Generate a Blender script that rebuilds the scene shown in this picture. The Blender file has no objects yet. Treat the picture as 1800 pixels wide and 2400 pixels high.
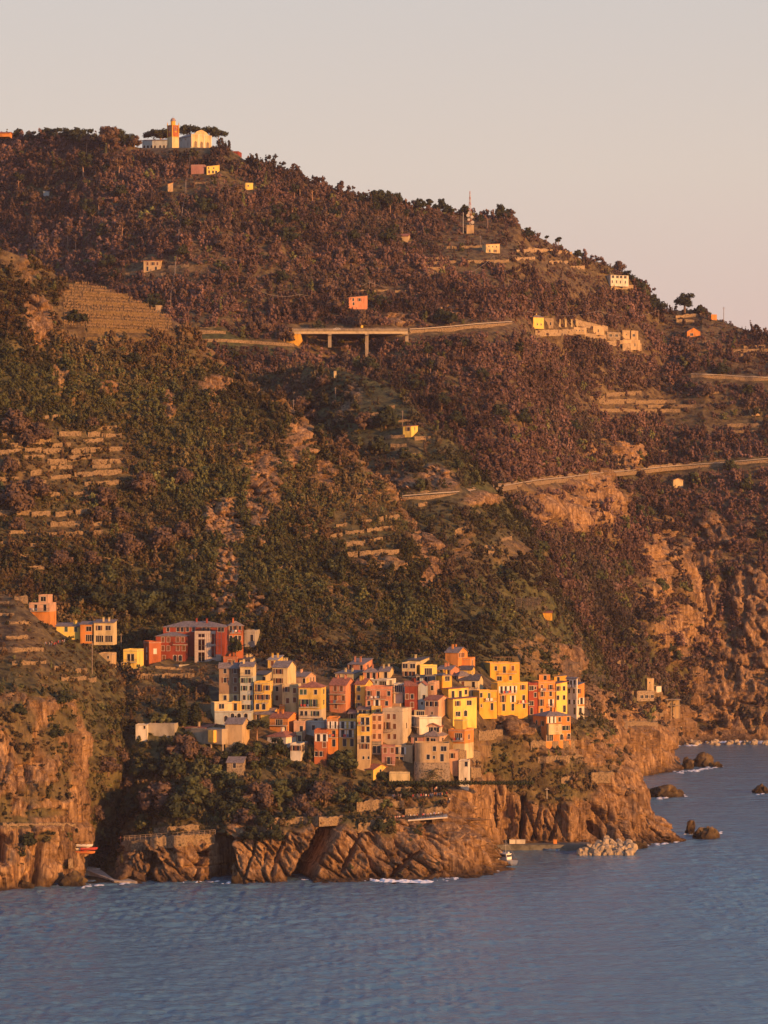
import bpy, math, random
import numpy as np
from mathutils import Vector, Matrix

random.seed(7)
rng = np.random.default_rng(7)
scene = bpy.context.scene
COL = scene.collection

# ---------------------------------------------------------------- camera
F, CX, HY, CAMH = 7330.0, 900.0, 1247.0, 106.0      # focal length in photo pixels, centre column, horizon row, height in metres
cam_data = bpy.data.cameras.new('camera')
cam = bpy.data.objects.new('camera', cam_data)
COL.objects.link(cam)
cam.location = (0, 0, CAMH)
cam.rotation_euler = (math.radians(90), 0, 0)
cam_data.sensor_fit = 'HORIZONTAL'
cam_data.sensor_width = 36.0
cam_data.lens = 36.0 * F / 1800.0
cam_data.shift_y = (HY - 1200.0) / 1800.0
cam_data.clip_start = 1.0
cam_data.clip_end = 60000.0
scene.camera = cam

# ---------------------------------------------------------------- sky, sun, exposure
SUN_EL, SUN_AZ = 9.5, 49.0           # degrees; azimuth measured from behind the camera towards the right
world = bpy.data.worlds.new('World')
scene.world = world
world.use_nodes = True
wn, wl = world.node_tree.nodes, world.node_tree.links
wn.clear()
w_out = wn.new('ShaderNodeOutputWorld')
w_bg = wn.new('ShaderNodeBackground')
w_sky = wn.new('ShaderNodeTexSky')
w_sky.sky_type = 'NISHITA'
w_sky.sun_disc = False
w_sky.sun_elevation = math.radians(SUN_EL)
w_sky.sun_rotation = math.radians(180.0 - SUN_AZ)
w_sky.air_density = 1.0
w_sky.dust_density = 1.5
w_sky.ozone_density = 1.0
w_tc = wn.new('ShaderNodeTexCoord')
w_sep = wn.new('ShaderNodeSeparateXYZ')
w_ramp = wn.new('ShaderNodeValToRGB')          # evening haze: rosy at the horizon, beige above, blue towards the zenith
cr = w_ramp.color_ramp
cr.elements[0].position = 0.0
cr.elements[0].color = (0.650, 0.400, 0.405, 1)
cr.elements[1].position = 1.0
cr.elements[1].color = (0.09, 0.18, 0.38, 1)
for p_, c_ in ((0.055, (0.690, 0.500, 0.455, 1)), (0.115, (0.700, 0.580, 0.500, 1)), (0.17, (0.640, 0.575, 0.535, 1)), (0.30, (0.42, 0.56, 0.76, 1)), (0.6, (0.20, 0.33, 0.57, 1))):
    e_ = cr.elements.new(p_)
    e_.color = c_
w_mul = wn.new('ShaderNodeVectorMath')
w_mul.operation = 'SCALE'
w_mul.inputs['Scale'].default_value = 7.4
w_mix = wn.new('ShaderNodeMix')
w_mix.data_type = 'RGBA'
w_mix.inputs['Factor'].default_value = 0.86
wl.new(w_tc.outputs['Generated'], w_sep.inputs[0])
wl.new(w_sep.outputs['Z'], w_ramp.inputs['Fac'])
wl.new(w_ramp.outputs['Color'], w_mul.inputs[0])
wl.new(w_sky.outputs['Color'], w_mix.inputs['A'])
wl.new(w_mul.outputs['Vector'], w_mix.inputs['B'])
wl.new(w_mix.outputs['Result'], w_bg.inputs['Color'])
w_bg.inputs['Strength'].default_value = 0.1
wl.new(w_bg.outputs['Background'], w_out.inputs['Surface'])

sun_data = bpy.data.lights.new('sun', 'SUN')
sun_data.energy = 5.0
sun_data.angle = math.radians(0.5)
sun_data.color = (1.0, 0.45, 0.125)
sun = bpy.data.objects.new('sun', sun_data)
COL.objects.link(sun)
_sd = Vector((math.sin(math.radians(SUN_AZ)) * math.cos(math.radians(SUN_EL)),
              -math.cos(math.radians(SUN_AZ)) * math.cos(math.radians(SUN_EL)),
              math.sin(math.radians(SUN_EL))))
sun.rotation_euler = _sd.to_track_quat('Z', 'Y').to_euler()
sun.location = (600, 200, 500)

scene.view_settings.view_transform = 'Standard'
scene.view_settings.look = 'None'
scene.view_settings.gamma = 1.0
scene.view_settings.use_curve_mapping = False
scene.view_settings.exposure = 0.55
scene.render.engine = 'CYCLES'
scene.cycles.max_bounces = 5
scene.cycles.diffuse_bounces = 2
scene.cycles.glossy_bounces = 2
scene.cycles.transmission_bounces = 2
scene.cycles.transparent_max_bounces = 4
scene.cycles.volume_bounces = 0
scene.cycles.use_denoising = True
# ---------------------------------------------------------------- helpers
def hash3(ix, iy, iz, seed):
    h = (ix.astype(np.int64) * 374761393 + iy.astype(np.int64) * 668265263 + iz.astype(np.int64) * 2147483647 + seed * 974711) & 0xFFFFFFFF
    h = ((h ^ (h >> 13)) * 1274126177) & 0xFFFFFFFF
    h = ((h ^ (h >> 16)) * 2246822519) & 0xFFFFFFFF
    h = h ^ (h >> 15)
    return (h & 0xFFFF) / 65535.0

def vnoise(x, y, z, seed=0):
    x = np.asarray(x, float); y = np.asarray(y, float) + 0 * x; z = np.asarray(z, float) + 0 * x
    ix, iy, iz = np.floor(x), np.floor(y), np.floor(z)
    fx, fy, fz = x - ix, y - iy, z - iz
    fx = fx * fx * (3 - 2 * fx); fy = fy * fy * (3 - 2 * fy); fz = fz * fz * (3 - 2 * fz)
    r = 0
    for dx in (0, 1):
        for dy in (0, 1):
            for dz in (0, 1):
                w = (fx if dx else 1 - fx) * (fy if dy else 1 - fy) * (fz if dz else 1 - fz)
                r = r + w * hash3(ix + dx, iy + dy, iz + dz, seed)
    return r * 2 - 1

def fbm(x, y, z, seed=0, octv=4, gain=0.5):
    s, a, n = 0, 1.0, 0.0
    for k in range(octv):
        s = s + a * vnoise(x, y, z, seed + k * 17)
        n += a
        a *= gain
        x, y, z = x * 2.03 + 11.3, y * 2.03 + 5.7, z * 2.03 + 3.1
    return s / n

def ridged(x, y, z, seed=0, octv=4, gain=0.5):
    s, a, n = 0, 1.0, 0.0
    for k in range(octv):
        s = s + a * (1 - 2 * np.abs(vnoise(x, y, z, seed + k * 17)))
        n += a
        a *= gain
        x, y, z = x * 2.03 + 11.3, y * 2.03 + 5.7, z * 2.03 + 3.1
    return s / n

def sstep(a, b, x):
    t = np.clip((x - a) / (b - a), 0, 1)
    return t * t * (3 - 2 * t)

def wpt(px, py, D):
    return Vector(((px - CX) * D / F, D, CAMH - (py - HY) * D / F))

# ---------------------------------------------------------------- materials
MATS = {}
def new_mat(name):
    m = bpy.data.materials.new(name)
    m.use_nodes = True
    nt = m.node_tree
    b = nt.nodes['Principled BSDF']
    b.inputs['Specular IOR Level'].default_value = 0.25
    return m, nt.nodes, nt.links, b

def ramp(nodes, stops, interp='LINEAR'):
    r = nodes.new('ShaderNodeValToRGB')
    c = r.color_ramp
    c.interpolation = interp
    c.elements[0].position, c.elements[0].color = stops[0][0], (*stops[0][1], 1)
    c.elements[1].position, c.elements[1].color = stops[-1][0], (*stops[-1][1], 1)
    for p, col in stops[1:-1]:
        c.elements.new(p).color = (*col, 1)
    return r

def noise_tex(nodes, links, scale, detail=4, vec=None, rough=0.55, dist=0.0):
    n = nodes.new('ShaderNodeTexNoise')
    n.inputs['Scale'].default_value = scale
    n.inputs['Detail'].default_value = detail
    n.inputs['Roughness'].default_value = rough
    n.inputs['Distortion'].default_value = dist
    if vec is not None:
        links.new(vec, n.inputs['Vector'])
    return n

def mixc(nodes, links, fac, a, b, blend='MIX'):
    m = nodes.new('ShaderNodeMix')
    m.data_type = 'RGBA'
    m.blend_type = blend
    for sock, v in ((m.inputs['Factor'], fac), (m.inputs['A'], a), (m.inputs['B'], b)):
        if hasattr(v, 'is_linked') or hasattr(v, 'links'):
            links.new(v, sock)
        elif isinstance(v, (tuple, list)):
            sock.default_value = (*v, 1) if len(v) == 3 else v
        else:
            sock.default_value = v
    return m.outputs['Result']

def plain(name, col, rough=0.8, var=0.18, scale=0.6, spec=0.2, streak=False, metal=0.0):
    """a painted or natural surface: base colour, blotchy wear, faint relief"""
    if name in MATS:
        return MATS[name]
    m, n, l, b = new_mat(name)
    geo = n.new('ShaderNodeNewGeometry')
    vec = geo.outputs['Position']
    if streak:
        mp = n.new('ShaderNodeMapping')
        mp.inputs['Scale'].default_value = (1.0, 1.0, 0.35)
        l.new(vec, mp.inputs['Vector'])
        vec = mp.outputs['Vector']
    t = noise_tex(n, l, scale, 5, vec, 0.62)
    dark = tuple(c * (1 - 1.6 * var) for c in col)
    lite = tuple(min(0.85, c * (1 + 0.7 * var)) for c in col)
    r = ramp(n, [(0.36, dark), (0.5, col), (0.64, lite)])
    l.new(t.outputs['Fac'], r.inputs['Fac'])
    l.new(r.outputs['Color'], b.inputs['Base Color'])
    b.inputs['Roughness'].default_value = rough
    b.inputs['Specular IOR Level'].default_value = spec
    b.inputs['Metallic'].default_value = metal
    MATS[name] = m
    return m

def rock_nodes(n, l, vec):
    """layered, fractured sandstone: returns (colour socket, height socket)"""
    mp = n.new('ShaderNodeMapping')
    mp.inputs['Rotation'].default_value = (0.0, math.radians(-33), math.radians(20))
    mp.inputs['Scale'].default_value = (1.0, 0.7, 0.13)
    l.new(vec, mp.inputs['Vector'])
    t1 = noise_tex(n, l, 0.75, 9, mp.outputs['Vector'], 0.72, 0.5)
    t2 = noise_tex(n, l, 0.05, 4, vec, 0.6)
    r1 = ramp(n, [(0.35, (0.046, 0.031, 0.022)), (0.43, (0.150, 0.098, 0.060)), (0.54, (0.245, 0.166, 0.098)), (0.65, (0.39, 0.28, 0.17))])
    l.new(t1.outputs['Fac'], r1.inputs['Fac'])
    r2 = ramp(n, [(0.38, (0.80, 0.73, 0.68)), (0.61, (1.40, 1.25, 1.06))])
    l.new(t2.outputs['Fac'], r2.inputs['Fac'])
    c = mixc(n, l, 1.0, r1.outputs['Color'], r2.outputs['Color'], 'MULTIPLY')
    # dark joints between the beds
    vo = n.new('ShaderNodeTexVoronoi'); vo.feature = 'DISTANCE_TO_EDGE'; vo.inputs['Scale'].default_value = 0.22
    wv = n.new('ShaderNodeVectorMath'); wv.operation = 'MULTIPLY_ADD'
    l.new(t1.outputs['Color'], wv.inputs[0]); wv.inputs[1].default_value = (1.6, 1.6, 1.6); l.new(mp.outputs['Vector'], wv.inputs[2])
    l.new(wv.outputs['Vector'], vo.inputs['Vector'])
    rj = ramp(n, [(0.0, (0.50, 0.47, 0.45)), (0.03, (0.80, 0.78, 0.77)), (0.08, (1, 1, 1))])
    l.new(vo.outputs['Distance'], rj.inputs['Fac'])
    c = mixc(n, l, 1.0, c, rj.outputs['Color'], 'MULTIPLY')
    return c, t1.outputs['Fac']

def terrain_material():
    m, n, l, b = new_mat('hillside')
    geo = n.new('ShaderNodeNewGeometry')
    vec = geo.outputs['Position']
    rock_c, rock_h = rock_nodes(n, l, vec)
    a_rock = n.new('ShaderNodeAttribute'); a_rock.attribute_name = 'rock'
    a_grn = n.new('ShaderNodeAttribute'); a_grn.attribute_name = 'green'
    t = noise_tex(n, l, 0.25, 6, vec, 0.65)
    dry = ramp(n, [(0.38, (0.060, 0.040, 0.024)), (0.5, (0.115, 0.078, 0.040)), (0.62, (0.185, 0.128, 0.060))])
    l.new(t.outputs['Fac'], dry.inputs['Fac'])
    grn = ramp(n, [(0.38, (0.030, 0.034, 0.014)), (0.5, (0.065, 0.070, 0.026)), (0.62, (0.105, 0.100, 0.038))])
    l.new(t.outputs['Fac'], grn.inputs['Fac'])
    soil = mixc(n, l, a_grn.outputs['Fac'], dry.outputs['Color'], grn.outputs['Color'])
    col = mixc(n, l, a_rock.outputs['Fac'], soil, rock_c)
    # tidal band: wet, weed-covered rock close to the water
    sep = n.new('ShaderNodeSeparateXYZ'); l.new(vec, sep.inputs[0])
    tn = noise_tex(n, l, 0.18, 4, vec)
    ad = n.new('ShaderNodeMath'); ad.operation = 'MULTIPLY_ADD'
    l.new(tn.outputs['Fac'], ad.inputs[0]); ad.inputs[1].default_value = -5.0
    l.new(sep.outputs['Z'], ad.inputs[2])
    mr = n.new('ShaderNodeMapRange')
    mr.inputs['From Min'].default_value = -2.2; mr.inputs['From Max'].default_value = 1.6
    mr.inputs['To Min'].default_value = 0.30; mr.inputs['To Max'].default_value = 1.0
    l.new(ad.outputs[0], mr.inputs['Value'])
    mu = n.new('ShaderNodeVectorMath'); mu.operation = 'SCALE'
    l.new(col, mu.inputs[0]); l.new(mr.outputs['Result'], mu.inputs['Scale'])
    l.new(mu.outputs['Vector'], b.inputs['Base Color'])
    b.inputs['Roughness'].default_value = 0.9
    b.inputs['Specular IOR Level'].default_value = 0.12
    bp = n.new('ShaderNodeBump')
    bp.inputs['Strength'].default_value = 0.8
    bp.inputs['Distance'].default_value = 0.9
    l.new(rock_h, bp.inputs['Height'])
    l.new(bp.outputs['Normal'], b.inputs['Normal'])
    return m
M_TERRAIN = terrain_material()

# ---------------------------------------------------------------- mesh helpers
def np_mesh(name, verts, quads, mat=None, smooth=False):
    me = bpy.data.meshes.new(name)
    nv, nq, k = len(verts), len(quads), quads.shape[1]
    me.vertices.add(nv)
    me.vertices.foreach_set('co', np.ascontiguousarray(verts, np.float32).ravel())
    me.loops.add(nq * k)
    me.loops.foreach_set('vertex_index', np.ascontiguousarray(quads, np.int32).ravel())
    me.polygons.add(nq)
    me.polygons.foreach_set('loop_start', np.arange(0, nq * k, k, dtype=np.int32))
    me.polygons.foreach_set('loop_total', np.full(nq, k, np.int32))
    if smooth:
        me.polygons.foreach_set('use_smooth', np.ones(nq, bool))
    me.update(calc_edges=True)
    if mat:
        me.materials.append(mat)
    return me

def add(name, me, parent=None, loc=None, rot=None):
    o = bpy.data.objects.new(name, me)
    COL.objects.link(o)
    if parent:
        o.parent = parent
    if loc is not None:
        o.location = loc
    if rot is not None:
        o.rotation_euler = rot
    return o

def tag(o, label=None, cat=None, group=None, kind=None):
    if label: o['label'] = label
    if cat: o['category'] = cat
    if group: o['group'] = group
    if kind or cat: o['kind'] = kind or 'thing'
    return o

class MB:
    """collects boxes, bars, tubes and polygons into one mesh"""
    def __init__(s):
        s.v, s.f, s.m = [], [], []
    def poly(s, pts, mi=0):
        k = len(s.v)
        s.v += [tuple(p) for p in pts]
        s.f.append(tuple(range(k, k + len(pts))))
        s.m.append(mi)
    def box(s, x0, x1, y0, y1, z0, z1, mi=0):
        k = len(s.v)
        s.v += [(x0, y0, z0), (x1, y0, z0), (x1, y1, z0), (x0, y1, z0), (x0, y0, z1), (x1, y0, z1), (x1, y1, z1), (x0, y1, z1)]
        for q in ((0, 3, 2, 1), (4, 5, 6, 7), (0, 1, 5, 4), (1, 2, 6, 5), (2, 3, 7, 6), (3, 0, 4, 7)):
            s.f.append(tuple(k + i for i in q)); s.m.append(mi)
    def tube(s, pts, radii, n=6, mi=0, cap=True):
        pts = [Vector(p) for p in pts]
        if not hasattr(radii, '__len__'):
            radii = [radii] * len(pts)
        k0 = len(s.v)
        for i, p in enumerate(pts):
            d = (pts[min(i + 1, len(pts) - 1)] - pts[max(i - 1, 0)]).normalized()
            a = d.orthogonal().normalized() if abs(d.z) < 0.95 else Vector((1, 0, 0)) - d * d.x
            a.normalize()
            b = d.cross(a)
            for j in range(n):
                t = 2 * math.pi * j / n
                s.v.append(tuple(p + (a * math.cos(t) + b * math.sin(t)) * radii[i]))
        for i in range(len(pts) - 1):
            for j in range(n):
                a0, a1 = k0 + i * n + j, k0 + i * n + (j + 1) % n
                s.f.append((a0, a1, a1 + n, a0 + n)); s.m.append(mi)
        if cap:
            s.f.append(tuple(k0 + j for j in reversed(range(n)))); s.m.append(mi)
            s.f.append(tuple(k0 + (len(pts) - 1) * n + j for j in range(n))); s.m.append(mi)
    def prism(s, poly2, y0, y1, mi=0, axis='y'):
        """extrude a polygon given in (x,z) along y, or in (y,z) along x"""
        g = (lambda p, t: (p[0], t, p[1])) if axis == 'y' else (lambda p, t: (t, p[0], p[1]))
        k, n = len(s.v), len(poly2)
        s.v += [g(p, y0) for p in poly2] + [g(p, y1) for p in poly2]
        s.f.append(tuple(range(k, k + n))); s.m.append(mi)
        s.f.append(tuple(k + n + i for i in reversed(range(n)))); s.m.append(mi)
        for i in range(n):
            j = (i + 1) % n
            s.f.append((k + i, k + n + i, k + n + j, k + j)); s.m.append(mi)
    def mesh(s, name, mats):
        me = bpy.data.meshes.new(name)
        me.from_pydata(s.v, [], s.f)
        if not isinstance(mats, (list, tuple)):
            mats = [mats]
        for m in mats:
            me.materials.append(m)
        if len(mats) > 1:
            me.polygons.foreach_set('material_index', s.m)
        me.update()
        return me
    def build(s, name, mats, parent=None, loc=None, rot=None):
        return add(name, s.mesh(name, mats), parent, loc, rot)

def empty(name, loc, rz=0.0):
    o = bpy.data.objects.new(name, None)
    o.empty_display_size = 1.0
    COL.objects.link(o)
    o.location = loc
    o.rotation_euler = (0, 0, rz)
    return o

def copy_tree(o, parent=None):
    c = o.copy()
    COL.objects.link(c)
    if parent:
        c.parent = parent
    for ch in o.children:
        copy_tree(ch, c)
    return c

# ---------------------------------------------------------------- terrain
LAYERS = {}
def interp_poly(pts):
    xs, ys = [p[0] for p in pts], [p[1] for p in pts]
    return lambda x: np.interp(x, xs, ys)

def blob(PX, PY, spots, edge=0.35, nz=0, grow=1.0):
    """soft union of ellipses (cx, cy, rx, ry[, weight])"""
    r = np.zeros_like(PX)
    for sp in spots:
        cx, cy, rx, ry = sp[0], sp[1], sp[2] * grow, sp[3] * grow
        w = sp[4] if len(sp) > 4 else 1.0
        d = np.sqrt(((PX - cx) / rx) ** 2 + ((PY - cy) / ry) ** 2) + nz
        r = np.maximum(r, w * (1 - sstep(1 - edge, 1 + edge, d)))
    return r

class Layer:
    def __init__(s, name, cols, px0, px1, step, rows, sig, ridge, disp, masks, back=((25, 8), (90, 50), (200, 130)), label=None):
        s.name, s.px0, s.step = name, px0, step
        PXc = np.arange(px0, px1 + 0.01, step)
        cols = sorted(cols)
        cp = np.array([c[0] for c in cols], float)
        prof = []
        for c in cols:
            a = np.array(c[1], float)
            d = np.abs(np.diff(a[:, 0])) + np.abs(np.diff(a[:, 1])) * 1.2
            t = np.concatenate([[0], np.cumsum(d)]); t /= t[-1]
            u = np.linspace(0, 1, rows)
            prof.append(np.stack([np.interp(u, t, a[:, 0]), np.interp(u, t, a[:, 1])], -1))
        prof = np.array(prof)                               # columns x rows x (py, D)
        G = np.empty((len(PXc), rows, 2))
        for k in range(2):
            for r in range(rows):
                G[:, r, k] = np.interp(PXc, cp, prof[:, r, k])
        if sig > 0:
            w = int(sig * 3 / step) + 1
            ker = np.exp(-0.5 * (np.arange(-w, w + 1) * step / sig) ** 2); ker /= ker.sum()
            pad = np.concatenate([np.repeat(G[:1], w, 0), G, np.repeat(G[-1:], w, 0)], 0)
            G = sum(ker[i] * pad[i:i + len(PXc)] for i in range(2 * w + 1))
        if ridge is not None:
            top = G[:, -1, 0]
            b0 = G[:, 0, 0]
            tgt = ridge(PXc)
            fr = (G[:, :, 0] - b0[:, None]) / np.minimum(top - b0, -1)[:, None]
            G[:, :, 0] += (tgt - top)[:, None] * sstep(0.25, 1.0, fr)
        PY, D = G[:, :, 0], G[:, :, 1]
        PX = np.repeat(PXc[:, None], rows, 1)
        Y = D.copy()
        X = (PX - CX) * D / F
        Z = CAMH - (PY - HY) * D / F
        s.mask = masks(PX, PY, X, Y, Z)
        dd = disp(PX, PY, X, Y, Z, s.mask)
        P_ = np.stack([X, Y, Z], -1)
        nx_ = np.cross(np.gradient(P_, axis=0), np.gradient(P_, axis=1))
        for ax in (0, 1):                     # soften the directions so that neighbouring points do not cross
            for _ in range(3):
                pd = np.concatenate([np.take(nx_, [0], ax), nx_, np.take(nx_, [-1], ax)], ax)
                n_ = nx_.shape[ax]
                nx_ = (np.take(pd, range(0, n_), ax) + np.take(pd, range(1, n_ + 1), ax) + np.take(pd, range(2, n_ + 2), ax)) / 3
        nh = nx_[:, :, :2]
        nh = nh / (np.linalg.norm(nh, axis=-1, keepdims=True) + 1e-9)
        nh = np.where(nh[:, :, 1:] > 0, -nh, nh)
        X = X - dd * nh[:, :, 0]
        Y = Y - dd * nh[:, :, 1]
        # the far side of the crest
        nb = len(back)
        xb = [X[:, -1:]] ; yb = [Y[:, -1:]]; zb = [Z[:, -1:]]
        for dy, dz in back:
            xb.append(X[:, -1:] * (1 + dy / D[:, -1:])); yb.append(Y[:, -1:] + dy); zb.append(Z[:, -1:] - dz)
        X = np.concatenate([X] + xb[1:], 1); Y = np.concatenate([Y] + yb[1:], 1); Z = np.concatenate([Z] + zb[1:], 1)
        s.X, s.Y, s.Z, s.rows = X, Y, Z, rows
        s.PX = CX + X * F / Y
        s.PY = HY - (Z - CAMH) * F / Y
        for k in s.mask:
            s.mask[k] = np.concatenate([s.mask[k]] + [s.mask[k][:, -1:]] * nb, 1)
        nc, nr = X.shape
        idx = np.arange(nc * nr).reshape(nc, nr)
        q = np.stack([idx[:-1, :-1], idx[1:, :-1], idx[1:, 1:], idx[:-1, 1:]], -1).reshape(-1, 4)
        me = np_mesh(name, np.stack([X, Y, Z], -1).reshape(-1, 3), q, M_TERRAIN, smooth=False)
        for k in ('rock', 'green'):
            at = me.attributes.new(k, 'FLOAT', 'POINT')
            at.data.foreach_set('value', s.mask[k].astype(np.float32).ravel())
        o = add(name, me)
        o['kind'] = 'structure'
        if label:
            o['label'] = label
        LAYERS[name] = s
        s.zbuffer()
    def zbuffer(s):
        """nearest distance of this sheet along the line of sight of every photo pixel"""
        B = np.full(2400 * 2400, 1e9, np.float32)
        U = 3
        for i in range(U):
            for j in range(U):
                a, b = (i + .5) / U, (j + .5) / U
                def bl(A):
                    return ((A[:-1, :-1] * (1 - a) + A[1:, :-1] * a) * (1 - b) + (A[:-1, 1:] * (1 - a) + A[1:, 1:] * a) * b).ravel()
                x, y, d = bl(s.PX), bl(s.PY), bl(s.Y)
                xi, yi = np.round(x).astype(int) + 300, np.round(y).astype(int)
                ok = (xi >= 1) & (xi < 2399) & (yi >= 1) & (yi < 2399)
                np.minimum.at(B, yi[ok] * 2400 + xi[ok], d[ok].astype(np.float32))
        B = B.reshape(2400, 2400)
        C = B.copy()
        for r in (1, 2):
            hole = C > 1e8
            N_ = np.minimum(np.minimum(np.roll(C, 1, 0), np.roll(C, -1, 0)), np.minimum(np.roll(C, 1, 1), np.roll(C, -1, 1)))
            C = np.where(hole, N_, C)
        s.zb = C
    def hit(s, px, py):
        i, j = int(round(py)), int(round(px)) + 300
        if not (0 <= i < 2400 and 0 <= j < 2400):
            return None
        d = float(s.zb[i, j])
        return d if d < 1e8 else None

def hit(px, py, layers=None):
    best = None
    for k, L in LAYERS.items():
        if layers and k not in layers:
            continue
        d = L.hit(px, py)
        if d and (best is None or d < best):
            best = d
    return best

def ground(px, py, layers=None):
    d = hit(px, py, layers)
    if d is None:
        return None
    return wpt(px, py, d)

WL = 776980.0
def wd(py):                                   # distance of the water line seen at row py
    return WL / (py - HY)

NZ = lambda X, Y, Z, s, seed: fbm(X / s, Y / s, Z / s, seed, 4)

def worley(x, y, z, seed):
    """nearest-cell blocks: a faceted height per block and the distance to the joints"""
    ix, iy, iz = np.floor(x), np.floor(y), np.floor(z)
    f1 = np.full(x.shape, 9.0); f2 = np.full(x.shape, 9.0); hgt = np.zeros(x.shape)
    for dx in (-1, 0, 1):
        for dy in (-1, 0, 1):
            for dz in (-1, 0, 1):
                cx, cy, cz = ix + dx, iy + dy, iz + dz
                ox = x - cx - hash3(cx, cy, cz, seed); oy = y - cy - hash3(cx, cy, cz, seed + 1); oz = z - cz - hash3(cx, cy, cz, seed + 2)
                d = ox * ox + oy * oy + oz * oz
                h = (hash3(cx, cy, cz, seed + 3) - 0.5) + (hash3(cx, cy, cz, seed + 4) - 0.5) * 1.6 * ox + (hash3(cx, cy, cz, seed + 5) - 0.5) * 1.6 * oz
                near = d < f1
                f2 = np.where(near, f1, np.minimum(f2, d))
                hgt = np.where(near, h, hgt)
                f1 = np.where(near, d, f1)
    return hgt, np.sqrt(f2) - np.sqrt(f1)

def rock_disp(X, Y, Z, amp, seed, dip=0.62):
    """fractured, blocky beds dipping to the left, as seen on the cliffs"""
    c, sn = math.cos(dip), math.sin(dip)
    wx = vnoise(X / 9, Y / 9, Z / 9, seed + 60) * 1.1
    wz = vnoise(X / 9, Y / 9, Z / 9, seed + 61) * 1.1
    U, V = (X + wx) * c + (Z + wz) * sn, -(X + wx) * sn + (Z + wz) * c          # V runs along the beds
    big = ridged(U / 17, V / 50, Y / 45, seed, 2)
    h1, e1 = worley(U / 5.2, Y / 9.0, V / 24.0, seed + 5)
    h2, e2 = worley(U / 1.9, Y / 4.0, V / 9.5, seed + 15)
    h3, e3 = worley(U / 0.85, Y / 2.2, V / 4.4, seed + 25)
    fine = vnoise(U / 0.8, Y / 2, V / 2.2, seed + 9)
    j1 = 1 - sstep(0.0, 0.16, e1)
    j2 = 1 - sstep(0.0, 0.20, e2)
    return (-big * 2.2 - h1 * 4.4 - h2 * 2.3 - h3 * 0.95 - fine * 0.2 + (1 - sstep(0.0, 0.22, e3)) * 0.4 + j1 * 2.6 + j2 * 0.9) * amp

# --- far mountain
RIDGE_A = interp_poly([(-600, 330), (0, 326), (250, 330), (330, 347), (520, 348), (565, 374), (620, 382), (672, 402), (708, 415), (781, 441), (853, 461),
                       (871, 466), (962, 489), (1070, 503), (1106, 503), (1200, 512), (1211, 527), (1272, 556), (1326, 580), (1345, 589), (1388, 605),
                       (1446, 621), (1489, 647), (1525, 690), (1562, 730), (1580, 727), (1648, 725), (1692, 748), (1742, 770), (1800, 788), (2300, 960)])
COLS_A = [(-600, [(1100, 1500), (800, 1800), (600, 1960), (330, 2180)]),
          (0, [(1100, 1420), (800, 1640), (600, 1760), (330, 1960)]),
          (300, [(1150, 1390), (800, 1580), (560, 1705), (345, 1865)]),
          (450, [(1200, 1380), (800, 1570), (560, 1680), (347, 1840)]),
          (700, [(1250, 1380), (1000, 1480), (830, 1575), (760, 1610), (560, 1710), (410, 1815)]),
          (900, [(1300, 1390), (1000, 1490), (830, 1575), (760, 1610), (600, 1710), (470, 1830)]),
          (1200, [(1400, 1370), (1140, 1460), (1000, 1530), (850, 1600), (770, 1640), (640, 1740), (515, 1850)]),
          (1330, [(1600, 1330), (1350, 1450), (1110, 1600), (950, 1700), (770, 1760), (580, 1870)]),
          (1450, [(1740, 1430), (1660, 1480), (1500, 1540), (1350, 1600), (1200, 1660), (1085, 1720), (940, 1790), (770, 1850), (619, 1930)]),
          (1530, [(1752, 1510), (1690, 1530), (1500, 1590), (1350, 1635), (1200, 1690), (1085, 1740), (940, 1800), (800, 1870), (690, 1940)]),
          (1600, [(1745, 1570), (1725, 1582), (1660, 1600), (1500, 1640), (1300, 1680), (1150, 1730), (1060, 1770), (900, 1840), (800, 1900), (724, 1950)]),
          (1800, [(1744, 1588), (1725, 1592), (1660, 1604), (1500, 1635), (1300, 1670), (1150, 1715), (1050, 1760), (900, 1840), (786, 1920)]),
          (2300, [(1744, 1588), (1660, 1610), (1500, 1650), (1200, 1740), (960, 1850)])]
ROCK_A = [(1355, 1180, 62, 62), (1265, 1195, 28, 34), (1432, 1180, 20, 36), (1610, 1330, 64, 78), (1760, 1395, 50, 80), (1675, 1240, 48, 32), (1510, 1300, 34, 62),
          (1560, 1470, 66, 60), (1640, 1480, 50, 40), (1715, 1600, 110, 90), (1790, 1480, 60, 120), (1378, 1052, 42, 26), (1470, 1065, 42, 26), (1500, 1390, 28, 34), (1600, 1690, 230, 42),
          (1540, 1245, 24, 30), (1740, 1245, 28, 22), (935, 745, 34, 16), (1640, 1390, 46, 50), (1040, 730, 20, 20)]
TERR_A = [(1100, 580, 90, 66, .9), (1290, 610, 120, 60, .75), (1200, 560, 130, 28, .8), (1370, 660, 80, 40, .8), (1500, 945, 120, 36, .95), (1660, 975, 110, 50, .7), (1270, 780, 160, 30, .8), (1480, 790, 60, 20, .8),
          (1640, 770, 120, 36, .8), (1750, 870, 70, 40, .6), (380, 632, 120, 18, .85), (470, 440, 90, 36, .7), (560, 460, 50, 24, .6), (890, 690, 60, 12, .7), (1700, 1000, 80, 30, .8), (1480, 620, 40, 40, .5), (760, 822, 70, 14, .8), (1150, 765, 130, 16, .6)]
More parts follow.
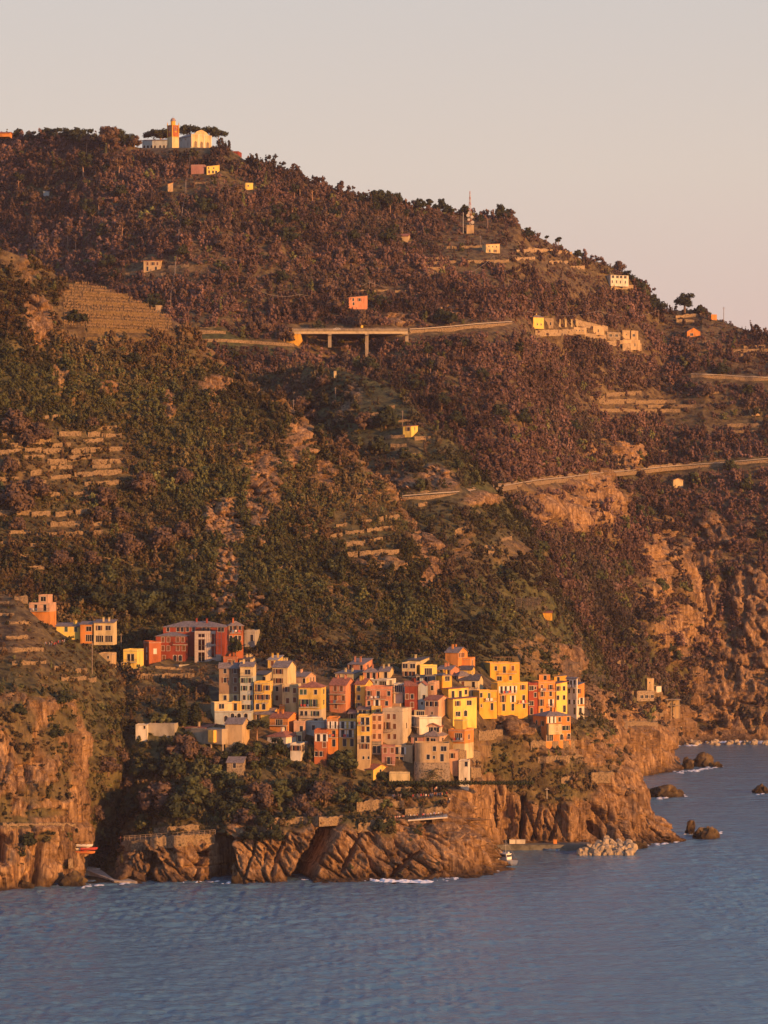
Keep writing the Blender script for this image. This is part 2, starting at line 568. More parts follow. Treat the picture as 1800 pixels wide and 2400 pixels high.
def masks_A(PX, PY, X, Y, Z):
    nz = NZ(X, Y, Z, 14, 3) * 0.75
    rock = blob(PX, PY, ROCK_A, 0.3, nz, 1.15) * sstep(-0.35, -0.05, NZ(X, Y, Z, 9, 8) + 0.25)
    rock = np.maximum(rock, sstep(1690, 1715, PY))
    terr = blob(PX, PY, TERR_A, 0.4, nz)
    big = NZ(X, Y, Z, 70, 12)
    veg = np.clip(1.0 - 0.93 * rock - 0.85 * terr, 0.02, 1) * (0.85 + 0.3 * sstep(-0.2, 0.2, NZ(X, Y, Z, 18, 5)))
    green = np.clip(0.22 + 0.9 * big + 0.35 * sstep(1150, 1450, PY) - 0.15 * terr + 0.9 * blob(PX, PY, [(500, 800, 70, 22), (590, 850, 80, 34), (690, 910, 80, 50), (780, 980, 60, 50)], .5, nz) - 0.5 * blob(PX, PY, [(1400, 1560, 90, 40)], .4, nz), 0, 1)
    return dict(rock=rock, veg=veg, green=green, terr=terr)
def disp_A(PX, PY, X, Y, Z, m):
    edge = 1 - sstep(1700, 1735, PY)
    return NZ(X, Y, Z, 90, 21) * 12 * edge + NZ(X, Y, Z, 22, 22) * 5 + m['rock'] * (rock_disp(X / 1.7, Y / 1.7, Z / 1.7, 1.25, 31, 0.15) - 3.5) * (0.35 + 0.65 * edge) + 24 * np.exp(-((PX - 822) / 105) ** 4) * sstep(778, 790, PY) * (1 - sstep(835, 875, PY))
Layer('mountain', COLS_A, -600, 2300, 4.4, 380, 40, RIDGE_A, disp_A, masks_A, label='wooded mountainside with terraces and the road viaduct')

# --- spur in the middle with the yellow cottage
RIDGE_C = interp_poly([(560, 900), (700, 855), (800, 868), (860, 884), (918, 911), (962, 951), (998, 995), (1052, 1020), (1088, 1052), (1124, 1100), (1142, 1125), (1250, 1225), (1330, 1400), (1420, 1600), (1455, 1770), (1500, 1945)])
COLS_C = [(560, [(1200, 1340), (1000, 1430), (900, 1480)]),
          (700, [(1250, 1290), (1000, 1400), (855, 1460)]),
          (800, [(1300, 1260), (1000, 1370), (868, 1430)]),
          (918, [(1500, 1130), (1300, 1210), (1165, 1270), (1050, 1330), (911, 1400)]),
          (1000, [(1570, 1105), (1300, 1205), (1160, 1270), (995, 1355)]),
          (1142, [(1610, 1105), (1400, 1185), (1250, 1255), (1125, 1335)]),
          (1250, [(1660, 1120), (1500, 1185), (1350, 1255), (1225, 1340)]),
          (1330, [(1690, 1140), (1560, 1210), (1400, 1310)]),
          (1420, [(1960, 1112), (1720, 1180), (1660, 1230), (1600, 1265)]),
          (1455, [(1960, 1150), (1850, 1200), (1770, 1235)]),
          (1500, [(1990, 1150), (1945, 1180)])]
ROCK_C = [(1025, 1120, 46, 26), (945, 1130, 36, 18), (1130, 1170, 40, 14), (1240, 1530, 50, 36, .6), (1320, 1560, 26, 40), (1090, 1280, 20, 40, .7), (830, 935, 18, 30, .8), (805, 970, 8, 22), (1180, 1300, 60, 26, .4), (1350, 1650, 60, 40), (1420, 1700, 60, 40)]
TERR_C = [(900, 985, 70, 70, .85), (950, 1040, 60, 40, .85), (1000, 1025, 40, 24, .6), (1160, 1275, 60, 30, .6), (860, 870, 60, 20, .5)]
def masks_C(PX, PY, X, Y, Z):
    nz = NZ(X, Y, Z, 10, 4) * 0.7
    rock = blob(PX, PY, ROCK_C, 0.3, nz, 1.2)
    terr = blob(PX, PY, TERR_C, 0.4, nz)
    veg = np.clip(1.0 - 0.95 * rock - 0.78 * terr, 0.02, 1) * (0.7 + 0.5 * sstep(-0.25, 0.15, NZ(X, Y, Z, 13, 6)))
    green = np.clip(0.6 + 0.8 * NZ(X, Y, Z, 40, 13) - 0.2 * terr, 0, 1)
    green = np.clip(green + .3 * (1 - sstep(780, 900, PX)) + .15 * sstep(900, 1000, PX), 0, 1); veg = np.clip(veg + .25 * (1 - sstep(760, 860, PX)), 0, 1.2)
    return dict(rock=rock, veg=veg, green=green, terr=terr)
def disp_C(PX, PY, X, Y, Z, m):
    return NZ(X, Y, Z, 60, 23) * 6 + NZ(X, Y, Z, 16, 24) * 3 + m['rock'] * (rock_disp(X, Y, Z, 0.9, 33, 0.2) - 2)
Layer('spur', COLS_C, 560, 1500, 4, 230, 24, RIDGE_C, disp_C, masks_C, label='green spur above the village with narrow terraces')

# --- left slope
RIDGE_B = interp_poly([(-400, 520), (0, 583), (72, 612), (119, 633), (152, 659), (217, 672), (235, 676), (289, 698), (344, 719), (390, 745), (434, 771), (470, 814), (524, 857), (600, 913),
                       (647, 932), (687, 965), (745, 1015), (824, 1062), (889, 1123), (925, 1160), (962, 1215), (998, 1254), (1016, 1305), (1034, 1340), (1080, 1490), (1150, 1640)])
COLS_B = [(-400, [(1560, 1060), (1200, 1150), (900, 1215), (520, 1290)]),
          (0, [(1560, 1066), (1200, 1165), (900, 1225), (583, 1290)]),
          (300, [(1580, 1085), (1380, 1135), (1200, 1185), (900, 1250), (740, 1285), (698, 1305)]),
          (390, [(1580, 1082), (1200, 1188), (900, 1258), (745, 1298)]),
          (600, [(1580, 1080), (1380, 1135), (1200, 1192), (1050, 1238), (913, 1290)]),
          (800, [(1580, 1085), (1300, 1180), (1050, 1272)]),
          (925, [(1580, 1092), (1300, 1185), (1160, 1252)]),
          (1000, [(1580, 1098), (1400, 1160), (1254, 1228)]),
          (1080, [(1620, 1092), (1490, 1145)]),
          (1150, [(1700, 1080), (1640, 1105)])]
ROCK_B = [(88, 745, 30, 60), (60, 640, 20, 30, .7), (615, 1115, 34, 62), (600, 1180, 24, 60), (525, 1215, 34, 34), (545, 1250, 20, 24), (530, 1330, 22, 56), (520, 1415, 42, 22), (595, 1430, 24, 34), (492, 900, 26, 22), (395, 938, 12, 30), (250, 908, 22, 14),
          (690, 1040, 28, 40), (755, 1105, 22, 24), (978, 1275, 24, 50), (1003, 1335, 16, 40), (712, 1230, 16, 24, .8), (130, 840, 14, 60, .7), (170, 900, 12, 40, .7), (800, 1370, 34, 30, .6), (860, 1150, 30, 14, .7), (455, 1310, 16, 12)]
TERR_B = [(260, 740, 140, 62, 1.0), (30, 605, 40, 28, .9), (100, 650, 40, 16, .8), (150, 1090, 190, 90, .55), (90, 1220, 150, 60, .5), (850, 1240, 110, 80, .5), (120, 1010, 60, 14, .5), (380, 1330, 120, 20, .4), (820, 1490, 90, 40, .5)]
def masks_B(PX, PY, X, Y, Z):
    nz = NZ(X, Y, Z, 9, 4) * 0.7
    rock = blob(PX, PY, ROCK_B, 0.28, nz * 0.8, 1.3)
    rock = np.maximum(rock, 0.8 * sstep(0.30, 0.42, NZ(X, Y, Z, 24, 44)) * sstep(330, 480, PX) * (1 - sstep(1450, 1520, PY)))
    terr = blob(PX, PY, TERR_B, 0.3, nz * 0.7)
    vine = blob(PX, PY, [(262, 742, 138, 60), (200, 690, 60, 24), (30, 600, 40, 26)], 0.12, nz * 0.25)
    veg = np.clip(1.0 - 0.97 * rock - 0.6 * terr - 1.2 * vine, 0.0, 1) * (0.75 + 0.45 * sstep(-0.25, 0.15, NZ(X, Y, Z, 12, 6)))
    green = np.clip(0.74 + 0.9 * NZ(X, Y, Z, 45, 14) - 0.6 * vine - 0.35 * terr, 0, 1)
    crest = np.exp(-((PY - RIDGE_B(PX)) / 20.0) ** 2) * sstep(380, 470, PX)
    veg = veg * (1 - .8 * crest); green = np.clip(green - .8 * crest, 0, 1); rock = np.maximum(rock, .45 * crest)
    return dict(rock=rock, veg=veg, green=green, terr=terr)
def disp_B(PX, PY, X, Y, Z, m):
    return NZ(X, Y, Z, 60, 25) * 7 + NZ(X, Y, Z, 15, 26) * 3 + m['rock'] * (rock_disp(X, Y, Z, 1.0, 35, 0.1) - 2.5)
Layer('terraced_slope', COLS_B, -400, 1150, 4, 300, 22, RIDGE_B, disp_B, masks_B, label='green slope of scrub and dry stone terraces behind the village')

# --- left headland
RIDGE_F = interp_poly([(-400, 1300), (0, 1389), (36, 1403), (87, 1452), (127, 1477), (163, 1496), (203, 1514), (235, 1535), (271, 1568), (300, 1604), (362, 1640), (430, 1690), (480, 1760)])
COLS_F = [(-400, [(2110, 915), (2080, 926), (1930, 930), (1640, 958), (1500, 1000), (1300, 1060)]),
          (0, [(2110, 915), (2080, 929), (1930, 934), (1640, 958), (1500, 1000), (1389, 1045)]),
          (90, [(2105, 922), (2075, 935), (1930, 940), (1650, 962), (1560, 985), (1452, 1025)]),
          (160, [(2090, 930), (2062, 947), (1930, 956), (1750, 966), (1650, 976), (1590, 995), (1496, 1030)]),
          (182, [(2080, 945), (2050, 960), (1930, 966), (1750, 972), (1650, 982), (1600, 1000), (1504, 1030)]),
          (215, [(2000, 984), (1985, 984), (1800, 980), (1700, 992), (1600, 1012), (1522, 1040)]),
          (262, [(1995, 992), (1980, 992), (1800, 986), (1700, 1000), (1620, 1022), (1560, 1042)]),
          (300, [(1960, 1008), (1800, 1006), (1700, 1016), (1604, 1045)]),
          (362, [(1900, 1005), (1750, 1020), (1640, 1050)]),
          (480, [(1900, 1030), (1800, 1045), (1760, 1060)])]
VEG_F = [(50, 1700, 36, 40), (150, 1690, 32, 36), (60, 1750, 30, 36), (120, 1740, 22, 36), (20, 1670, 40, 30), (140, 1820, 26, 26), (130, 1850, 30, 24), (30, 1925, 40, 14), (100, 1905, 44, 12), (90, 1960, 14, 12), (10, 1900, 16, 40), (150, 1780, 20, 40, .6), (80, 1860, 30, 30, .6)]
def masks_F(PX, PY, X, Y, Z):
    nz = NZ(X, Y, Z, 6, 4) * 0.5
    cl = interp_poly([(-400, 1620), (0, 1628), (100, 1640), (182, 1650), (200, 1700), (215, 2050), (480, 2100)])(PX)
    rock = sstep(-14, 10, PY - cl + nz * 50)
    vg = blob(PX, PY, VEG_F, 0.3, nz * 0.7)
    rock = np.clip(rock - 0.8 * vg, 0, 1)
    veg = np.clip(1.0 - rock * 0.95, 0, 1) * (0.55 + 0.6 * sstep(-0.2, 0.15, NZ(X, Y, Z, 9, 6)))
    terr = blob(PX, PY, [(60, 1480, 110, 60, .8), (40, 1430, 60, 40, .9), (140, 1545, 100, 40, .5), (230, 1600, 70, 40, .3)], .35, nz)
    veg *= 1 - 0.5 * terr
    green = np.clip(0.5 + 0.7 * NZ(X, Y, Z, 25, 15) - 0.4 * terr, 0, 1)
    return dict(rock=rock, veg=veg, green=green, terr=terr)
def disp_F(PX, PY, X, Y, Z, m):
    low = 1 - 0.5 * sstep(2050, 2075, PY)
    crack = -np.exp(-((PX - 80 - (PY - 2000) * -0.05) / 5.0) ** 2) * sstep(1960, 1990, PY) * 9 - np.exp(-((PX - 2) / 8.0) ** 2) * sstep(1950, 1975, PY) * (1 - sstep(2015, 2030, PY)) * 10
    step = -2.5 * sstep(1925, 1940, PY) * (PX < 185)
    return NZ(X, Y, Z, 40, 27) * 3 + NZ(X, Y, Z, 10, 28) * 1.6 + (m['rock'] * (rock_disp(X, Y, Z, 0.72, 37, 0.12) - 0.5) - crack + step) * low
Layer('headland', COLS_F, -400, 480, 2.5, 300, 7, RIDGE_F, disp_F, masks_F, label='left headland with bare cliffs below terraces')

# --- village promontory
COLS_E = [(165, [(2100, 925), (2070, 945), (2052, 975), (2030, 985), (1990, 1005), (1850, 1022), (1700, 1038), (1620, 1060)]),
          (200, [(2100, 925), (2072, 942), (2048, 970), (2020, 985), (1990, 1002), (1850, 1020), (1700, 1036), (1620, 1060)]),
          (262, [(2100, 925), (2070, 944), (2052, 955), (2000, 985), (1965, 998), (1900, 1006), (1800, 1012), (1700, 1024), (1620, 1055)]),
          (285, [(2100, 925), (2070, 944), (2000, 954), (1965, 965), (1955, 982), (1900, 994), (1800, 1002), (1700, 1016), (1610, 1055)]),
          (330, [(2095, 928), (2068, 946), (1975, 954), (1958, 972), (1900, 986), (1800, 996), (1700, 1013), (1600, 1052)]),
          (420, [(2095, 928), (2068, 946), (1962, 955), (1950, 963), (1880, 972), (1750, 1000), (1650, 1020), (1590, 1050), (1530, 1092)]),
          (475, [(2095, 930), (2068, 948), (1980, 960), (1945, 966), (1870, 976), (1750, 1000), (1650, 1022), (1580, 1055), (1525, 1092)]),
          (545, [(2095, 928), (2066, 947), (1960, 957), (1925, 964), (1915, 974), (1850, 982), (1750, 1002), (1650, 1025), (1570, 1058), (1520, 1095)]),
          (620, [(2095, 928), (2066, 947), (1960, 955), (1925, 962), (1915, 972), (1850, 980), (1750, 1002), (1650, 1028), (1570, 1060), (1520, 1095)]),
          (700, [(2095, 928), (2064, 949), (1950, 957), (1922, 964), (1912, 974), (1850, 984), (1760, 1002), (1650, 1030), (1560, 1066), (1520, 1098)]),
          (770, [(2090, 932), (2060, 951), (1950, 959), (1915, 966), (1905, 974), (1850, 986), (1790, 1000), (1650, 1032), (1560, 1068), (1520, 1100)]),
          (900, [(2088, 935), (2058, 954), (1960, 964), (1925, 970), (1915, 980), (1868, 984), (1856, 996), (1800, 1004), (1700, 1018), (1620, 1042), (1540, 1085)]),
          (1040, [(2084, 940), (2054, 958), (1960, 972), (1915, 980), (1905, 988), (1865, 992), (1855, 1002), (1800, 1008), (1700, 1024), (1620, 1046), (1540, 1092)]),
          (1100, [(2080, 945), (2048, 966), (1960, 978), (1925, 990), (1920, 1010), (1850, 1018), (1800, 1024), (1700, 1036), (1640, 1054), (1560, 1096)]),
          (1130, [(2078, 948), (2046, 970), (1990, 980), (1965, 988), (1968, 1005), (1960, 1035), (1850, 1040), (1800, 1044), (1720, 1048), (1660, 1058), (1580, 1095)]),
          (1150, [(2075, 952), (2044, 974), (2018, 982), (2014, 988), (2022, 1000), (2024, 1015), (2006, 1035), (1988, 1043), (1965, 1046), (1850, 1048), (1800, 1050), (1720, 1052), (1660, 1062), (1580, 1095)]),
          (1172, [(2072, 958), (2040, 980), (2034, 984), (2034, 988), (2038, 996), (2036, 1005), (2010, 1030), (1990, 1043), (1968, 1046), (1850, 1048), (1800, 1050), (1720, 1053), (1670, 1062), (1600, 1095)]),
          (1192, [(2060, 965), (2044, 975), (2043, 985), (2044, 995), (2040, 1005), (2012, 1030), (1990, 1043), (1970, 1048), (1850, 1050), (1800, 1051), (1720, 1054), (1680, 1061), (1620, 1095)]),
          (1210, [(2060, 985), (2050, 990), (2048, 995), (2045, 1000), (2038, 1010), (2012, 1030), (1991, 1043), (1972, 1048), (1850, 1051), (1800, 1053), (1720, 1056), (1690, 1061), (1620, 1096)]),
          (1340, [(2050, 985), (2045, 992), (2042, 998), (2036, 1008), (2026, 1020), (2010, 1032), (1990, 1045), (1970, 1050), (1850, 1054), (1800, 1057), (1735, 1064), (1690, 1074), (1640, 1115)]),
          (1390, [(2025, 1025), (1986, 1052), (1950, 1057), (1850, 1062), (1800, 1068), (1735, 1080), (1690, 1092), (1660, 1120)]),
          (1440, [(2020, 1030), (1982, 1057), (1900, 1064), (1800, 1076), (1735, 1094), (1700, 1112)]),
          (1478, [(2020, 1030), (1980, 1060), (1900, 1068), (1800, 1084), (1751, 1100)]),
          (1506, [(2015, 1035), (1978, 1062), (1900, 1074), (1806, 1094)]),
          (1532, [(2010, 1040), (1977, 1064), (1940, 1070), (1899, 1084)]),
          (1561, [(2010, 1045), (1976, 1065), (1955, 1070), (1937, 1080)]),
          (1597, [(2005, 1050), (1975, 1067), (1971, 1074)]),
          (1625, [(2020, 1060), (2000, 1067), (1992, 1076)])]
RIDGE_E = interp_poly([(165, 1620), (420, 1535), (520, 1525), (900, 1540), (1040, 1540), (1100, 1560), (1185, 1620), (1340, 1650), (1390, 1664), (1425, 1690), (1439, 1702), (1460, 1728), (1478, 1751), (1506, 1806), (1519, 1844), (1532, 1899), (1561, 1937), (1580, 1955), (1597, 1971), (1610, 1985), (1625, 1995)])
CLIFF_E = interp_poly([(165, 2100), (262, 2080), (280, 1950), (330, 1945), (430, 1945), (470, 1960), (530, 1965), (545, 1925), (640, 1930), (700, 1925), (760, 1912), (800, 1930), (890, 1925), (900, 1905), (1000, 1900), (1060, 1860), (1080, 1845), (1130, 1842), (1190, 1850), (1230, 1870), (1300, 1880), (1380, 1860), (1430, 1800), (1450, 1700), (1650, 1700)])
VILLAGE = [(640, 1655, 165, 110), (900, 1690, 195, 125), (1100, 1655, 160, 90), (1270, 1645, 115, 70), (1010, 1760, 120, 60), (560, 1690, 90, 40)]
ROCK_E = [(1130, 1850, 60, 40), (1320, 1750, 70, 26, .7), (1400, 1755, 40, 50), (1190, 1700, 40, 26, .8), (1260, 1790, 60, 20, .6), (640, 1905, 120, 12, .5), (1440, 1780, 40, 60), (920, 1880, 90, 16, .7), (520, 1900, 70, 20, .5), (340, 1900, 60, 30, .5), (280, 1800, 20, 80, .4), (1215, 1705, 60, 16), (1100, 1770, 50, 30, .6)]
VEG_E = [(1230, 1810, 60, 40, .9), (1330, 1830, 60, 24, .8), (1360, 1700, 50, 30, .7), (680, 1935, 40, 18), (500, 1920, 40, 60), (910, 1935, 20, 30), (1460, 1780, 20, 14, .8), (1430, 1800, 30, 10, .7), (420, 1945, 40, 12, .6), (850, 1930, 40, 18, .6)]
def masks_E(PX, PY, X, Y, Z):
    nz = NZ(X, Y, Z, 6, 4) * 0.6
    rock = sstep(-12, 10, PY - CLIFF_E(PX) + nz * 40 + 26 * NZ(X, Y, Z, 18, 55))
    rock = np.maximum(rock, blob(PX, PY, ROCK_E, 0.3, nz))
    vg = blob(PX, PY, VEG_E, 0.3, nz)
    rock = np.clip(rock - 0.7 * vg, 0, 1)
    vill = blob(PX, PY, VILLAGE, 0.05, nz * 0.1)
    veg = np.clip(1 - 0.99 * rock - 0.72 * vill * sstep(1560, 1600, PY), 0, 1) * (0.6 + 0.5 * sstep(-0.2, 0.15, NZ(X, Y, Z, 8, 6)))
    dense = blob(PX, PY, [(420, 1830, 170, 110), (620, 1860, 170, 50), (760, 1860, 120, 40), (560, 1800, 160, 60)], .3, nz * .5)
    veg = np.maximum(veg, 1.15 * dense * (1 - .6 * vill))
    green = np.clip(0.5 + 0.8 * NZ(X, Y, Z, 22, 16) - 0.25 * sstep(1150, 1250, PX) - vill, 0, 1)
    return dict(rock=rock, veg=veg, green=green, terr=vill)
def disp_E(PX, PY, X, Y, Z, m):
    fl = 1 - 0.85 * m['terr']
    slip = 1 - 0.9 * blob(PX, PY, [(225, 2045, 55, 55)], .2)
    dip = rock_disp(X, Y, Z, 0.85, 39, 0.66)
    steep = rock_disp(X, Y, Z, 0.75, 41, 0.22)
    w = sstep(1060, 1150, PX)
    caves = 0
    for cx, wd_, y0, y1, dp, sl in ((510, 25, 1958, 2085, 17, 0.12), (738, 22, 1925, 2085, 19, 0.55), (1085, 6, 1900, 1960, 5, 0.5), (470, 5, 1990, 2060, 5, 0.3), (355, 7, 2000, 2060, 6, 0.2), (300, 6, 1985, 2060, 4, -0.2), (1222, 5, 1860, 1975, 9, 0.10), (1398, 13, 1925, 1985, 10, -0.5), (1118, 3.5, 1850, 1960, 4, 0.3), (1255, 3, 1880, 1975, 3, 0.25), (1300, 4, 1900, 1972, 4, 0.35), (1085, 4, 1890, 1950, 3, 0.4), (830, 5, 1950, 2040, 5, 0.45), (950, 7, 1990, 2058, 7, 0.9), (655, 4, 1950, 2050, 3, 0.35), (590, 3, 1960, 2050, 3, 0.3)):
        c = cx - (PY - 0.5 * (y0 + y1)) * sl
        caves = caves + dp * np.exp(-((PX - c) / wd_) ** 4) * sstep(y0 - 8, y0 + 12, PY) * (1 - sstep(y1 - 4, y1 + 10, PY))
    big = NZ(X, Y, Z, 26, 51) * 5 * m['rock']
    quay = 1 - 0.85 * blob(PX, PY, [(1275, 1985, 80, 16)], .15)
    return (NZ(X, Y, Z, 30, 29) * 2.2 * fl + NZ(X, Y, Z, 8, 30) * 1.3 * fl + m['rock'] * (dip * (1 - w) + steep * w) + caves + big) * slip * quay
Layer('promontory', COLS_E, 165, 1625, 2.5, 340, 5, RIDGE_E, disp_E, masks_E, back=((12, 4), (40, 22), (80, 60)), label='rocky promontory under the village, dropping to the sea')

# --- second headland behind the promontory
COLS_G = [(1370, [(1900, 1240), (1850, 1280), (1720, 1310), (1690, 1330)]),
          (1420, [(1890, 1250), (1830, 1320), (1715, 1335), (1690, 1350)]),
          (1545, [(1850, 1330), (1812, 1375), (1720, 1390), (1692, 1420)]),
          (1572, [(1845, 1340), (1808, 1385), (1770, 1400), (1738, 1420)]),
          (1590, [(1840, 1350), (1804, 1392), (1785, 1402), (1772, 1415)]),
          (1606, [(1838, 1360), (1806, 1395), (1800, 1405)]),
          (1650, [(1860, 1380), (1840, 1400), (1830, 1420)])]
RIDGE_G = interp_poly([(1370, 1692), (1540, 1690), (1548, 1700), (1562, 1722), (1572, 1738), (1584, 1762), (1594, 1780), (1606, 1799), (1650, 1830)])
def masks_G(PX, PY, X, Y, Z):
    nz = NZ(X, Y, Z, 6, 4) * 0.6
    rock = sstep(1690, 1706, PY + nz * 20)
    return dict(rock=rock, veg=np.clip(1 - rock - 0.2, 0, 1), green=np.clip(0.4 + nz, 0, 1), terr=0 * rock)
Layer('second_headland', COLS_G, 1370, 1650, 2.5, 130, 5, RIDGE_G, lambda PX, PY, X, Y, Z, m: rock_disp(X, Y, Z, 0.8, 43, 0.5) * sstep(1685, 1720, PY), masks_G, back=((20, 2), (60, 40), (90, 90)), label='smaller rocky headland behind the promontory')

# ---------------------------------------------------------------- sea
def water_material():
    m, n, l, b = new_mat('sea_water')
    b.inputs['Base Color'].default_value = (0.084, 0.172, 0.228, 1)
    b.inputs['Roughness'].default_value = 0.26
    b.inputs['IOR'].default_value = 1.333
    b.inputs['Specular IOR Level'].default_value = 0.75
    geo = n.new('ShaderNodeNewGeometry')
    hs = []
    for sc, rot, amp, det in ((0.055, 0.3, 1.5, 3), (0.19, -0.2, 0.75, 4), (0.6, 0.5, 0.30, 4), (1.7, 0.1, 0.12, 3)):
        mp = n.new('ShaderNodeMapping')
        mp.inputs['Rotation'].default_value = (0, 0, rot)
        mp.inputs['Scale'].default_value = (0.55, 1.0, 1.0)
        l.new(geo.outputs['Position'], mp.inputs['Vector'])
        t = noise_tex(n, l, sc, det, mp.outputs['Vector'], 0.6, 0.4)
        mu = n.new('ShaderNodeMath'); mu.operation = 'MULTIPLY'
        l.new(t.outputs['Fac'], mu.inputs[0]); mu.inputs[1].default_value = amp
        hs.append(mu.outputs[0])
    s = hs[0]
    for h in hs[1:]:
        ad = n.new('ShaderNodeMath'); l.new(s, ad.inputs[0]); l.new(h, ad.inputs[1]); s = ad.outputs[0]
    bp = n.new('ShaderNodeBump')
    bp.inputs['Strength'].default_value = 1.0
    bp.inputs['Distance'].default_value = 1.3
    l.new(s, bp.inputs['Height'])
    l.new(bp.outputs['Normal'], b.inputs['Normal'])
    return m
M_WATER = water_material()
def sea():
    xs = np.arange(-190, 232, 0.62)
    ys = np.concatenate([np.arange(560, 1110, 1.25), np.arange(1110, 1640, 4.0)])
    X, Y = np.meshgrid(xs, ys, indexing='ij')
    c, sn = math.cos(0.28), math.sin(0.28)
    U, V = X * c + Y * sn, -X * sn + Y * c
    Z = 0.22 * vnoise(U / 14, V / 7.5, 0, 71) + 0.30 * vnoise(U / 5.0, V / 3.4, 1, 72) + 0.26 * (1 - 2 * np.abs(vnoise(X / 2.8, Y / 2.9, 2, 73))) + 0.14 * vnoise(X / 1.4, Y / 2.0, 3, 74)
    gust = 0.75 + 0.5 * vnoise(X / 60, Y / 110, 0, 75)
    Z = Z * gust
    edge = np.minimum(np.minimum(sstep(0, 12, X - xs[0]), sstep(0, 12, xs[-1] - X)), np.minimum(sstep(0, 12, Y - ys[0]), sstep(0, 40, ys[-1] - Y)))
    calm = 1 - 0.6 * sstep(900, 1100, Y)
    Z = Z * edge * calm
    nx_, ny_ = X.shape
    idx = np.arange(nx_ * ny_).reshape(nx_, ny_)
    q = np.stack([idx[:-1, :-1], idx[1:, :-1], idx[1:, 1:], idx[:-1, 1:]], -1).reshape(-1, 4)
    v = np.stack([X, Y, Z], -1).reshape(-1, 3)
    x0, x1, y0, y1 = xs[0], xs[-1], ys[0], ys[-1]
    k = len(v)
    ext = np.array([(-3000, -300, 0), (3000, -300, 0), (3000, y0, 0), (-3000, y0, 0), (-3000, y1, 0), (3000, y1, 0), (3000, 5000, 0), (-3000, 5000, 0), (x0, y0, 0), (x0, y1, 0), (x1, y0, 0), (x1, y1, 0)], float)
    qe = np.array([(0, 1, 2, 3), (4, 5, 6, 7), (3, 8, 9, 4), (10, 2, 5, 11)]) + k
    me = np_mesh('sea', np.concatenate([v, ext]), np.concatenate([q, qe]), M_WATER, smooth=True)
    tag(add('sea', me), 'calm blue evening sea with small ripples', kind='structure')
sea()

# ---------------------------------------------------------------- evening haze
def haze():
    m = bpy.data.materials.new('haze')
    m.use_nodes = True
    nt = m.node_tree
    nt.nodes.remove(nt.nodes['Principled BSDF'])
    v = nt.nodes.new('ShaderNodeVolumePrincipled')
    v.inputs['Density'].default_value = 0.000027
    v.inputs['Color'].default_value = (0.90, 0.78, 0.92, 1)
    v.inputs['Anisotropy'].default_value = 0.0
    nt.links.new(v.outputs[0], nt.nodes['Material Output'].inputs['Volume'])
    mb = MB(); mb.box(-3100, 3100, -400, 5100, -60, 470)
    tag(mb.build('haze', m), 'thin evening haze over the bay', kind='stuff')
haze()
# ---------------------------------------------------------------- foliage
def foliage_material(name, base=None, instanced=False):
    m, n, l, b = new_mat(name)
    geo = n.new('ShaderNodeNewGeometry')
    t = noise_tex(n, l, 0.9, 3, geo.outputs['Position'], 0.6)
    r = ramp(n, [(0.38, (0.6, 0.6, 0.6)), (0.62, (1.4, 1.4, 1.4))])
    l.new(t.outputs['Fac'], r.inputs['Fac'])
    if instanced:
        a = n.new('ShaderNodeAttribute'); a.attribute_type = 'INSTANCER'; a.attribute_name = 'tint'
        src = a.outputs['Color']
    else:
        src = base
    c = mixc(n, l, 1.0, src, r.outputs['Color'], 'MULTIPLY')
    l.new(c, b.inputs['Base Color'])
    b.inputs['Roughness'].default_value = 0.75
    b.inputs['Specular IOR Level'].default_value = 0.15
    return m
M_SCRUB = foliage_material('scrub_leaves', instanced=True)

def leaf_cloud(rg, centres, nleaf, size, flat=1.0, outward=0.65, core=True):
    """leaf-clump quads over a union of spheres; centres: (x, y, z, r). Returns verts, quads."""
    cs = np.array(centres, float)
    w = cs[:, 3] ** 2; w /= w.sum()
    k = rg.choice(len(cs), nleaf, p=w)
    d = rg.normal(size=(nleaf, 3)); d /= np.linalg.norm(d, axis=1)[:, None]
    rad = cs[k, 3] * rg.uniform(0.72, 1.06, nleaf)
    p = cs[k, :3] + d * rad[:, None] * np.array([1, 1, flat])
    nrm = d * outward + rg.normal(size=(nleaf, 3)) * (1 - outward) * 0.7
    nrm /= np.linalg.norm(nrm, axis=1)[:, None]
    a = np.cross(nrm, rg.normal(size=(nleaf, 3))); a /= np.linalg.norm(a, axis=1)[:, None]
    b = np.cross(nrm, a)
    s = size * rg.uniform(0.6, 1.4, nleaf)[:, None]
    asp = rg.uniform(0.55, 1.0, nleaf)[:, None]
    q = np.stack([p - a * s, p - b * s * asp * 0.9, p + a * s * 0.9, p + b * s * asp], 1).reshape(-1, 3)
    f = np.arange(nleaf * 4).reshape(-1, 4)
    if core:
        vs, fs = [q], [f]
        off = len(q)
        for c in cs:
            bx = np.array([[sx, sy, sz] for sx in (-1, 1) for sy in (-1, 1) for sz in (-1, 1)], float) * 0.52 * c[3] * np.array([1, 1, flat]) + c[:3]
            vs.append(bx)
            fs.append(np.array([[0, 1, 3, 2], [4, 6, 7, 5], [0, 4, 5, 1], [2, 3, 7, 6], [0, 2, 6, 4], [1, 5, 7, 3]]) + off)
            off += 8
        q, f = np.concatenate(vs), np.concatenate(fs)
    return q, f

def shrub_centres(rg, n, spread, r0, r1, zlo, zhi):
    c = []
    for i in range(n):
        a = rg.uniform(0, 2 * math.pi); d = spread * math.sqrt(rg.uniform(0, 1))
        c.append((math.cos(a) * d, math.sin(a) * d, rg.uniform(zlo, zhi), rg.uniform(r0, r1)))
    return c

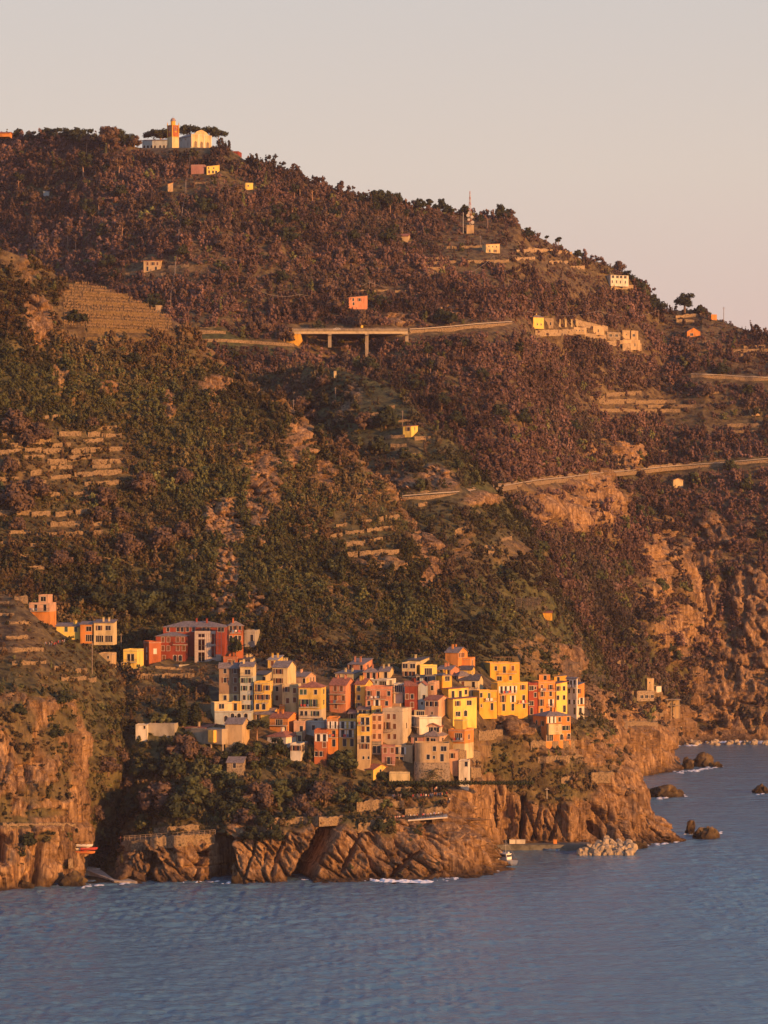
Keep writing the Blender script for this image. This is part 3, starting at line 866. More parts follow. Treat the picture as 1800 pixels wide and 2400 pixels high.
protos = []
prg = np.random.default_rng(5)
def proto(name, centres, n, size, flat=0.9, outward=0.62):
    v, f = leaf_cloud(prg, centres, n, size, flat, outward)
    me = np_mesh(name, v, f, M_SCRUB)
    protos.append(bpy.data.objects.new(name, me))
for i in range(3):     # rounded shrubs about 1 m in radius
    proto('round_shrub', shrub_centres(prg, 10, 0.8, 0.2, 0.45, 0.05, 0.85), 135, 0.15, .95, .5)
for i in range(2):     # taller tree crowns
    proto('tree_crown', shrub_centres(prg, 11, 0.75, 0.22, 0.5, 0.3, 1.9), 160, 0.16, 1.0, .5)
for i in range(2):     # low spreading scrub
    proto('low_scrub', shrub_centres(prg, 10, 1.15, 0.18, 0.4, 0.0, 0.4), 125, 0.13, .9, .5)
for i in range(1):     # slender crowns
    proto('slender_crown', [(0.1 * math.sin(k), 0.1 * math.cos(k * 2), 0.4 + 0.42 * k, 0.42 - 0.05 * k) for k in range(6)], 130, 0.14)

PROTO_COL = bpy.data.collections.new('scrub_kinds')     # only feeds the scatter below
for p in protos:
    PROTO_COL.objects.link(p)

def scatter_group():
    ng = bpy.data.node_groups.new('scatter_scrub', 'GeometryNodeTree')
    ng.interface.new_socket('Geometry', in_out='INPUT', socket_type='NodeSocketGeometry')
    ng.interface.new_socket('Geometry', in_out='OUTPUT', socket_type='NodeSocketGeometry')
    n, l = ng.nodes, ng.links
    gi, go = n.new('NodeGroupInput'), n.new('NodeGroupOutput')
    iop = n.new('GeometryNodeInstanceOnPoints')
    ci = n.new('GeometryNodeCollectionInfo')
    ci.inputs['Collection'].default_value = PROTO_COL
    ci.inputs['Separate Children'].default_value = True
    ci.inputs['Reset Children'].default_value = True
    def named(nm, ty):
        a = n.new('GeometryNodeInputNamedAttribute'); a.data_type = ty; a.inputs['Name'].default_value = nm
        return a.outputs['Attribute']
    l.new(gi.outputs[0], iop.inputs['Points'])
    l.new(ci.outputs[0], iop.inputs['Instance'])
    iop.inputs['Pick Instance'].default_value = True
    l.new(named('kind_index', 'INT'), iop.inputs['Instance Index'])
    e2r = n.new('FunctionNodeEulerToRotation')
    l.new(named('turn', 'FLOAT_VECTOR'), e2r.inputs[0])
    l.new(e2r.outputs[0], iop.inputs['Rotation'])
    l.new(named('size', 'FLOAT_VECTOR'), iop.inputs['Scale'])
    l.new(iop.outputs[0], go.inputs[0])
    return ng
SCATTER = scatter_group()
order = sorted(range(len(protos)), key=lambda i: protos[i].name)      # collection children come sorted by name
KIND = {}
for pos, i in enumerate(order):
    KIND.setdefault(protos[i].name.split('.')[0], []).append(pos)

def scatter(layer, count, rmin, rmax, tints, name, label, dens=lambda L: 1.0, seed=1, kinds=(('round_shrub', .45), ('tree_crown', .25), ('low_scrub', .25), ('slender_crown', .05))):
    L = LAYERS[layer]
    rg = np.random.default_rng(seed)
    P = np.stack([L.X, L.Y, L.Z], -1)
    e1, e2 = P[1:, :-1] - P[:-1, :-1], P[:-1, 1:] - P[:-1, :-1]
    area = np.linalg.norm(np.cross(e1, e2), axis=-1)
    w = area * np.clip(L.mask['veg'] * dens(L), 0, 9)[:-1, :-1]
    pxm = L.PX[:-1, :-1]
    w = w * np.where((pxm < -120) | (pxm > 1920), 0.25, 1.0)
    w[:, L.rows + 1:] *= 0.15
    w = w * (L.Z[:-1, :-1] > 1.5)
    cdf = np.cumsum(w.ravel()); cdf /= cdf[-1]
    k = np.searchsorted(cdf, rg.uniform(0, 1, count))
    i, j = np.unravel_index(np.minimum(k, w.size - 1), w.shape)
    u, v = rg.uniform(0, 1, (count, 1)), rg.uniform(0, 1, (count, 1))
    pos = P[i, j] + e1[i, j] * u + e2[i, j] * v
    px, py = L.PX[i, j], L.PY[i, j]
    sizes = rmin * (rmax / rmin) ** (rg.uniform(0, 1, count) ** 2.0)
    grn = np.clip(L.mask['green'][i, j] + rg.normal(0, 0.28, count), 0, 1)
    terr = L.mask['terr'][i, j]
    lf = fbm(pos[:, 0] / 55, pos[:, 1] / 55, pos[:, 2] / 40, 90 + seed, 3)
    grn = np.clip(grn + 0.9 * lf, 0, 1)
    t = np.array([tints[0]]) * (1 - grn)[:, None] + np.array([tints[1]]) * grn[:, None]
    bright = rg.uniform(0, 1, count) < 0.05
    t[bright] = np.array(tints[2]) * rg.uniform(0.7, 1.1, (bright.sum(), 1))
    t *= rg.uniform(0.5, 1.3, (count, 1)) * np.clip(1 + 1.1 * fbm(pos[:, 0] / 38, pos[:, 1] / 38, pos[:, 2] / 30, 120 + seed, 3), .45, 1.6)[:, None]
    names = [k_ for k_, _ in kinds]; pr = np.array([p_ for _, p_ in kinds])
    which = rg.choice(len(names), count, p=pr / pr.sum())
    ki = np.array([KIND[names[c]][rg.integers(len(KIND[names[c]]))] for c in which])
    sizes = sizes * np.where(terr > 0.4, 0.6, 1.0)
    pos[:, 2] -= 0.25 * sizes
    keep = np.ones(count, bool)
    for (a, b, y0, y1, d0, d1) in CLEAR:
        mg = sizes * F / pos[:, 1] * 0.8; hp = sizes * F / pos[:, 1] * np.where(np.isin(ki, KIND['tree_crown'] + KIND['slender_crown']), 2.0, 1.0) * (0.6 if layer == 'promontory' else 1.0)
        keep &= ~((px > a - mg) & (px < b + mg) & (py > y0) & (py - hp < y1) & (pos[:, 1] > d0) & (pos[:, 1] < d1))
    pos, ki, sizes, t = pos[keep], ki[keep], sizes[keep], t[keep]
    count = len(pos)
    me = bpy.data.meshes.new(name)
    me.vertices.add(count)
    me.vertices.foreach_set('co', pos.astype(np.float32).ravel())
    a = me.attributes.new('kind_index', 'INT', 'POINT'); a.data.foreach_set('value', ki.astype(np.int32))
    a = me.attributes.new('turn', 'FLOAT_VECTOR', 'POINT')
    rt = np.stack([rg.normal(0, .12, count), rg.normal(0, .12, count), rg.uniform(0, 6.28, count)], -1)
    a.data.foreach_set('vector', rt.astype(np.float32).ravel())
    a = me.attributes.new('size', 'FLOAT_VECTOR', 'POINT')
    sv = sizes[:, None] * np.stack([rg.uniform(.8, 1.25, count), rg.uniform(.8, 1.25, count), rg.uniform(.75, 1.3, count)], -1)
    a.data.foreach_set('vector', sv.astype(np.float32).ravel())
    a = me.attributes.new('tint', 'FLOAT_COLOR', 'POINT')
    a.data.foreach_set('color', np.concatenate([t, np.ones((count, 1))], 1).astype(np.float32).ravel())
    o = add(name, me)
    md = o.modifiers.new('scatter', 'NODES')
    md.node_group = SCATTER
    tag(o, label, kind='stuff')
    return o

# ---------------------------------------------------------------- buildings
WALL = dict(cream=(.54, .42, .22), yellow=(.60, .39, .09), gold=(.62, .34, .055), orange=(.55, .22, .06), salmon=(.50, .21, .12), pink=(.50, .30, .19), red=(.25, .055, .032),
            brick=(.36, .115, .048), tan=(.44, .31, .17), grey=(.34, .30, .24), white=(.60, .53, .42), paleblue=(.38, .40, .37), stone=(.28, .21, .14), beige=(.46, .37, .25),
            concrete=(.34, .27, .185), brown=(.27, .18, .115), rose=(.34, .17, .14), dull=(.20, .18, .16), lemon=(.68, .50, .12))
def wall_mat(c):
    return plain('render_' + c, WALL[c], 0.85, 0.2, 0.45, 0.12, streak=True) if c != 'stone' else plain('rubble_stone', WALL[c], 0.95, 0.34, 1.6, 0.1)
def roof_mat(kind):
    if kind in MATS:
        return MATS[kind]
    base = {'tile': (.30, .115, .07), 'slate': (.21, .165, .145), 'dark': (.10, .085, .08), 'flat': (.36, .31, .25), 'blue': (.20, .24, .27)}[kind]
    m, n, l, b = new_mat('roof_' + kind)
    geo = n.new('ShaderNodeNewGeometry')
    t = noise_tex(n, l, 1.4, 5, geo.outputs['Position'], 0.7)
    r = ramp(n, [(0.36, tuple(c * .55 for c in base)), (0.5, base), (0.64, tuple(c * 1.3 for c in base))])
    l.new(t.outputs['Fac'], r.inputs['Fac'])
    l.new(r.outputs['Color'], b.inputs['Base Color'])
    b.inputs['Roughness'].default_value = 0.85
    MATS[kind] = m
    return m
M_TRIM = plain('pale_stone_trim', (.56, .47, .36), 0.8, 0.08, 1.0)
M_SILL = plain('grey_stone_sill', (.45, .41, .36), 0.85, 0.1, 1.0)
def glass():
    m, n, l, b = new_mat('window_glass')
    b.inputs['Base Color'].default_value = (0.018, 0.018, 0.022, 1)
    b.inputs['Roughness'].default_value = 0.12
    b.inputs['Specular IOR Level'].default_value = 0.5
    return m
M_GLASS = glass()
M_SHUT = {'brown': plain('brown_shutters', (.16, .065, .035), 0.7, 0.15, 2), 'green': plain('green_shutters', (.055, .10, .07), 0.7, 0.15, 2), 'white': plain('white_shutters', (.66, .62, .55), 0.7, 0.06, 2)}
M_IRON = plain('painted_iron', (.06, .055, .055), 0.6, 0.1, 2)
M_WOOD = plain('weathered_wood', (.20, .13, .08), 0.85, 0.2, 2)

ZT = dict(P=(0, 0, 1), V1=(480, 1520, 5.184), V2=(740, 1520, 6.38), V3=(920, 1490, 6.38), V4=(1120, 1520, 5.925), V5=(600, 1640, 5.925), V6=(820, 1640, 5.184), V7=(260, 1430, 4.608),
          V8=(300, 1620, 5.184), Z1=(0, 240, 2.765), Z2=(600, 400, 2.765), Z3=(1200, 500, 2.765), Z4=(0, 700, 2.765), Z5=(600, 850, 2.765), Z6=(1200, 950, 2.765), Z7=(0, 1150, 2.765),
          Z8=(1300, 1350, 3.318), Z9=(500, 1700, 2.765), ZL=(0, 1650, 2.765), Z10=(1000, 1650, 2.37), CH=(310, 260, 5.53), SL=(160, 1940, 9.217), MA=(1100, 1920, 4.1475), GD=(1230, 1690, 6.636))
def zx(g, x): return ZT[g][0] + x / ZT[g][2]
def zy(g, y): return ZT[g][1] + y / ZT[g][2]

KIND_SIZE = {'w': (1.0, 1.55), 's': (0.95, 1.6), 'c': (1.05, 1.7), 'd': (1.1, 2.35), 'p': (1.0, 2.3), 'b': (1.8, 1.55), 'a': (1.2, 1.95), 't': (0.65, 0.95), 'g': (2.5, 2.2), 'n': (0.75, 1.7)}
WCACHE = {}
def window_meshes(kind, trim, shut):
    key = (kind, trim, shut)
    if key in WCACHE:
        return WCACHE[key]
    w, h = KIND_SIZE[kind]
    fr, pa, sh = MB(), MB(), []
    hw, hh, t = w / 2, h / 2, 0.11
    fr.box(-hw - t, -hw, -0.05, 0.10, -hh, hh + t); fr.box(hw, hw + t, -0.05, 0.10, -hh, hh + t)
    fr.box(-hw, hw, -0.05, 0.10, hh, hh + t)
    if kind in 'dpg':
        fr.box(-hw - t, hw + t, -0.06, 0.12, -hh - 0.08, -hh)
    else:
        fr.box(-hw - t - 0.06, hw + t + 0.06, -0.14, 0.12, -hh - 0.12, -hh)
    if kind in 'b':
        fr.box(-0.03, 0.03, 0.12, 0.18, -hh, hh)
    if kind == 'g':
        for k in range(1, 4):
            x = -hw + w * k / 4
            fr.box(x - 0.04, x + 0.04, 0.12, 0.18, -hh, hh)
    if kind == 'a':       # spandrels turn the head into an arch
        n = 8
        for sgn in (-1, 1):
            pts = [(sgn * hw, hh)] + [(sgn * hw * math.cos(i / n * math.pi / 2), hh - hw + hw * math.sin(i / n * math.pi / 2)) for i in range(n + 1)]
            fr.prism(pts if sgn < 0 else pts[::-1], 0.0, 0.12)
    pa.box(-hw, hw, 0.20, 0.24, -hh, hh)
    if kind in 's' or (kind == 'p'):
        for sgn in (-1, 1):
            m_ = MB()
            x0, x1 = sgn * (hw + t), sgn * (hw + t + 0.5 * w)
            m_.box(min(x0, x1), max(x0, x1), -0.09, -0.055, -hh, hh)
            for k in range(6):
                z = -hh + h * (k + 0.5) / 6
                m_.box(min(x0, x1) + 0.06, max(x0, x1) - 0.06, -0.115, -0.09, z - h / 22, z + h / 22)
            sh.append(m_.mesh('shutter', M_SHUT[shut]))
    if kind == 'c':
        for sgn in (-1, 1):
            m_ = MB()
            x0, x1 = sorted((sgn * 0.012, sgn * hw))
            m_.box(x0, x1, 0.02, 0.06, -hh, hh)
            for k in range(6):
                z = -hh + h * (k + 0.5) / 6
                m_.box(x0 + 0.06, x1 - 0.06, -0.005, 0.02, z - h / 22, z + h / 22)
            sh.append(m_.mesh('shutter', M_SHUT[shut]))
    r = (fr.mesh('window', M_TRIM if trim == 'white' else M_SILL), pa.mesh('pane', M_GLASS), sh)
    WCACHE[key] = r
    return r

LAUNDRY = [plain('white_linen', (.62, .57, .52), .9, .06, 3), plain('white_linen', (.62, .57, .52), .9, .06, 3), plain('blue_linen', (.12, .17, .28), .9, .06, 3), plain('red_linen', (.42, .07, .06), .9, .06, 3)]
def put_window(root, kind, loc, rz, trim='white', shut='brown'):
    f, p, sh = window_meshes(kind, trim, shut)
    w = add('door' if kind == 'd' else 'window', f, root, loc, (0, 0, rz))
    add('pane', p, w)
    for s_ in sh:
        add('shutter', s_, w)
    return w

def wall_face(mb, w, z0, z1, ops, P, depth=0.26, mi=0):
    """a wall of width w from z0 to z1 with real openings; P(u, d, z) maps along the wall, into the wall, up"""
    us = sorted({0.0, w} | {o[0] for o in ops} | {o[1] for o in ops})
    zs = sorted({z0, z1} | {o[2] for o in ops} | {o[3] for o in ops})
    for i in range(len(us) - 1):
        um = (us[i] + us[i + 1]) / 2
        run = None
        for j in range(len(zs) - 1):
            zm = (zs[j] + zs[j + 1]) / 2
            inside = any(o[0] < um < o[1] and o[2] < zm < o[3] for o in ops)
            if not inside:
                run = [zs[j], zs[j + 1]] if run is None else [run[0], zs[j + 1]]
            if inside or j == len(zs) - 2:
                if run:
                    mb.poly([P(us[i], 0, run[0]), P(us[i + 1], 0, run[0]), P(us[i + 1], 0, run[1]), P(us[i], 0, run[1])], mi)
                    run = None
    for (a, b, c, d) in ops:
        mb.poly([P(a, 0, c), P(a, 0, d), P(a, depth, d), P(a, depth, c)], mi)
        mb.poly([P(b, 0, d), P(b, 0, c), P(b, depth, c), P(b, depth, d)], mi)
        mb.poly([P(a, 0, d), P(b, 0, d), P(b, depth, d), P(a, depth, d)], mi)
        mb.poly([P(b, 0, c), P(a, 0, c), P(a, depth, c), P(b, depth, c)], mi)

def slab(mb, quad, t, mi=0):
    """thick sheet: quad is four points (top side, counter-clockwise from above)"""
    q = [Vector(p) for p in quad]
    n = (q[1] - q[0]).cross(q[3] - q[0]).normalized()
    lo = [p - n * t for p in q]
    mb.poly(q, mi); mb.poly(lo[::-1], mi)
    for i in range(4):
        j = (i + 1) % 4
        mb.poly([q[i], lo[i], lo[j], q[j]], mi)

def railing_mesh(w, depth=0.0, h=1.0):
    mb = MB()
    n = max(3, int(w / 0.4))
    mb.box(0, w, -0.03, 0.03, h - 0.05, h)
    mb.box(0, w, -0.02, 0.02, 0.08, 0.11)
    for k in range(n + 1):
        x = w * k / n
        r = 0.03 if k in (0, n) else 0.014
        mb.box(x - r, x + r, -r, r, 0, h - 0.05)
    if depth:
        for x in (0, w):
            mb.box(x - 0.03, x + 0.03, 0.03, depth, h - 0.05, h)
            for k in range(1, 3):
                mb.box(x - 0.014, x + 0.014, depth * k / 3, depth * k / 3 + 0.028, 0, h - 0.05)
    return mb

N_HOUSE = 0
CLEAR = []          # sight lines kept free of scrub: columns, rows, distances
def H(name, label, cat, g, zl, zm, zr, zb, ze, zt=None, roof='flat', wall='cream', rm='slate', L=(), R=(), BL=(), BR=(), trim='white', shut='brown', layers=('promontory',), D=None, dD=-0.6, th=None,
      deep=None, fnd=3.2, chim=2, group=None, band=None, parapet=0.5, over=0.35, wall2=None):
    global N_HOUSE
    N_HOUSE += 1
    pl, pm, pr = zx(g, zl), zx(g, zm), zx(g, zr)
    yb, ye = zy(g, zb), zy(g, ze)
    if D is None:
        hs = [h_ for h_ in (hit(x_, yb, layers) or hit(x_, yb) for x_ in (pl * .85 + pr * .15, (pl + pr) / 2, pl * .15 + pr * .85)) if h_]
        D = (sorted(hs)[len(hs) // 2] if hs else 1050) + dD
    s = F / D
    jl, jr = (pm - pl) / s, (pr - pm) / s
    dp = deep or 9.0
    front_r = jl < 2.6 and jr > 2.6 and th is None
    if front_r:            # a front that follows the contour of the hill
        dl, dr = (hit(pm + 3, yb, layers) or D), (hit(pr - 3, yb, layers) or D)
        th = min(math.radians(80), max(math.radians(62), math.atan2(jr, dr - dl)))
        dp = 4.5
        D = (dl if abs(dl - D) < 40 else D) + dD
        s = F / D
    elif th is None:
        if jr <= jl:
            th = math.asin(min(0.72, max(0.06, jr / dp)))
        else:
            th = math.acos(min(0.72, max(0.06, jl / dp)))
    else:
        th = math.radians(th)
    c, sn = math.cos(th), math.sin(th)
    wl = jl / c if jl > 0.3 and not front_r else dp
    wr = jr / sn if jr > 0.3 else dp
    M = wpt(pm, yb, D)
    he = (yb - ye) / s
    root = empty(name, M, -th)
    CLEAR.append((pl, pr, ye, yb - 1, D - 40, D + 14))
    tag(root, label, cat, group)
    mw = wall_mat(wall)
    mats = [mw, wall_mat(wall2) if wall2 else mw]
    mb = MB()
    PL = lambda u, d, z: (u - wl, d, z)
    PR = lambda u, d, z: (-d, u, z)
    zval = lambda y: (yb - zy(g, y)) / s
    wr_rand = random.Random(N_HOUSE * 13)
    ops = {'L': [], 'R': []}
    wins = []
    for side, specs in (('L', L), ('R', R)):
        W = wl if side == 'L' else wr
        for sp in specs:
            xs, ys, kind0 = sp[:3]
            sh = sp[3] if len(sp) > 3 else shut
            for y in ys:
                for x in xs:
                    kind = kind0
                    if kind == 'w' and name not in ('stone_hut', 'tower_house', 'ruined_house'):      # shutters stand open or closed as people left them
                        kind = wr_rand.choices('wsc', (.5, .3, .2))[0]
                    kw, kh = KIND_SIZE[kind]
                    px = zx(g, x)
                    u = wl - (pm - px) / s / c if side == 'L' else (px - pm) / s / sn
                    z = zval(y)
                    a, b = u - kw / 2, u + kw / 2
                    lo, hi = z - kh / 2, z + kh / 2
                    if a < 0.15:
                        a, b = 0.15, 0.15 + kw
                    if b > W - 0.15:
                        a, b = W - 0.15 - kw, W - 0.15
                    if a < 0.05 or hi > he - 0.05:
                        if a < 0.05: continue
                        sh_ = hi - (he - 0.1); lo -= sh_; hi -= sh_
                    if any(a < o[1] + 0.1 and b > o[0] - 0.1 and lo < o[3] + 0.15 and hi > o[2] - 0.15 for o in ops[side]):
                        continue
                    ops[side].append((a, b, lo, hi))
                    um, zm_ = (a + b) / 2, (lo + hi) / 2
                    loc = (um - wl, 0, zm_) if side == 'L' else (0, um, zm_)
                    wins.append((kind, loc, 0.0 if side == 'L' else math.pi / 2, sh))
    top = he
    zbnd = zval(band) if band is not None else None
    if zbnd is not None:       # another colour on the lower storeys: plaster, on some houses painted-in shade
        for side, W, P_ in (('L', wl, PL), ('R', wr, PR)):
            up = [o for o in ops[side] if (o[2] + o[3]) / 2 > zbnd]; dn = [o for o in ops[side] if (o[2] + o[3]) / 2 <= zbnd]
            cut = min([o[2] - 0.2 for o in up] + [max(zbnd, max([o[3] + 0.1 for o in dn] + [-fnd]))])
            wall_face(mb, W, cut, top, up, P_, mi=0)
            wall_face(mb, W, -fnd, cut, dn, P_, mi=1)
    else:
        wall_face(mb, wl, -fnd, top, ops['L'], PL)
        wall_face(mb, wr, -fnd, top, ops['R'], PR)
    mb.poly([(0, wr, -fnd), (-wl, wr, -fnd), (-wl, wr, top), (0, wr, top)])
    mb.poly([(-wl, wr, -fnd), (-wl, 0, -fnd), (-wl, 0, top), (-wl, wr, top)])
    rise = max(0.4, (ye - zy(g, zt)) / s) if zt is not None else 1.4
    o_, t_ = over, 0.16
    rf = MB()
    if roof == 'gx':
        rise = min(rise, wr * 0.42)
        mb.poly([(0, 0, top), (0, wr, top), (0, wr / 2, top + rise)]); mb.poly([(-wl, wr, top), (-wl, 0, top), (-wl, wr / 2, top + rise)])
        k = rise / (wr / 2)
        e = 0.17
        slab(rf, [(-wl - o_, -o_, top - k * o_ + e), (o_, -o_, top - k * o_ + e), (o_, wr / 2, top + rise + e), (-wl - o_, wr / 2, top + rise + e)], t_)
        slab(rf, [(o_, wr + o_, top - k * o_ + e), (-wl - o_, wr + o_, top - k * o_ + e), (-wl - o_, wr / 2, top + rise + e), (o_, wr / 2, top + rise + e)], t_)
    elif roof == 'gy':
        rise = min(rise, wl * 0.42)
        mb.poly([(-wl, 0, top), (0, 0, top), (-wl / 2, 0, top + rise)]); mb.poly([(0, wr, top), (-wl, wr, top), (-wl / 2, wr, top + rise)])
        k = rise / (wl / 2); e = 0.17
        slab(rf, [(o_, -o_, top - k * o_ + e), (o_, wr + o_, top - k * o_ + e), (-wl / 2, wr + o_, top + rise + e), (-wl / 2, -o_, top + rise + e)], t_)
        slab(rf, [(-wl - o_, wr + o_, top - k * o_ + e), (-wl - o_, -o_, top - k * o_ + e), (-wl / 2, -o_, top + rise + e), (-wl / 2, wr + o_, top + rise + e)], t_)
    elif roof == 'hip':
        h2 = min(wl, wr) / 2
        rise = min(rise, h2 * 0.8)
        A, B_, C_, D_ = (-wl - o_, -o_, top), (o_, -o_, top), (o_, wr + o_, top), (-wl - o_, wr + o_, top)
        if wl >= wr:
            r0, r1 = (-wl + h2, wr / 2, top + rise), (-h2, wr / 2, top + rise)
            rf.poly([A, B_, r1, r0]); rf.poly([C_, D_, r0, r1]); rf.poly([B_, C_, r1]); rf.poly([D_, A, r0])
        else:
            r0, r1 = (-wl / 2, h2, top + rise), (-wl / 2, wr - h2, top + rise)
            rf.poly([A, B_, r0]); rf.poly([C_, D_, r1]); rf.poly([B_, C_, r1, r0]); rf.poly([D_, A, r0, r1])
        rf.box(-wl - o_, o_, -o_, wr + o_, top - 0.14, top - 0.002)
    elif roof == 'sx':
        rise = min(rise, wr * 0.4)
        mb.poly([(0, 0, top), (0, wr, top), (0, wr, top + rise)]); mb.poly([(-wl, wr, top), (-wl, 0, top), (-wl, wr, top + rise)]); mb.poly([(0, wr, top), (-wl, wr, top), (-wl, wr, top + rise), (0, wr, top + rise)])
        k = rise / wr; e = 0.17
        slab(rf, [(-wl - o_, -o_, top - k * o_ + e), (o_, -o_, top - k * o_ + e), (o_, wr + o_, top + rise + k * o_ + e), (-wl - o_, wr + o_, top + rise + k * o_ + e)], t_)
    else:
        rf.poly([(-wl + 0.2, 0.2, top - 0.3), (-0.2, 0.2, top - 0.3), (-0.2, wr - 0.2, top - 0.3), (-wl + 0.2, wr - 0.2, top - 0.3)])
        p_ = parapet
        mb.box(-wl, 0, 0.0, 0.2, top, top + p_); mb.box(-wl, 0, wr - 0.2, wr, top, top + p_)
        mb.box(-0.2, 0, 0.2, wr - 0.2, top, top + p_); mb.box(-wl, -wl + 0.2, 0.2, wr - 0.2, top, top + p_)
        rf.box(-wl - 0.1, 0.1, -0.1, wr + 0.1, top - 0.16, top - 0.02)
        rm = 'flat' if rm == 'slate' else rm
    mb.build('wall', mats, root)
    ro = rf.build('roof', roof_mat(rm), root)
    for i in range(chim if roof != 'flat' else 0):
        ch = MB()
        rr = random.Random(N_HOUSE * 7 + i)
        x = -wl * rr.uniform(0.2, 0.8); y = wr * rr.uniform(0.3, 0.6)
        zt_ = top + rise + 0.6
        ch.box(x - .28, x + .28, y - .28, y + .28, top - 0.2, zt_); ch.box(x - .36, x + .36, y - .36, y + .36, zt_ + 0.002, zt_ + 0.1)
        ch.box(x - .2, x + .2, y - .2, y + .2, zt_ + 0.102, zt_ + 0.4); ch.box(x - .4, x + .4, y - .4, y + .4, zt_ + 0.402, zt_ + 0.48)
        ch.build('chimney', mw, ro)
    for kind, loc, rz, sh in wins:
        put_window(root, kind, loc, rz, trim, sh)
    for side, bs in (('L', BL), ('R', BR)):
        for (x0, x1, y) in bs:
            p0, p1 = zx(g, x0), zx(g, x1)
            cs = c if side == 'L' else sn
            w = (p1 - p0) / s / cs
            u0 = (wl - (pm - p0) / s / c) if side == 'L' else (p0 - pm) / s / sn
            z = zval(y)
            loc = (u0 - wl, 0, z) if side == 'L' else (0, u0, z)
            b = MB(); b.box(0, w, -0.95, -0.002, -0.14, 0)
            bo = b.build('balcony', M_TRIM, root, loc, (0, 0, 0.0 if side == 'L' else math.pi / 2))
            r_ = railing_mesh(w, 0.85).build('railing', M_IRON, bo, (0, -0.9, 0))
            lr = random.Random(N_HOUSE * 31 + int(x0))
            if w > 3 and lr.random() < .6:         # washing hung over the rail
                x = lr.uniform(.2, .8)
                for _ in range(lr.randint(2, 4)):
                    cw = lr.uniform(.4, .9)
                    if x + cw > w - .2: break
                    lb = MB(); hh = lr.uniform(.6, 1.0)
                    lb.box(x, x + cw, -0.99, -0.96, 1.03 - hh, 1.03); lb.box(x, x + cw, -.955, -.80, 1.005, 1.03)
                    lb.build('laundry', LAUNDRY[lr.randrange(len(LAUNDRY))], bo)
                    x += cw + lr.uniform(.15, .6)
    return root
# --- the village, left cluster
H('tall_house', 'tall unplastered brown house with cream lower floors at the left end of the village', 'house', 'V1', 172, 416, 428, 690, 240, 180, 'gx', 'brown', 'slate', band=552, wall2='cream',
  L=[([245, 370], [272, 385, 598], 'w'), ([370], [490], 'c'), ([372], [690], 'd')], trim='stone')
H('tall_house', 'tall pale blue house with cream top floor beside the unplastered brown house', 'house', 'V1', 428, 588, 610, 765, 222, 172, 'gx', 'cream', 'slate', band=340, wall2='paleblue',
  L=[([455, 490, 545, 572], [388], 's'), ([478, 560], [482, 596], 'w'), ([465, 530], [712], 'w'), ([520], [285], 'b')], dD=-2, BL=[(430, 580, 330)], shut='green')
H('town_house', 'yellow town house with brown shutters and a roof terrace beside the tall pale blue house', 'house', 'V1', 598, 775, 818, 760, 424, None, 'flat', 'yellow',
  L=[([655, 695], [480], 'p'), ([755], [478, 590], 's'), ([648, 692], [592], 's'), ([640, 685, 715], [706], 'a')], R=[([800], [478, 590], 'w')], BL=[(610, 720, 540), (700, 774, 660)], dD=-5.5)
H('roof_room', 'yellow rooftop room with a covered loggia above the yellow town house', 'house', 'V1', 600, 742, 800, 470, 322, 290, 'sx', 'cream', 'dark', L=[([725], [385], 'd')], R=[([785], [355], 'w')], dD=1, fnd=6, chim=0)
H('gable_house', 'cream house with a bright gable end and grey roof, tallest of the left cluster', 'house', 'V1', 822, 1002, 1100, 700, 232, 160, 'gx', 'cream', 'slate',
  L=[([872, 912], [280, 392], 's'), ([875, 905], [492, 602], 'w')], dD=-1, band=425, wall2='beige')  # beige below the band is shade put into the wall colour
H('low_house', 'low red house with a flat top under the scaffolded red building', 'house', 'V1', 225, 390, 410, 200, 112, None, 'flat', 'brick', L=[([300, 345], [165], 'w')], layers=('promontory', 'terraced_slope'), fnd=6)
H('low_house', 'low cream house with white roof edge behind the brown tall house', 'house', 'V1', 420, 560, 610, 200, 140, 108, 'gx', 'cream', 'dark', L=[([520], [155], 'b')], layers=('promontory', 'terraced_slope'), fnd=6)
H('low_house', 'yellow low house with pale roof terrace behind the tall gable house', 'house', 'V1', 765, 880, 940, 240, 140, 100, 'sx', 'yellow', 'flat', L=[([820], [180], 'w')], layers=('promontory', 'terraced_slope'), fnd=6)
H('gable_house', 'pinkish gable house with grey roof stepping down behind the yellow red-roofed house', 'house', 'V1', 1000, 1225, 1342, 480, 345, 295, 'gx', 'pink', 'slate', L=[([1045, 1065], [392], 'p'), ([1205], [390], 'w')], R=[([1285, 1315], [385], 'w')], dD=-1)
H('terrace_house', 'narrow cream house with a broad roof terrace left of the yellow red-roofed house', 'house', 'V1', 940, 1115, 1160, 790, 455, None, 'flat', 'cream', L=[([990, 1022], [497], 's'), ([1005], [635], 'c'), ([1100], [510, 625], 'c')], R=[([1140], [510, 640], 'w')], dD=-2)
H('hip_roof_house', 'golden yellow house with hipped red roof and a corner bay in the left cluster', 'house', 'V1', 1140, 1412, 1466, 930, 472, 405, 'hip', 'yellow', 'tile',
  L=[([1172, 1218, 1345], [530], 'w'), ([1188, 1242, 1330, 1370], [662], 'p'), ([1175, 1228, 1330, 1375], [790], 'w'), ([1350], [885], 'd')], R=[([1440], [530, 660], 'w')], BL=[(1150, 1390, 715), (1160, 1390, 840)], dD=-5, shut='green', band=740, wall2='beige')  # beige below the band paints in the shadow across the yellow front
H('small_house', 'small flat roofed cream house below the brown tall house', 'house', 'V1', 50, 118, 332, 790, 665, None, 'flat', 'cream', L=[([76], [702], 'w')], R=[([202], [704], 'b')], dD=-4, parapet=0.3)
H('small_house', 'yellow annex with terrace wall between the brown tall house and the flat roofed cream house', 'house', 'V1', 325, 430, 470, 780, 660, None, 'flat', 'yellow', L=[([370, 400], [710], 'd')], dD=-3)
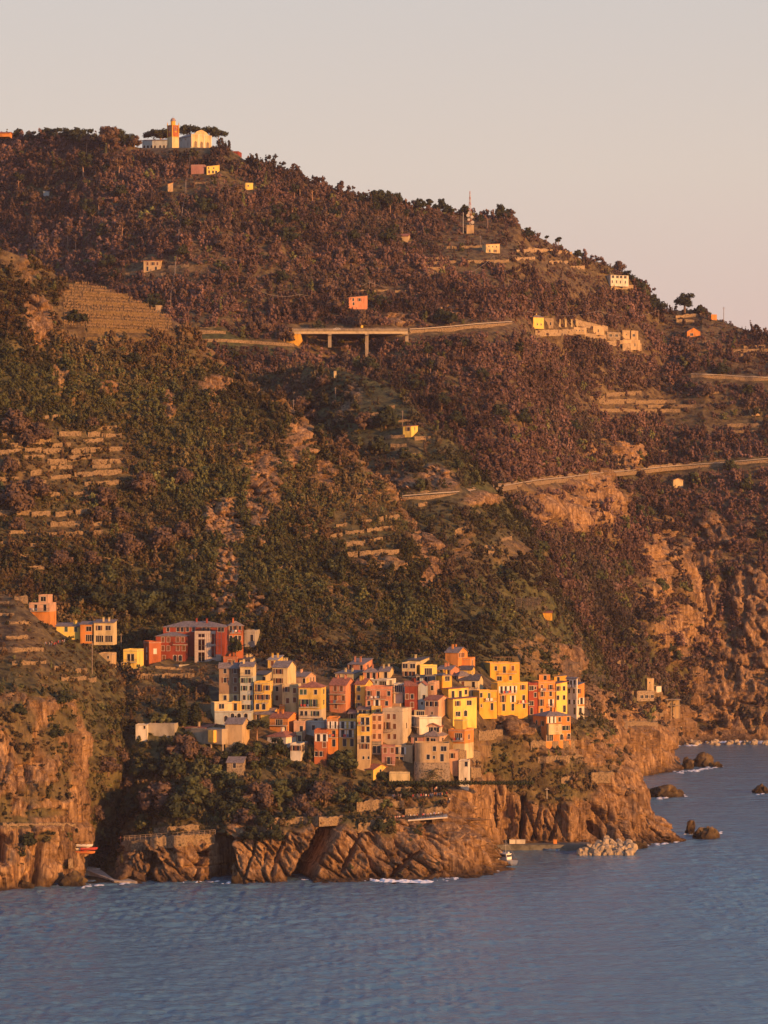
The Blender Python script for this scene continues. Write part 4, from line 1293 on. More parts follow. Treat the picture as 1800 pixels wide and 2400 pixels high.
H('basement_wall', 'long grey green basement with arched openings under the left cluster', 'house', 'V1', 118, 560, 585, 905, 772, None, 'flat', 'paleblue', L=[([255], [855], 'a'), ([335, 415, 498], [825], 'a'), ([374, 446], [836], 't')], dD=-3, parapet=0.3)
H('wide_roof_house', 'low house with a wide grey roof beside the orange block in the left cluster', 'house', 'V1', 592, 812, 905, 865, 802, 735, 'gx', 'yellow', 'slate', L=[([640], [838], 'w')], dD=-3, chim=0)
H('terrace_block', 'orange red terrace block between the wide grey roof and the yellow house', 'house', 'V1', 905, 972, 1000, 800, 692, None, 'flat', 'orange', dD=-1, parapet=0.3)
H('orange_house', 'orange house with red gable roof and balcony loggia in front of the left cluster', 'house', 'V1', 785, 1012, 1138, 1012, 848, 785, 'gx', 'orange', 'tile', L=[([900], [905], 'g'), ([855, 932, 972], [978], 'w')], BL=[(775, 1005, 935)], dD=-2)
H('orange_annex', 'flat roofed apricot annex right of the orange gabled house', 'house', 'V1', 1080, 1212, 1245, 1022, 890, None, 'flat', 'pink', L=[([1172], [985], 'd')], R=[([1232], [960], 'w')], dD=-4, parapet=0.3)
H('hip_roof_house', 'white house with a low red hipped roof behind the dark garden trees', 'house', 'V1', 755, 985, 1160, 1180, 1072, 1010, 'hip', 'white', 'tile', L=[([850, 920], [1120], 'w')], R=[([1115], [1110], 'd')], dD=-2)
H('terrace_house', 'cream terrace block right of the low red hipped roof', 'house', 'V1', 1110, 1180, 1215, 1160, 1022, None, 'flat', 'cream', L=[([1150], [1100], 'd')], dD=1, parapet=0.3)
H('garden_house', 'small white garden house with shuttered windows under the palm in the village', 'house', 'V1', 1038, 1165, 1245, 1330, 1172, None, 'flat', 'white', L=[([1080, 1130], [1212], 's')], R=[([1185], [1212], 'p'), ([1215], [1300], 't')], dD=-2, shut='brown', fnd=1)
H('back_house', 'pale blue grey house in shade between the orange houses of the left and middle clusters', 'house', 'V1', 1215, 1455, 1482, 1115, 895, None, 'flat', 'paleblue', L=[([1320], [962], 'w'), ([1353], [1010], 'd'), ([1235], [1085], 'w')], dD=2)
H('shop_house', 'vermilion house with rose roof terrace beside the palm tree', 'house', 'V1', 1330, 1478, 1500, 1345, 1028, None, 'flat', 'brick', L=[([1380, 1460], [1085], 'p', 'white'), ([1470], [1170], 'c'), ([1325, 1410], [1280], 'w')], dD=-3, parapet=1.1)

# --- the village, building on stilts and its neighbours
def stilt_building():
    r = H('stilt_building', 'concrete building standing on tall pillars above the wooded slope', 'house', 'V8', 752, 1140, 1292, 640, 470, None, 'flat', 'concrete', dD=-5, fnd=0.2, th=34, parapet=0.25)
    return r
sb = stilt_building()
def local_from_px(root, px, py, D):
    return root.matrix_world.inverted() @ wpt(px, py, D)
bpy.context.view_layer.update()
_dsb = sb.location.y
for x, lo in ((842, 760), (928, 785), (1010, 780), (1150, 775), (1222, 760), (1258, 810)):
    p0 = zx('V8', x)
    side = x <= 1140
    D_ = _dsb + (zx('V8', 1140) - p0) / (F / _dsb) * math.tan(math.radians(34)) + 0.5 if side else _dsb + (p0 - zx('V8', 1140)) / (F / _dsb) / math.tan(math.radians(34)) + 0.5
    a = local_from_px(sb, p0, zy('V8', 640), D_); b = local_from_px(sb, p0, zy('V8', lo), D_)
    m_ = MB(); m_.tube([(0, 0, 0), (0, 0, b.z - a.z - 4)], 0.32, 8)
    m_.build('pillar', wall_mat('concrete'), sb, (a.x, a.y, -0.21))
m_ = MB()
w_ = (zx('V8', 1072) - zx('V8', 1004)) / (F / _dsb) / math.cos(math.radians(34))
m_.box(0, w_, -1.6, -0.003, 0.4, (640 - 476) / 5.184 / (F / _dsb))
u_ = -(zx('V8', 1140) - zx('V8', 1004)) / (F / _dsb) / math.cos(math.radians(34))
m_.build('bay', wall_mat('yellow'), sb, (u_, 0, 0))
H('low_wing', 'low wing with a long pale roof edge on top of the concrete stilt building', 'house', 'V8', 690, 925, 1050, 520, 455, 420, 'sx', 'tan', 'tile', dD=-2, chim=1)
H('gable_house', 'tan house with grey gable roof behind the concrete stilt building', 'house', 'V8', 1180, 1385, 1462, 690, 402, 335, 'gx', 'tan', 'slate', dD=-3, chim=0)
H('low_house', 'low blue roofed shed above the concrete stilt building', 'house', 'V8', 930, 1045, 1060, 500, 445, 400, 'sx', 'white', 'blue', dD=4, chim=0)
H('boundary_hut', 'small white hut at the end of the pale block wall', 'hut', 'V8', 92, 232, 244, 510, 410, None, 'flat', 'white', dD=-3, fnd=3, parapet=0.15, L=[([200], [440], 't')])
H('block_wall_building', 'pale grey block walled building above the dark wood', 'building', 'V8', 244, 560, 622, 512, 398, None, 'flat', 'grey', dD=-2, fnd=5, parapet=0.15)
H('stone_hut', 'small stone hut with grey roof and white framed door in the trees', 'hut', 'V8', 1200, 1395, 1440, 1000, 872, 812, 'gx', 'stone', 'slate', L=[([1292], [905], 'w')], dD=-3, fnd=4, chim=0)

# --- the village, middle cluster
H('orange_villa', 'salmon villa with sloping roof behind the middle of the village', 'house', 'V2', 488, 708, 846, 330, 240, 168, 'sx', 'salmon', 'slate', L=[([515, 550], [285], 'p'), ([685], [285], 'w')], R=[([760], [195], 't')], layers=('promontory', 'terraced_slope'), dD=-1)
H('low_house', 'low cream house with a row of small windows above the orange red-roofed house', 'house', 'V2', 290, 562, 700, 465, 378, 345, 'sx', 'cream', 'slate', L=[([340, 450, 490], [422], 'w')], R=[([680], [420], 'w')], dD=-1)
H('pink_house', 'pink house with two white framed windows at the back of the middle cluster', 'house', 'V2', 708, 922, 945, 470, 352, 285, 'hip', 'salmon', 'slate', L=[([785, 872], [412], 'd')], dD=-2)
H('small_house', 'small cream house with arched roof line beside the pink house', 'house', 'V2', 948, 1098, 1165, 455, 345, 285, 'gx', 'cream', 'slate', L=[([1045], [405], 'd')], dD=-1)
H('red_roof_house', 'orange pink house with red roof and two long balconies in the middle cluster', 'house', 'V2', 205, 448, 585, 890, 552, 450, 'gx', 'salmon', 'tile', L=[([290, 382, 430], [600], 'c'), ([292, 412], [742], 'c'), ([300], [862], 'c')], R=[([545], [592], 'd'), ([530], [735, 850], 'w')], BL=[(205, 445, 680), (210, 445, 820)], dD=-4)
H('red_roof_house', 'tan yellow house with red roof and one column of windows in the middle cluster', 'house', 'V2', 588, 735, 848, 850, 538, 462, 'gx', 'yellow', 'tile', L=[([642], [597, 735, 855], 'w')], dD=-3, shut='green')
H('salmon_house', 'salmon house with white framed windows and roof terrace in the middle cluster', 'house', 'V2', 745, 1130, 1165, 860, 608, None, 'flat', 'salmon', L=[([790, 1092], [672], 'w'), ([935], [690], 'd'), ([795, 1060], [820], 'w'), ([915, 960], [822], 'p', 'white')], BL=[(790, 1050, 755)], dD=-4, parapet=0.9)
H('white_terrace_house', 'white house front with glazed veranda behind the salmon terrace', 'house', 'V2', 740, 1060, 1200, 600, 475, None, 'flat', 'white', L=[([1000], [540], 'g'), ([900], [505], 't')], R=[([1120], [530], 'g')], dD=0, parapet=0.3)
H('white_block', 'whitewashed block with rounded roof left of the dark red house', 'house', 'V2', 1165, 1300, 1335, 830, 545, None, 'flat', 'white', L=[([1245], [575], 'g')], BL=[(1130, 1320, 660)], dD=-2, parapet=0.3)
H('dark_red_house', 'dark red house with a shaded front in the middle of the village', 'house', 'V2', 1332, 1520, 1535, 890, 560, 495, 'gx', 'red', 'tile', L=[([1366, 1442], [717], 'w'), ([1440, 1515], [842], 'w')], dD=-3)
H('pale_gable_house', 'pale blue gabled house wedged beside the dark red house', 'house', 'V3', 382, 500, 530, 1090, 740, 680, 'gy', 'paleblue', 'tile', L=[([490], [920], 'w'), ([440], [1010], 't')], dD=-3)
H('corner_house', 'tan corner house with narrow front left of the yellow cream house', 'house', 'V3', 530, 630, 712, 900, 710, None, 'flat', 'pink', L=[([590], [780], 'w')], R=[([680], [775], 'w')], dD=-2)
H('orange_house', 'narrow orange house with iron balconies at the front of the middle cluster', 'house', 'V5', 985, 1140, 1150, 690, 278, None, 'flat', 'orange', L=[([1042, 1090], [352], 'p', 'white'), ([1080], [475, 600], 'd')], BL=[(990, 1140, 400), (1000, 1140, 522)], dD=-3, parapet=0.7)
H('yellow_house', 'yellow house with white louvred doors and balconies beside the narrow orange house', 'house', 'V5', 1152, 1385, 1400, 700, 298, None, 'flat', 'yellow', L=[([1205, 1240, 1335], [352], 'p', 'white'), ([1205, 1245, 1310, 1345], [470], 'p', 'white'), ([1230, 1332], [595], 'd')], BL=[(1155, 1370, 400), (1190, 1375, 522)], dD=-3)
H('roof_room', 'small cream roof room with tall shutters above the yellow house', 'house', 'V5', 1285, 1388, 1400, 300, 195, None, 'sx', 'cream', 'slate', L=[([1335, 1372], [245], 'p')], dD=2, fnd=5, chim=0)
H('loggia_house', 'tall golden house with a white framed top loggia in the middle cluster', 'house', 'V6', 88, 245, 268, 745, 210, None, 'flat', 'yellow', L=[([155, 215], [262], 'd'), ([160, 222], [355], 'w'), ([155, 235], [485], 'd'), ([155, 195, 235], [568], 'w'), ([165, 240], [705], 't')], BL=[(95, 245, 305), (125, 245, 520)], dD=-4, band=440, wall2='tan')  # tan lower storeys: shade painted into the golden front
H('roof_room', 'white pillared loggia room on top of the tall golden house', 'house', 'V6', 90, 235, 275, 215, 125, None, 'sx', 'cream', 'slate', L=[([125, 175, 210], [155], 'd')], dD=0, fnd=4, chim=0)
H('pink_house', 'pinkish tall house with brown closed shutters beside the tall golden house', 'house', 'V6', 270, 395, 402, 520, 190, None, 'flat', 'pink', L=[([288, 362], [222, 328, 445], 'c'), ([375], [450], 'c')], dD=-3)
H('grey_house', 'large beige grey house with brown shutters in the centre of the village', 'house', 'V6', 398, 640, 752, 520, 140, None, 'flat', 'beige', L=[([470, 540], [207], 'c'), ([455, 490], [320], 'p'), ([543], [326], 'c'), ([475, 545], [450], 'c')], R=[([690], [320], 'a')], BL=[(430, 520, 390)], dD=-3, parapet=0.9)
H('terrace_room', 'low sandy parapet terrace with planters above the beige grey house', 'house', 'V6', 400, 610, 745, 140, 75, None, 'flat', 'tan', dD=1, fnd=4, parapet=0.8)
H('yellow_annex', 'yellow annex with rounded parapet above the pinkish tall house', 'house', 'V6', 262, 375, 398, 190, 95, None, 'flat', 'yellow', dD=-1, fnd=4, L=[([340], [150], 'w')])

# --- the village, upper right cluster
H('church_house', 'tall orange house with a grey gable roof standing highest in the village', 'house', 'V3', 790, 978, 1130, 440, 255, 180, 'gx', 'orange', 'slate', R=[([1000, 1028, 1062], [282], 'w')], dD=-2, layers=('promontory', 'terraced_slope', 'spur'), wall2=None)
H('orange_annex', 'orange annex with flat tiled top right of the highest orange house', 'house', 'V3', 1010, 1160, 1245, 500, 352, None, 'flat', 'orange', R=[([1196], [420], 'g')], dD=-1, layers=('promontory', 'terraced_slope', 'spur'))
H('cream_villa', 'cream villa with loggia and small dark canopy at the back of the village', 'house', 'V3', 142, 345, 440, 600, 415, None, 'flat', 'cream', L=[([195, 262, 320], [570], 'w'), ([185, 250, 315], [440], 'b')], dD=-2, parapet=0.3, layers=('promontory', 'terraced_slope'))
H('cream_villa', 'upper cream storey with a tall chimney above the villa with the dark canopy', 'house', 'V3', 225, 420, 555, 460, 372, 335, 'sx', 'cream', 'dark', L=[([375], [440], 'w')], dD=1, chim=1, layers=('promontory', 'terraced_slope'))
H('yellow_house', 'bright yellow house wall with a large opening right of the cream villa', 'house', 'V3', 345, 415, 665, 620, 458, None, 'flat', 'lemon', R=[([535], [535], 'g')], dD=-1, layers=('promontory', 'terraced_slope'))
H('low_house', 'small dull house with two windows under the bright yellow wall', 'house', 'V3', 355, 640, 668, 690, 605, None, 'flat', 'dull', L=[([388, 500], [650], 'w')], dD=-1)
H('low_house', 'low salmon house with a broad brown roof below the highest orange house', 'house', 'V3', 668, 870, 1008, 580, 512, 458, 'gx', 'salmon', 'slate', L=[([725], [535], 'w'), ([835], [535], 'w')], dD=-1)
H('wide_roof_house', 'yellow house with a wide dark roof below the orange annex', 'house', 'V3', 1005, 1180, 1245, 580, 515, 460, 'gx', 'yellow', 'dark', dD=-1, chim=0)
H('apricot_house', 'apricot house with rounded front and one big window in the upper village', 'house', 'V3', 712, 745, 890, 790, 592, 560, 'hip', 'gold', 'slate', R=[([820], [642], 'b')], dD=-2)
H('wide_roof_house', 'low cream house with a broad brown pyramid roof in the upper village', 'house', 'V3', 890, 985, 1190, 680, 605, 530, 'hip', 'pink', 'slate', L=[([940], [660], 'd')], dD=-1, chim=0)
H('gable_house', 'cream house with dark roof and bright right gable in the upper village', 'house', 'V3', 1002, 1282, 1366, 810, 672, 592, 'gx', 'cream', 'dark', L=[([1052], [722], 'w'), ([1208], [740], 'd')], BL=[(1130, 1240, 795)], dD=-2)
H('yellow_house', 'pale yellow house with three doors onto a terrace in the upper village', 'house', 'V3', 722, 838, 1142, 945, 800, 782, 'sx', 'lemon', 'tile', R=[([905, 1015], [880], 'd'), ([1100], [850], 'w')], dD=-3, chim=0)
H('tan_house', 'tan block with one green shuttered window right of the pale yellow house', 'house', 'V3', 1142, 1262, 1300, 945, 805, None, 'flat', 'tan', L=[([1206], [862], 'c', 'green')], dD=-2, parapet=0.3)
H('gable_house', 'sand coloured house with a windowless bright gable end in the centre right', 'house', 'V3', 486, 682, 845, 1215, 962, 905, 'gx', 'pink', 'tile', L=[([517, 645], [1022], 'w'), ([570], [1022], 'w'), ([590], [1160], 't')], dD=-3, chim=0)
H('yellow_house', 'bright lemon yellow house with four square windows in the centre right', 'house', 'V3', 842, 905, 1262, 1250, 952, 930, 'sx', 'lemon', 'tile', R=[([975], [1015], 'w'), ([1150], [1010], 'b'), ([980, ], [1172], 'b'), ([1095], [1165], 'a')], dD=-4, chim=0)
H('gold_house', 'golden house with green shutters and a pale balcony beside the pergola house', 'house', 'V3', 1282, 1300, 1566, 1105, 828, None, 'flat', 'gold', R=[([1326], [890], 'w'), ([1446], [900], 'c', 'green'), ([1328], [1046], 't'), ([1490], [1065], 'd')], BR=[(1370, 1540, 980)], dD=-3, parapet=0.25)
H('white_villa', 'white villa with a flat overhanging terrace roof in front of the sand coloured gable', 'house', 'V3', 240, 402, 735, 1440, 1235, None, 'flat', 'white', L=[([265, 305, 350], [1290], 'p', 'white'), ([270, 355], [1420], 'd')], BL=[(215, 400, 1365)], dD=-3, parapet=0.4)
H('roof_room', 'white set back top storey of the overhanging terrace villa', 'house', 'V3', 325, 480, 525, 1215, 1118, None, 'flat', 'cream', L=[([420], [1180], 'g')], dD=0, fnd=4, parapet=0.15)
H('gable_house', 'small house facing the sea with a glazed gable front', 'house', 'V3', 498, 705, 775, 1460, 1365, 1312, 'gy', 'pink', 'tile', L=[([565], [1390], 'b'), ([655], [1390], 'b')], dD=-3, chim=0)
H('yellow_house', 'yellow block with rounded top above the orange terraces near the cliff', 'house', 'V3', 798, 1050, 1222, 1400, 1262, None, 'flat', 'yellow', dD=-3, parapet=0.25, R=[([1130], [1330], 't')])
H('orange_house', 'orange terraced house with two balconies above the stone retaining wall', 'house', 'V6', 1198, 1395, 1512, 605, 375, None, 'flat', 'orange', L=[([1320], [450], 'g')], R=[([1450], [460], 'b')], BL=[(1250, 1390, 500)], dD=-4, band=535, wall2='cream', parapet=0.4)

# --- the village, right hand row
H('pergola_house', 'tall orange house with a pergola frame on its flat roof', 'house', 'V4', 62, 170, 586, 500, 208, None, 'flat', 'gold', L=[([85], [290], 'w')], R=[([250, 490], [276], 'w'), ([370], [295], 'd'), ([300], [418], 'b'), ([457], [412], 'w')], BR=[(275, 530, 350)], dD=-1, parapet=0.3, layers=('promontory', 'spur'))
H('orange_house', 'broad orange house with white louvred doors and balconies in the right hand row', 'house', 'V4', 262, 275, 702, 885, 490, None, 'flat', 'gold', R=[([330, 385], [572], 'p', 'white'), ([460, 508], [572], 'p', 'white'), ([632], [548], 's'), ([350], [700], 'p'), ([490], [705], 'p', 'white'), ([645], [705], 'd'), ([360, 490], [820], 'd'), ([650], [806], 'w')], BR=[(310, 530, 630), (545, 715, 768)], dD=-3, parapet=0.4, wall2=None)
H('dark_red_house', 'narrow deep red house with white arched window heads in the right hand row', 'house', 'V4', 700, 706, 832, 900, 512, None, 'flat', 'red', R=[([735], [552, 762], 'b'), ([800], [550], 't'), ([800], [645], 'w'), ([745], [870], 'd')], dD=-2, parapet=0.9)
H('orange_house', 'tall orange house with a small top room in the right hand row', 'house', 'V4', 834, 842, 1080, 915, 470, None, 'flat', 'orange', R=[([890, 1015], [540], 'w'), ([895, 1015], [635], 'w'), ([882, 912], [752], 'p'), ([1020], [755], 'p', 'white'), ([885], [880], 'd'), ([1025], [860], 'd')], BR=[(850, 1070, 592), (965, 1050, 812)], dD=-2, parapet=0.5)
H('roof_room', 'orange top room with white eaves above the tall orange house', 'house', 'V4', 772, 850, 1006, 480, 365, None, 'flat', 'orange', L=[([835], [405], 'w')], R=[([935], [420], 'd')], dD=0, fnd=4, parapet=0.1)
H('yellow_house', 'narrow bright yellow house with four small windows in the right hand row', 'house', 'V4', 1080, 1090, 1245, 900, 492, 465, 'sx', 'lemon', 'tile', R=[([1112, 1200], [556, 683], 'w'), ([1205], [840], 'd')], dD=-2, chim=0)
H('roof_room', 'yellow upper storey with laundry terrace behind the narrow bright yellow house', 'house', 'V4', 1000, 1060, 1235, 500, 392, 375, 'sx', 'gold', 'slate', R=[([1118], [425], 'w')], dD=0, fnd=4, chim=1)
H('white_house', 'white and pink tall house near the end of the right hand row', 'house', 'V4', 1236, 1372, 1386, 935, 418, 395, 'sx', 'white', 'slate', L=[([1252, 1345], [472], 'w'), ([1300], [495], 'd'), ([1272, 1335], [593], 'w'), ([1275, 1340], [745], 's'), ([1345, 1375], [870], 'd')], BL=[(1240, 1360, 545)], dD=-3, th=40, chim=0, shut='white')
H('orange_house', 'orange end house with a shop front in the right hand row', 'house', 'V4', 1366, 1376, 1482, 940, 512, 480, 'sx', 'orange', 'slate', R=[([1390], [593], 'w'), ([1440], [730], 'p', 'white'), ([1385], [745], 'w'), ([1425, 1462], [870], 'd')], dD=-2, chim=0, band=805, wall2='white')
_ph = bpy.data.objects['pergola_house']
_h = (500 - 208) / 5.925 / (F / _ph.location.y)
_w = 410 / 5.925 / (F / _ph.location.y)
m_ = MB()
for y_ in np.linspace(_w * .25, _w * .85, 5):
    m_.box(-3.6, -3.5, y_ - .05, y_ + .05, _h, _h + 2.0); m_.box(-1.0, -.9, y_ - .05, y_ + .05, _h, _h + 2.0)
    m_.box(-3.8, -.7, y_ - .04, y_ + .04, _h + 2.0, _h + 2.1)
for x_ in (-3.55, -.95):
    m_.box(x_ - .05, x_ + .05, _w * .22, _w * .88, _h + 2.102, _h + 2.2)
m_.build('pergola', M_WOOD, _ph)
# --- villa on the cliff
H('cliff_villa', 'orange and peach villa with bay window standing alone on the cliff terrace', 'house', 'V4', 780, 948, 1300, 1285, 940, 870, 'hip', 'orange', 'slate', L=[([828, 902], [1045, ], 'w'), ([870], [1125], 'd')], R=[([1005, 1048], [990], 'p', 'white'), ([1140, 1265], [990], 'w'), ([1180], [1112], 'b'), ([1250], [1112], 'w'), ([1000, 1080], [1240], 'g'), ([1168], [1235], 'a'), ([1274], [1230], 'a')], dD=-3, fnd=3, shut='green')
_cv = bpy.data.objects['cliff_villa']
bay = MB(); _s = F / _cv.location.y
bay.box(-1.0, 0, 0, 5.2, 0, 3.6)
bay.build('bay', wall_mat('cream'), _cv, (1.0, 0.4, (1285 - 1195) / 5.925 / _s))
for y_ in (1.2, 3.2):
    put_window(_cv, 'w', (1.0, 0.4 + y_, (1285 - 1122) / 5.925 / _s), math.pi / 2)
m_ = MB(); m_.box(-1.2, 0.2, -0.2, 5.4, 0, 0.15); m_.build('bay_roof', roof_mat('tile'), _cv, (1.0, 0.4, (1285 - 1195) / 5.925 / _s + 3.603))

# --- the village, front with the rounded tower house
def round_house():
    g = 'V6'
    px, yb = zx(g, 930), zy(g, 775)
    D = hit(px, zy(g, 985), ('promontory',)) - 1
    s = F / D
    root = empty('round_house', wpt(px, yb, D), 0)
    tag(root, 'big tan house with a rounded corner on a bulging stone base at the cliff edge', 'house')
    he = (775 - 545) / 5.184 / s
    R_ = 3.6
    xl, xr = (790 - 930) / 5.184 / s, (1208 - 930) / 5.184 / s
    plan = [(xr, 0.0), (xr, 8), (xl, 9)] + [(xl + R_ - R_ * math.cos(t), R_ * 0.9 - R_ * 0.9 * math.sin(t)) for t in np.linspace(0, math.pi / 2, 9)]
    mb = MB()
    n = len(plan)
    base = [(p[0] + (0.0 if i in (1, 2) else (p[0] - 4) * 0.03), p[1] - (0 if i in (1, 2) else 0.7)) for i, p in enumerate(plan)]
    for i in range(n - 1):
        a, b = plan[i], plan[i + 1]
        if i < n - 1:
            mb.poly([(b[0], b[1], 0), (a[0], a[1], 0), (a[0], a[1], he), (b[0], b[1], he)][::-1])
    # sea front with openings
    a, b = plan[-1], plan[0]
    W = b[0] - a[0]
    ops, wins = [], []
    for x, y, k in ((1028, 595, 'w'), (1140, 595, 'b'), (920, 695, 'w'), (1120, 705, 'd'), (1022, 700, 't')):
        u = (x - 930) / 5.184 / s - a[0]; z = (775 - y) / 5.184 / s
        kw, kh = KIND_SIZE[k]
        if u - kw / 2 < 0.1: u = kw / 2 + 0.15
        ops.append((u - kw / 2, u + kw / 2, z - kh / 2, z + kh / 2)); wins.append((k, u + a[0], z))
    wall_face(mb, W, 0, he, ops, lambda u, d, z: (a[0] + u, a[1] + d, z))
    mb.build('wall', wall_mat('tan'), root)
    for k, x, z in wins:
        put_window(root, k, (x, a[1], z), 0, 'stone')
    st = MB()
    zlo = -(1000 - 775) / 5.184 / s
    for i in range(n):
        p, q = base[i], base[(i + 1) % n]
        lo = lambda t: (t[0] * 1.04, t[1] - 1.1)
        st.poly([(q[0], q[1], 0.3), (p[0], p[1], 0.3), (*lo(p), zlo), (*lo(q), zlo)])
    st.poly([(p[0], p[1], 0.3) for p in base][::-1])
    st.build('stone_base', wall_mat('stone'), root)
    rf = MB(); rf.prism([(0, 0)] * 0 or [(p[0], p[1]) for p in plan], 0, 0) if False else None
    rf.poly([(p[0], p[1], he - 0.25) for p in plan]); 
    for i in range(n):
        p, q = plan[i], plan[(i + 1) % n]
        d = Vector((q[1] - p[1], p[0] - q[0], 0)).normalized() * 0.18
        rf.poly([(p[0], p[1], he), (q[0], q[1], he), (q[0], q[1], he + 0.5), (p[0], p[1], he + 0.5)])
        rf.poly([(p[0] - d.x, p[1] - d.y, he), (p[0] - d.x, p[1] - d.y, he + 0.5), (q[0] - d.x, q[1] - d.y, he + 0.5), (q[0] - d.x, q[1] - d.y, he)])
        rf.poly([(p[0], p[1], he + 0.5), (q[0], q[1], he + 0.5), (q[0] - d.x, q[1] - d.y, he + 0.5), (p[0] - d.x, p[1] - d.y, he + 0.5)])
    rf.build('parapet', wall_mat('tan'), root)
    return root
round_house()
H('penthouse', 'peach penthouse with grey hipped roof on the rounded tan house', 'house', 'V6', 900, 1070, 1192, 560, 445, 378, 'hip', 'pink', 'slate', L=[([946], [505], 'd'), ([1010], [500], 'b')], R=[([1080], [490], 'd'), ([1130], [500], 'b')], dD=-2, fnd=4, chim=0)
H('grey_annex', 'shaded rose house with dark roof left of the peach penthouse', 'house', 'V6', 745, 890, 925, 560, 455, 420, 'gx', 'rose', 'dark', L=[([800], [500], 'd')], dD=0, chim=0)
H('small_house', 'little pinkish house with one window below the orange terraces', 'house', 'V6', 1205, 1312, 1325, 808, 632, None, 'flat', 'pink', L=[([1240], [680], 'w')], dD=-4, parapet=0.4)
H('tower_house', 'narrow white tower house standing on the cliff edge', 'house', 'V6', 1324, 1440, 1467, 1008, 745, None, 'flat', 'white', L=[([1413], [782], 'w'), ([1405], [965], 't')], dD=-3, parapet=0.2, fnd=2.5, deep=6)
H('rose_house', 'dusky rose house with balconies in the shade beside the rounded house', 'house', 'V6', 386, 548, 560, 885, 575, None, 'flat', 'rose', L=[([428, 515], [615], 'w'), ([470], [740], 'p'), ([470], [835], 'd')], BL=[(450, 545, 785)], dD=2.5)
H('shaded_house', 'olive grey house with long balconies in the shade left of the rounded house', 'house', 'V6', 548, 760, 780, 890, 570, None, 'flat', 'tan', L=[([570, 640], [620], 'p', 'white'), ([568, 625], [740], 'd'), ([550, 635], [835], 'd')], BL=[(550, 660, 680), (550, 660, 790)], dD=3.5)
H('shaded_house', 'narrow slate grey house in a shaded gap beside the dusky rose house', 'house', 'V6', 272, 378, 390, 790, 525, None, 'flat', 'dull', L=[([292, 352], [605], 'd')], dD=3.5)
H('garden_house', 'low yellow house with a red roof and gable facing the garden wall', 'house', 'V6', 90, 285, 475, 905, 850, 795, 'gx', 'yellow', 'tile', R=[([372], [862], 'w')], dD=-2, chim=0, deep=8)
H('garden_wall', 'cream garden wall with pointed pinnacles below the shaded houses', 'wall', 'V6', 478, 720, 728, 985, 890, None, 'flat', 'cream', dD=-2, parapet=0.2, deep=3, fnd=2)

# --- the red building and houses up the valley
LV = ('promontory', 'terraced_slope', 'headland')
_red = H('red_building', 'large deep red building with many windows and slate roof above the village', 'building', 'V7', 560, 1230, 1262, 575, 182, 125, 'hip', 'red', 'slate', L=[([612, 720, 765, 825, 890], [208], 'w'), ([1000, 1050, 1170, 1205], [205], 'w')], layers=('promontory', 'terraced_slope'), D=1086, deep=13, trim='stone', chim=2)
H('red_building', 'left wing of the deep red building with a balcony and arched doorways', 'building', 'V7', 482, 812, 835, 575, 280, 240, 'hip', 'red', 'slate', L=[([560, 620], [318, 412], 'c'), ([720, 775], [318], 'c'), ([722, 785], [412], 'c'), ([690, 748], [518], 'a'), ([570, 600], [515], 'w')], BL=[(670, 830, 372)], D=1081, trim='stone', chim=0)
H('red_building', 'sunlit right wing of the deep red building behind a round tree', 'building', 'V7', 1196, 1275, 1428, 575, 168, 118, 'hip', 'brick', 'slate', L=[([1240], [300, 412], 'w')], R=[([1295, 1340, 1390], [196], 'w'), ([1295, 1350, 1388], [300, 410], 'w')], BR=[(1280, 1400, 245)], D=1079, chim=1)  # brick instead of red: sunlight on this wing put into the colour
def scaffold():
    g = 'V7'
    D = 1078.0
    s = F / D
    root = empty('scaffolding', wpt(zx(g, 905), zy(g, 612), D), 0)
    tag(root, 'scaffolding wrapped in white sheeting against the deep red building', 'scaffolding')
    W, Hh = (1190 - 905) / 4.608 / s, (612 - 240) / 4.608 / s
    for k in range(9):
        x = W * k / 8
        for y in (0.25, 1.3):
            m = MB(); m.tube([(x, y, -3), (x, y, Hh)], 0.05, 6); m.build('pole', M_SILL, root)
    nl = 6
    for j in range(1, nl + 1):
        m = MB(); z = Hh * j / nl - 0.6
        m.box(0, W, 0.15, 1.4, z, z + 0.06); m.build('deck', M_WOOD, root)
    cloth = plain('scaffold_sheeting', (.40, .33, .29), 0.8, 0.08, 0.5)
    for (a, b, z0, z1) in ((905, 945, 0, 1), (1015, 1078, 0, 1), (1130, 1186, 0, .36), (945, 1015, .80, .86), (1078, 1130, .60, .66), (945, 1015, 0, .15), (905, 1130, .96, 1.04), (1078, 1130, .2, .27), (945, 1015, .42, .48)):
        m = MB()
        x0, x1 = (a - 905) / 4.608 / s, (b - 905) / 4.608 / s
        n = 6
        for k in range(n):
            u0, u1 = x0 + (x1 - x0) * k / n, x0 + (x1 - x0) * (k + 1) / n
            y0, y1 = 0.12 + 0.08 * (k % 2), 0.12 + 0.08 * ((k + 1) % 2)
            m.poly([(u0, y0, Hh * z0 - (2 if z0 == 0 else 0)), (u1, y1, Hh * z0 - (2 if z0 == 0 else 0)), (u1, y1, Hh * z1), (u0, y0, Hh * z1)])
        o = m.build('sheeting', cloth, root)
        md = o.modifiers.new('thickness', 'SOLIDIFY'); md.thickness = 0.03
scaffold()
H('red_house', 'small vermilion house with cream windows left of the deep red building', 'house', 'V7', 330, 412, 540, 610, 350, None, 'flat', 'brick', L=[([380], [430, 512], 'c', 'white')], R=[([476], [445], 'c', 'white')], D=1072, parapet=0.4)
H('yellow_house', 'yellow house with a terrace and satellite dish at the left end of the red row', 'house', 'V7', 132, 282, 332, 610, 440, None, 'flat', 'lemon', L=[([190, 232], [512], 'd'), ([290], [510], 'w')], BL=[(120, 280, 562)], D=1062, parapet=0.5, layers=LV)
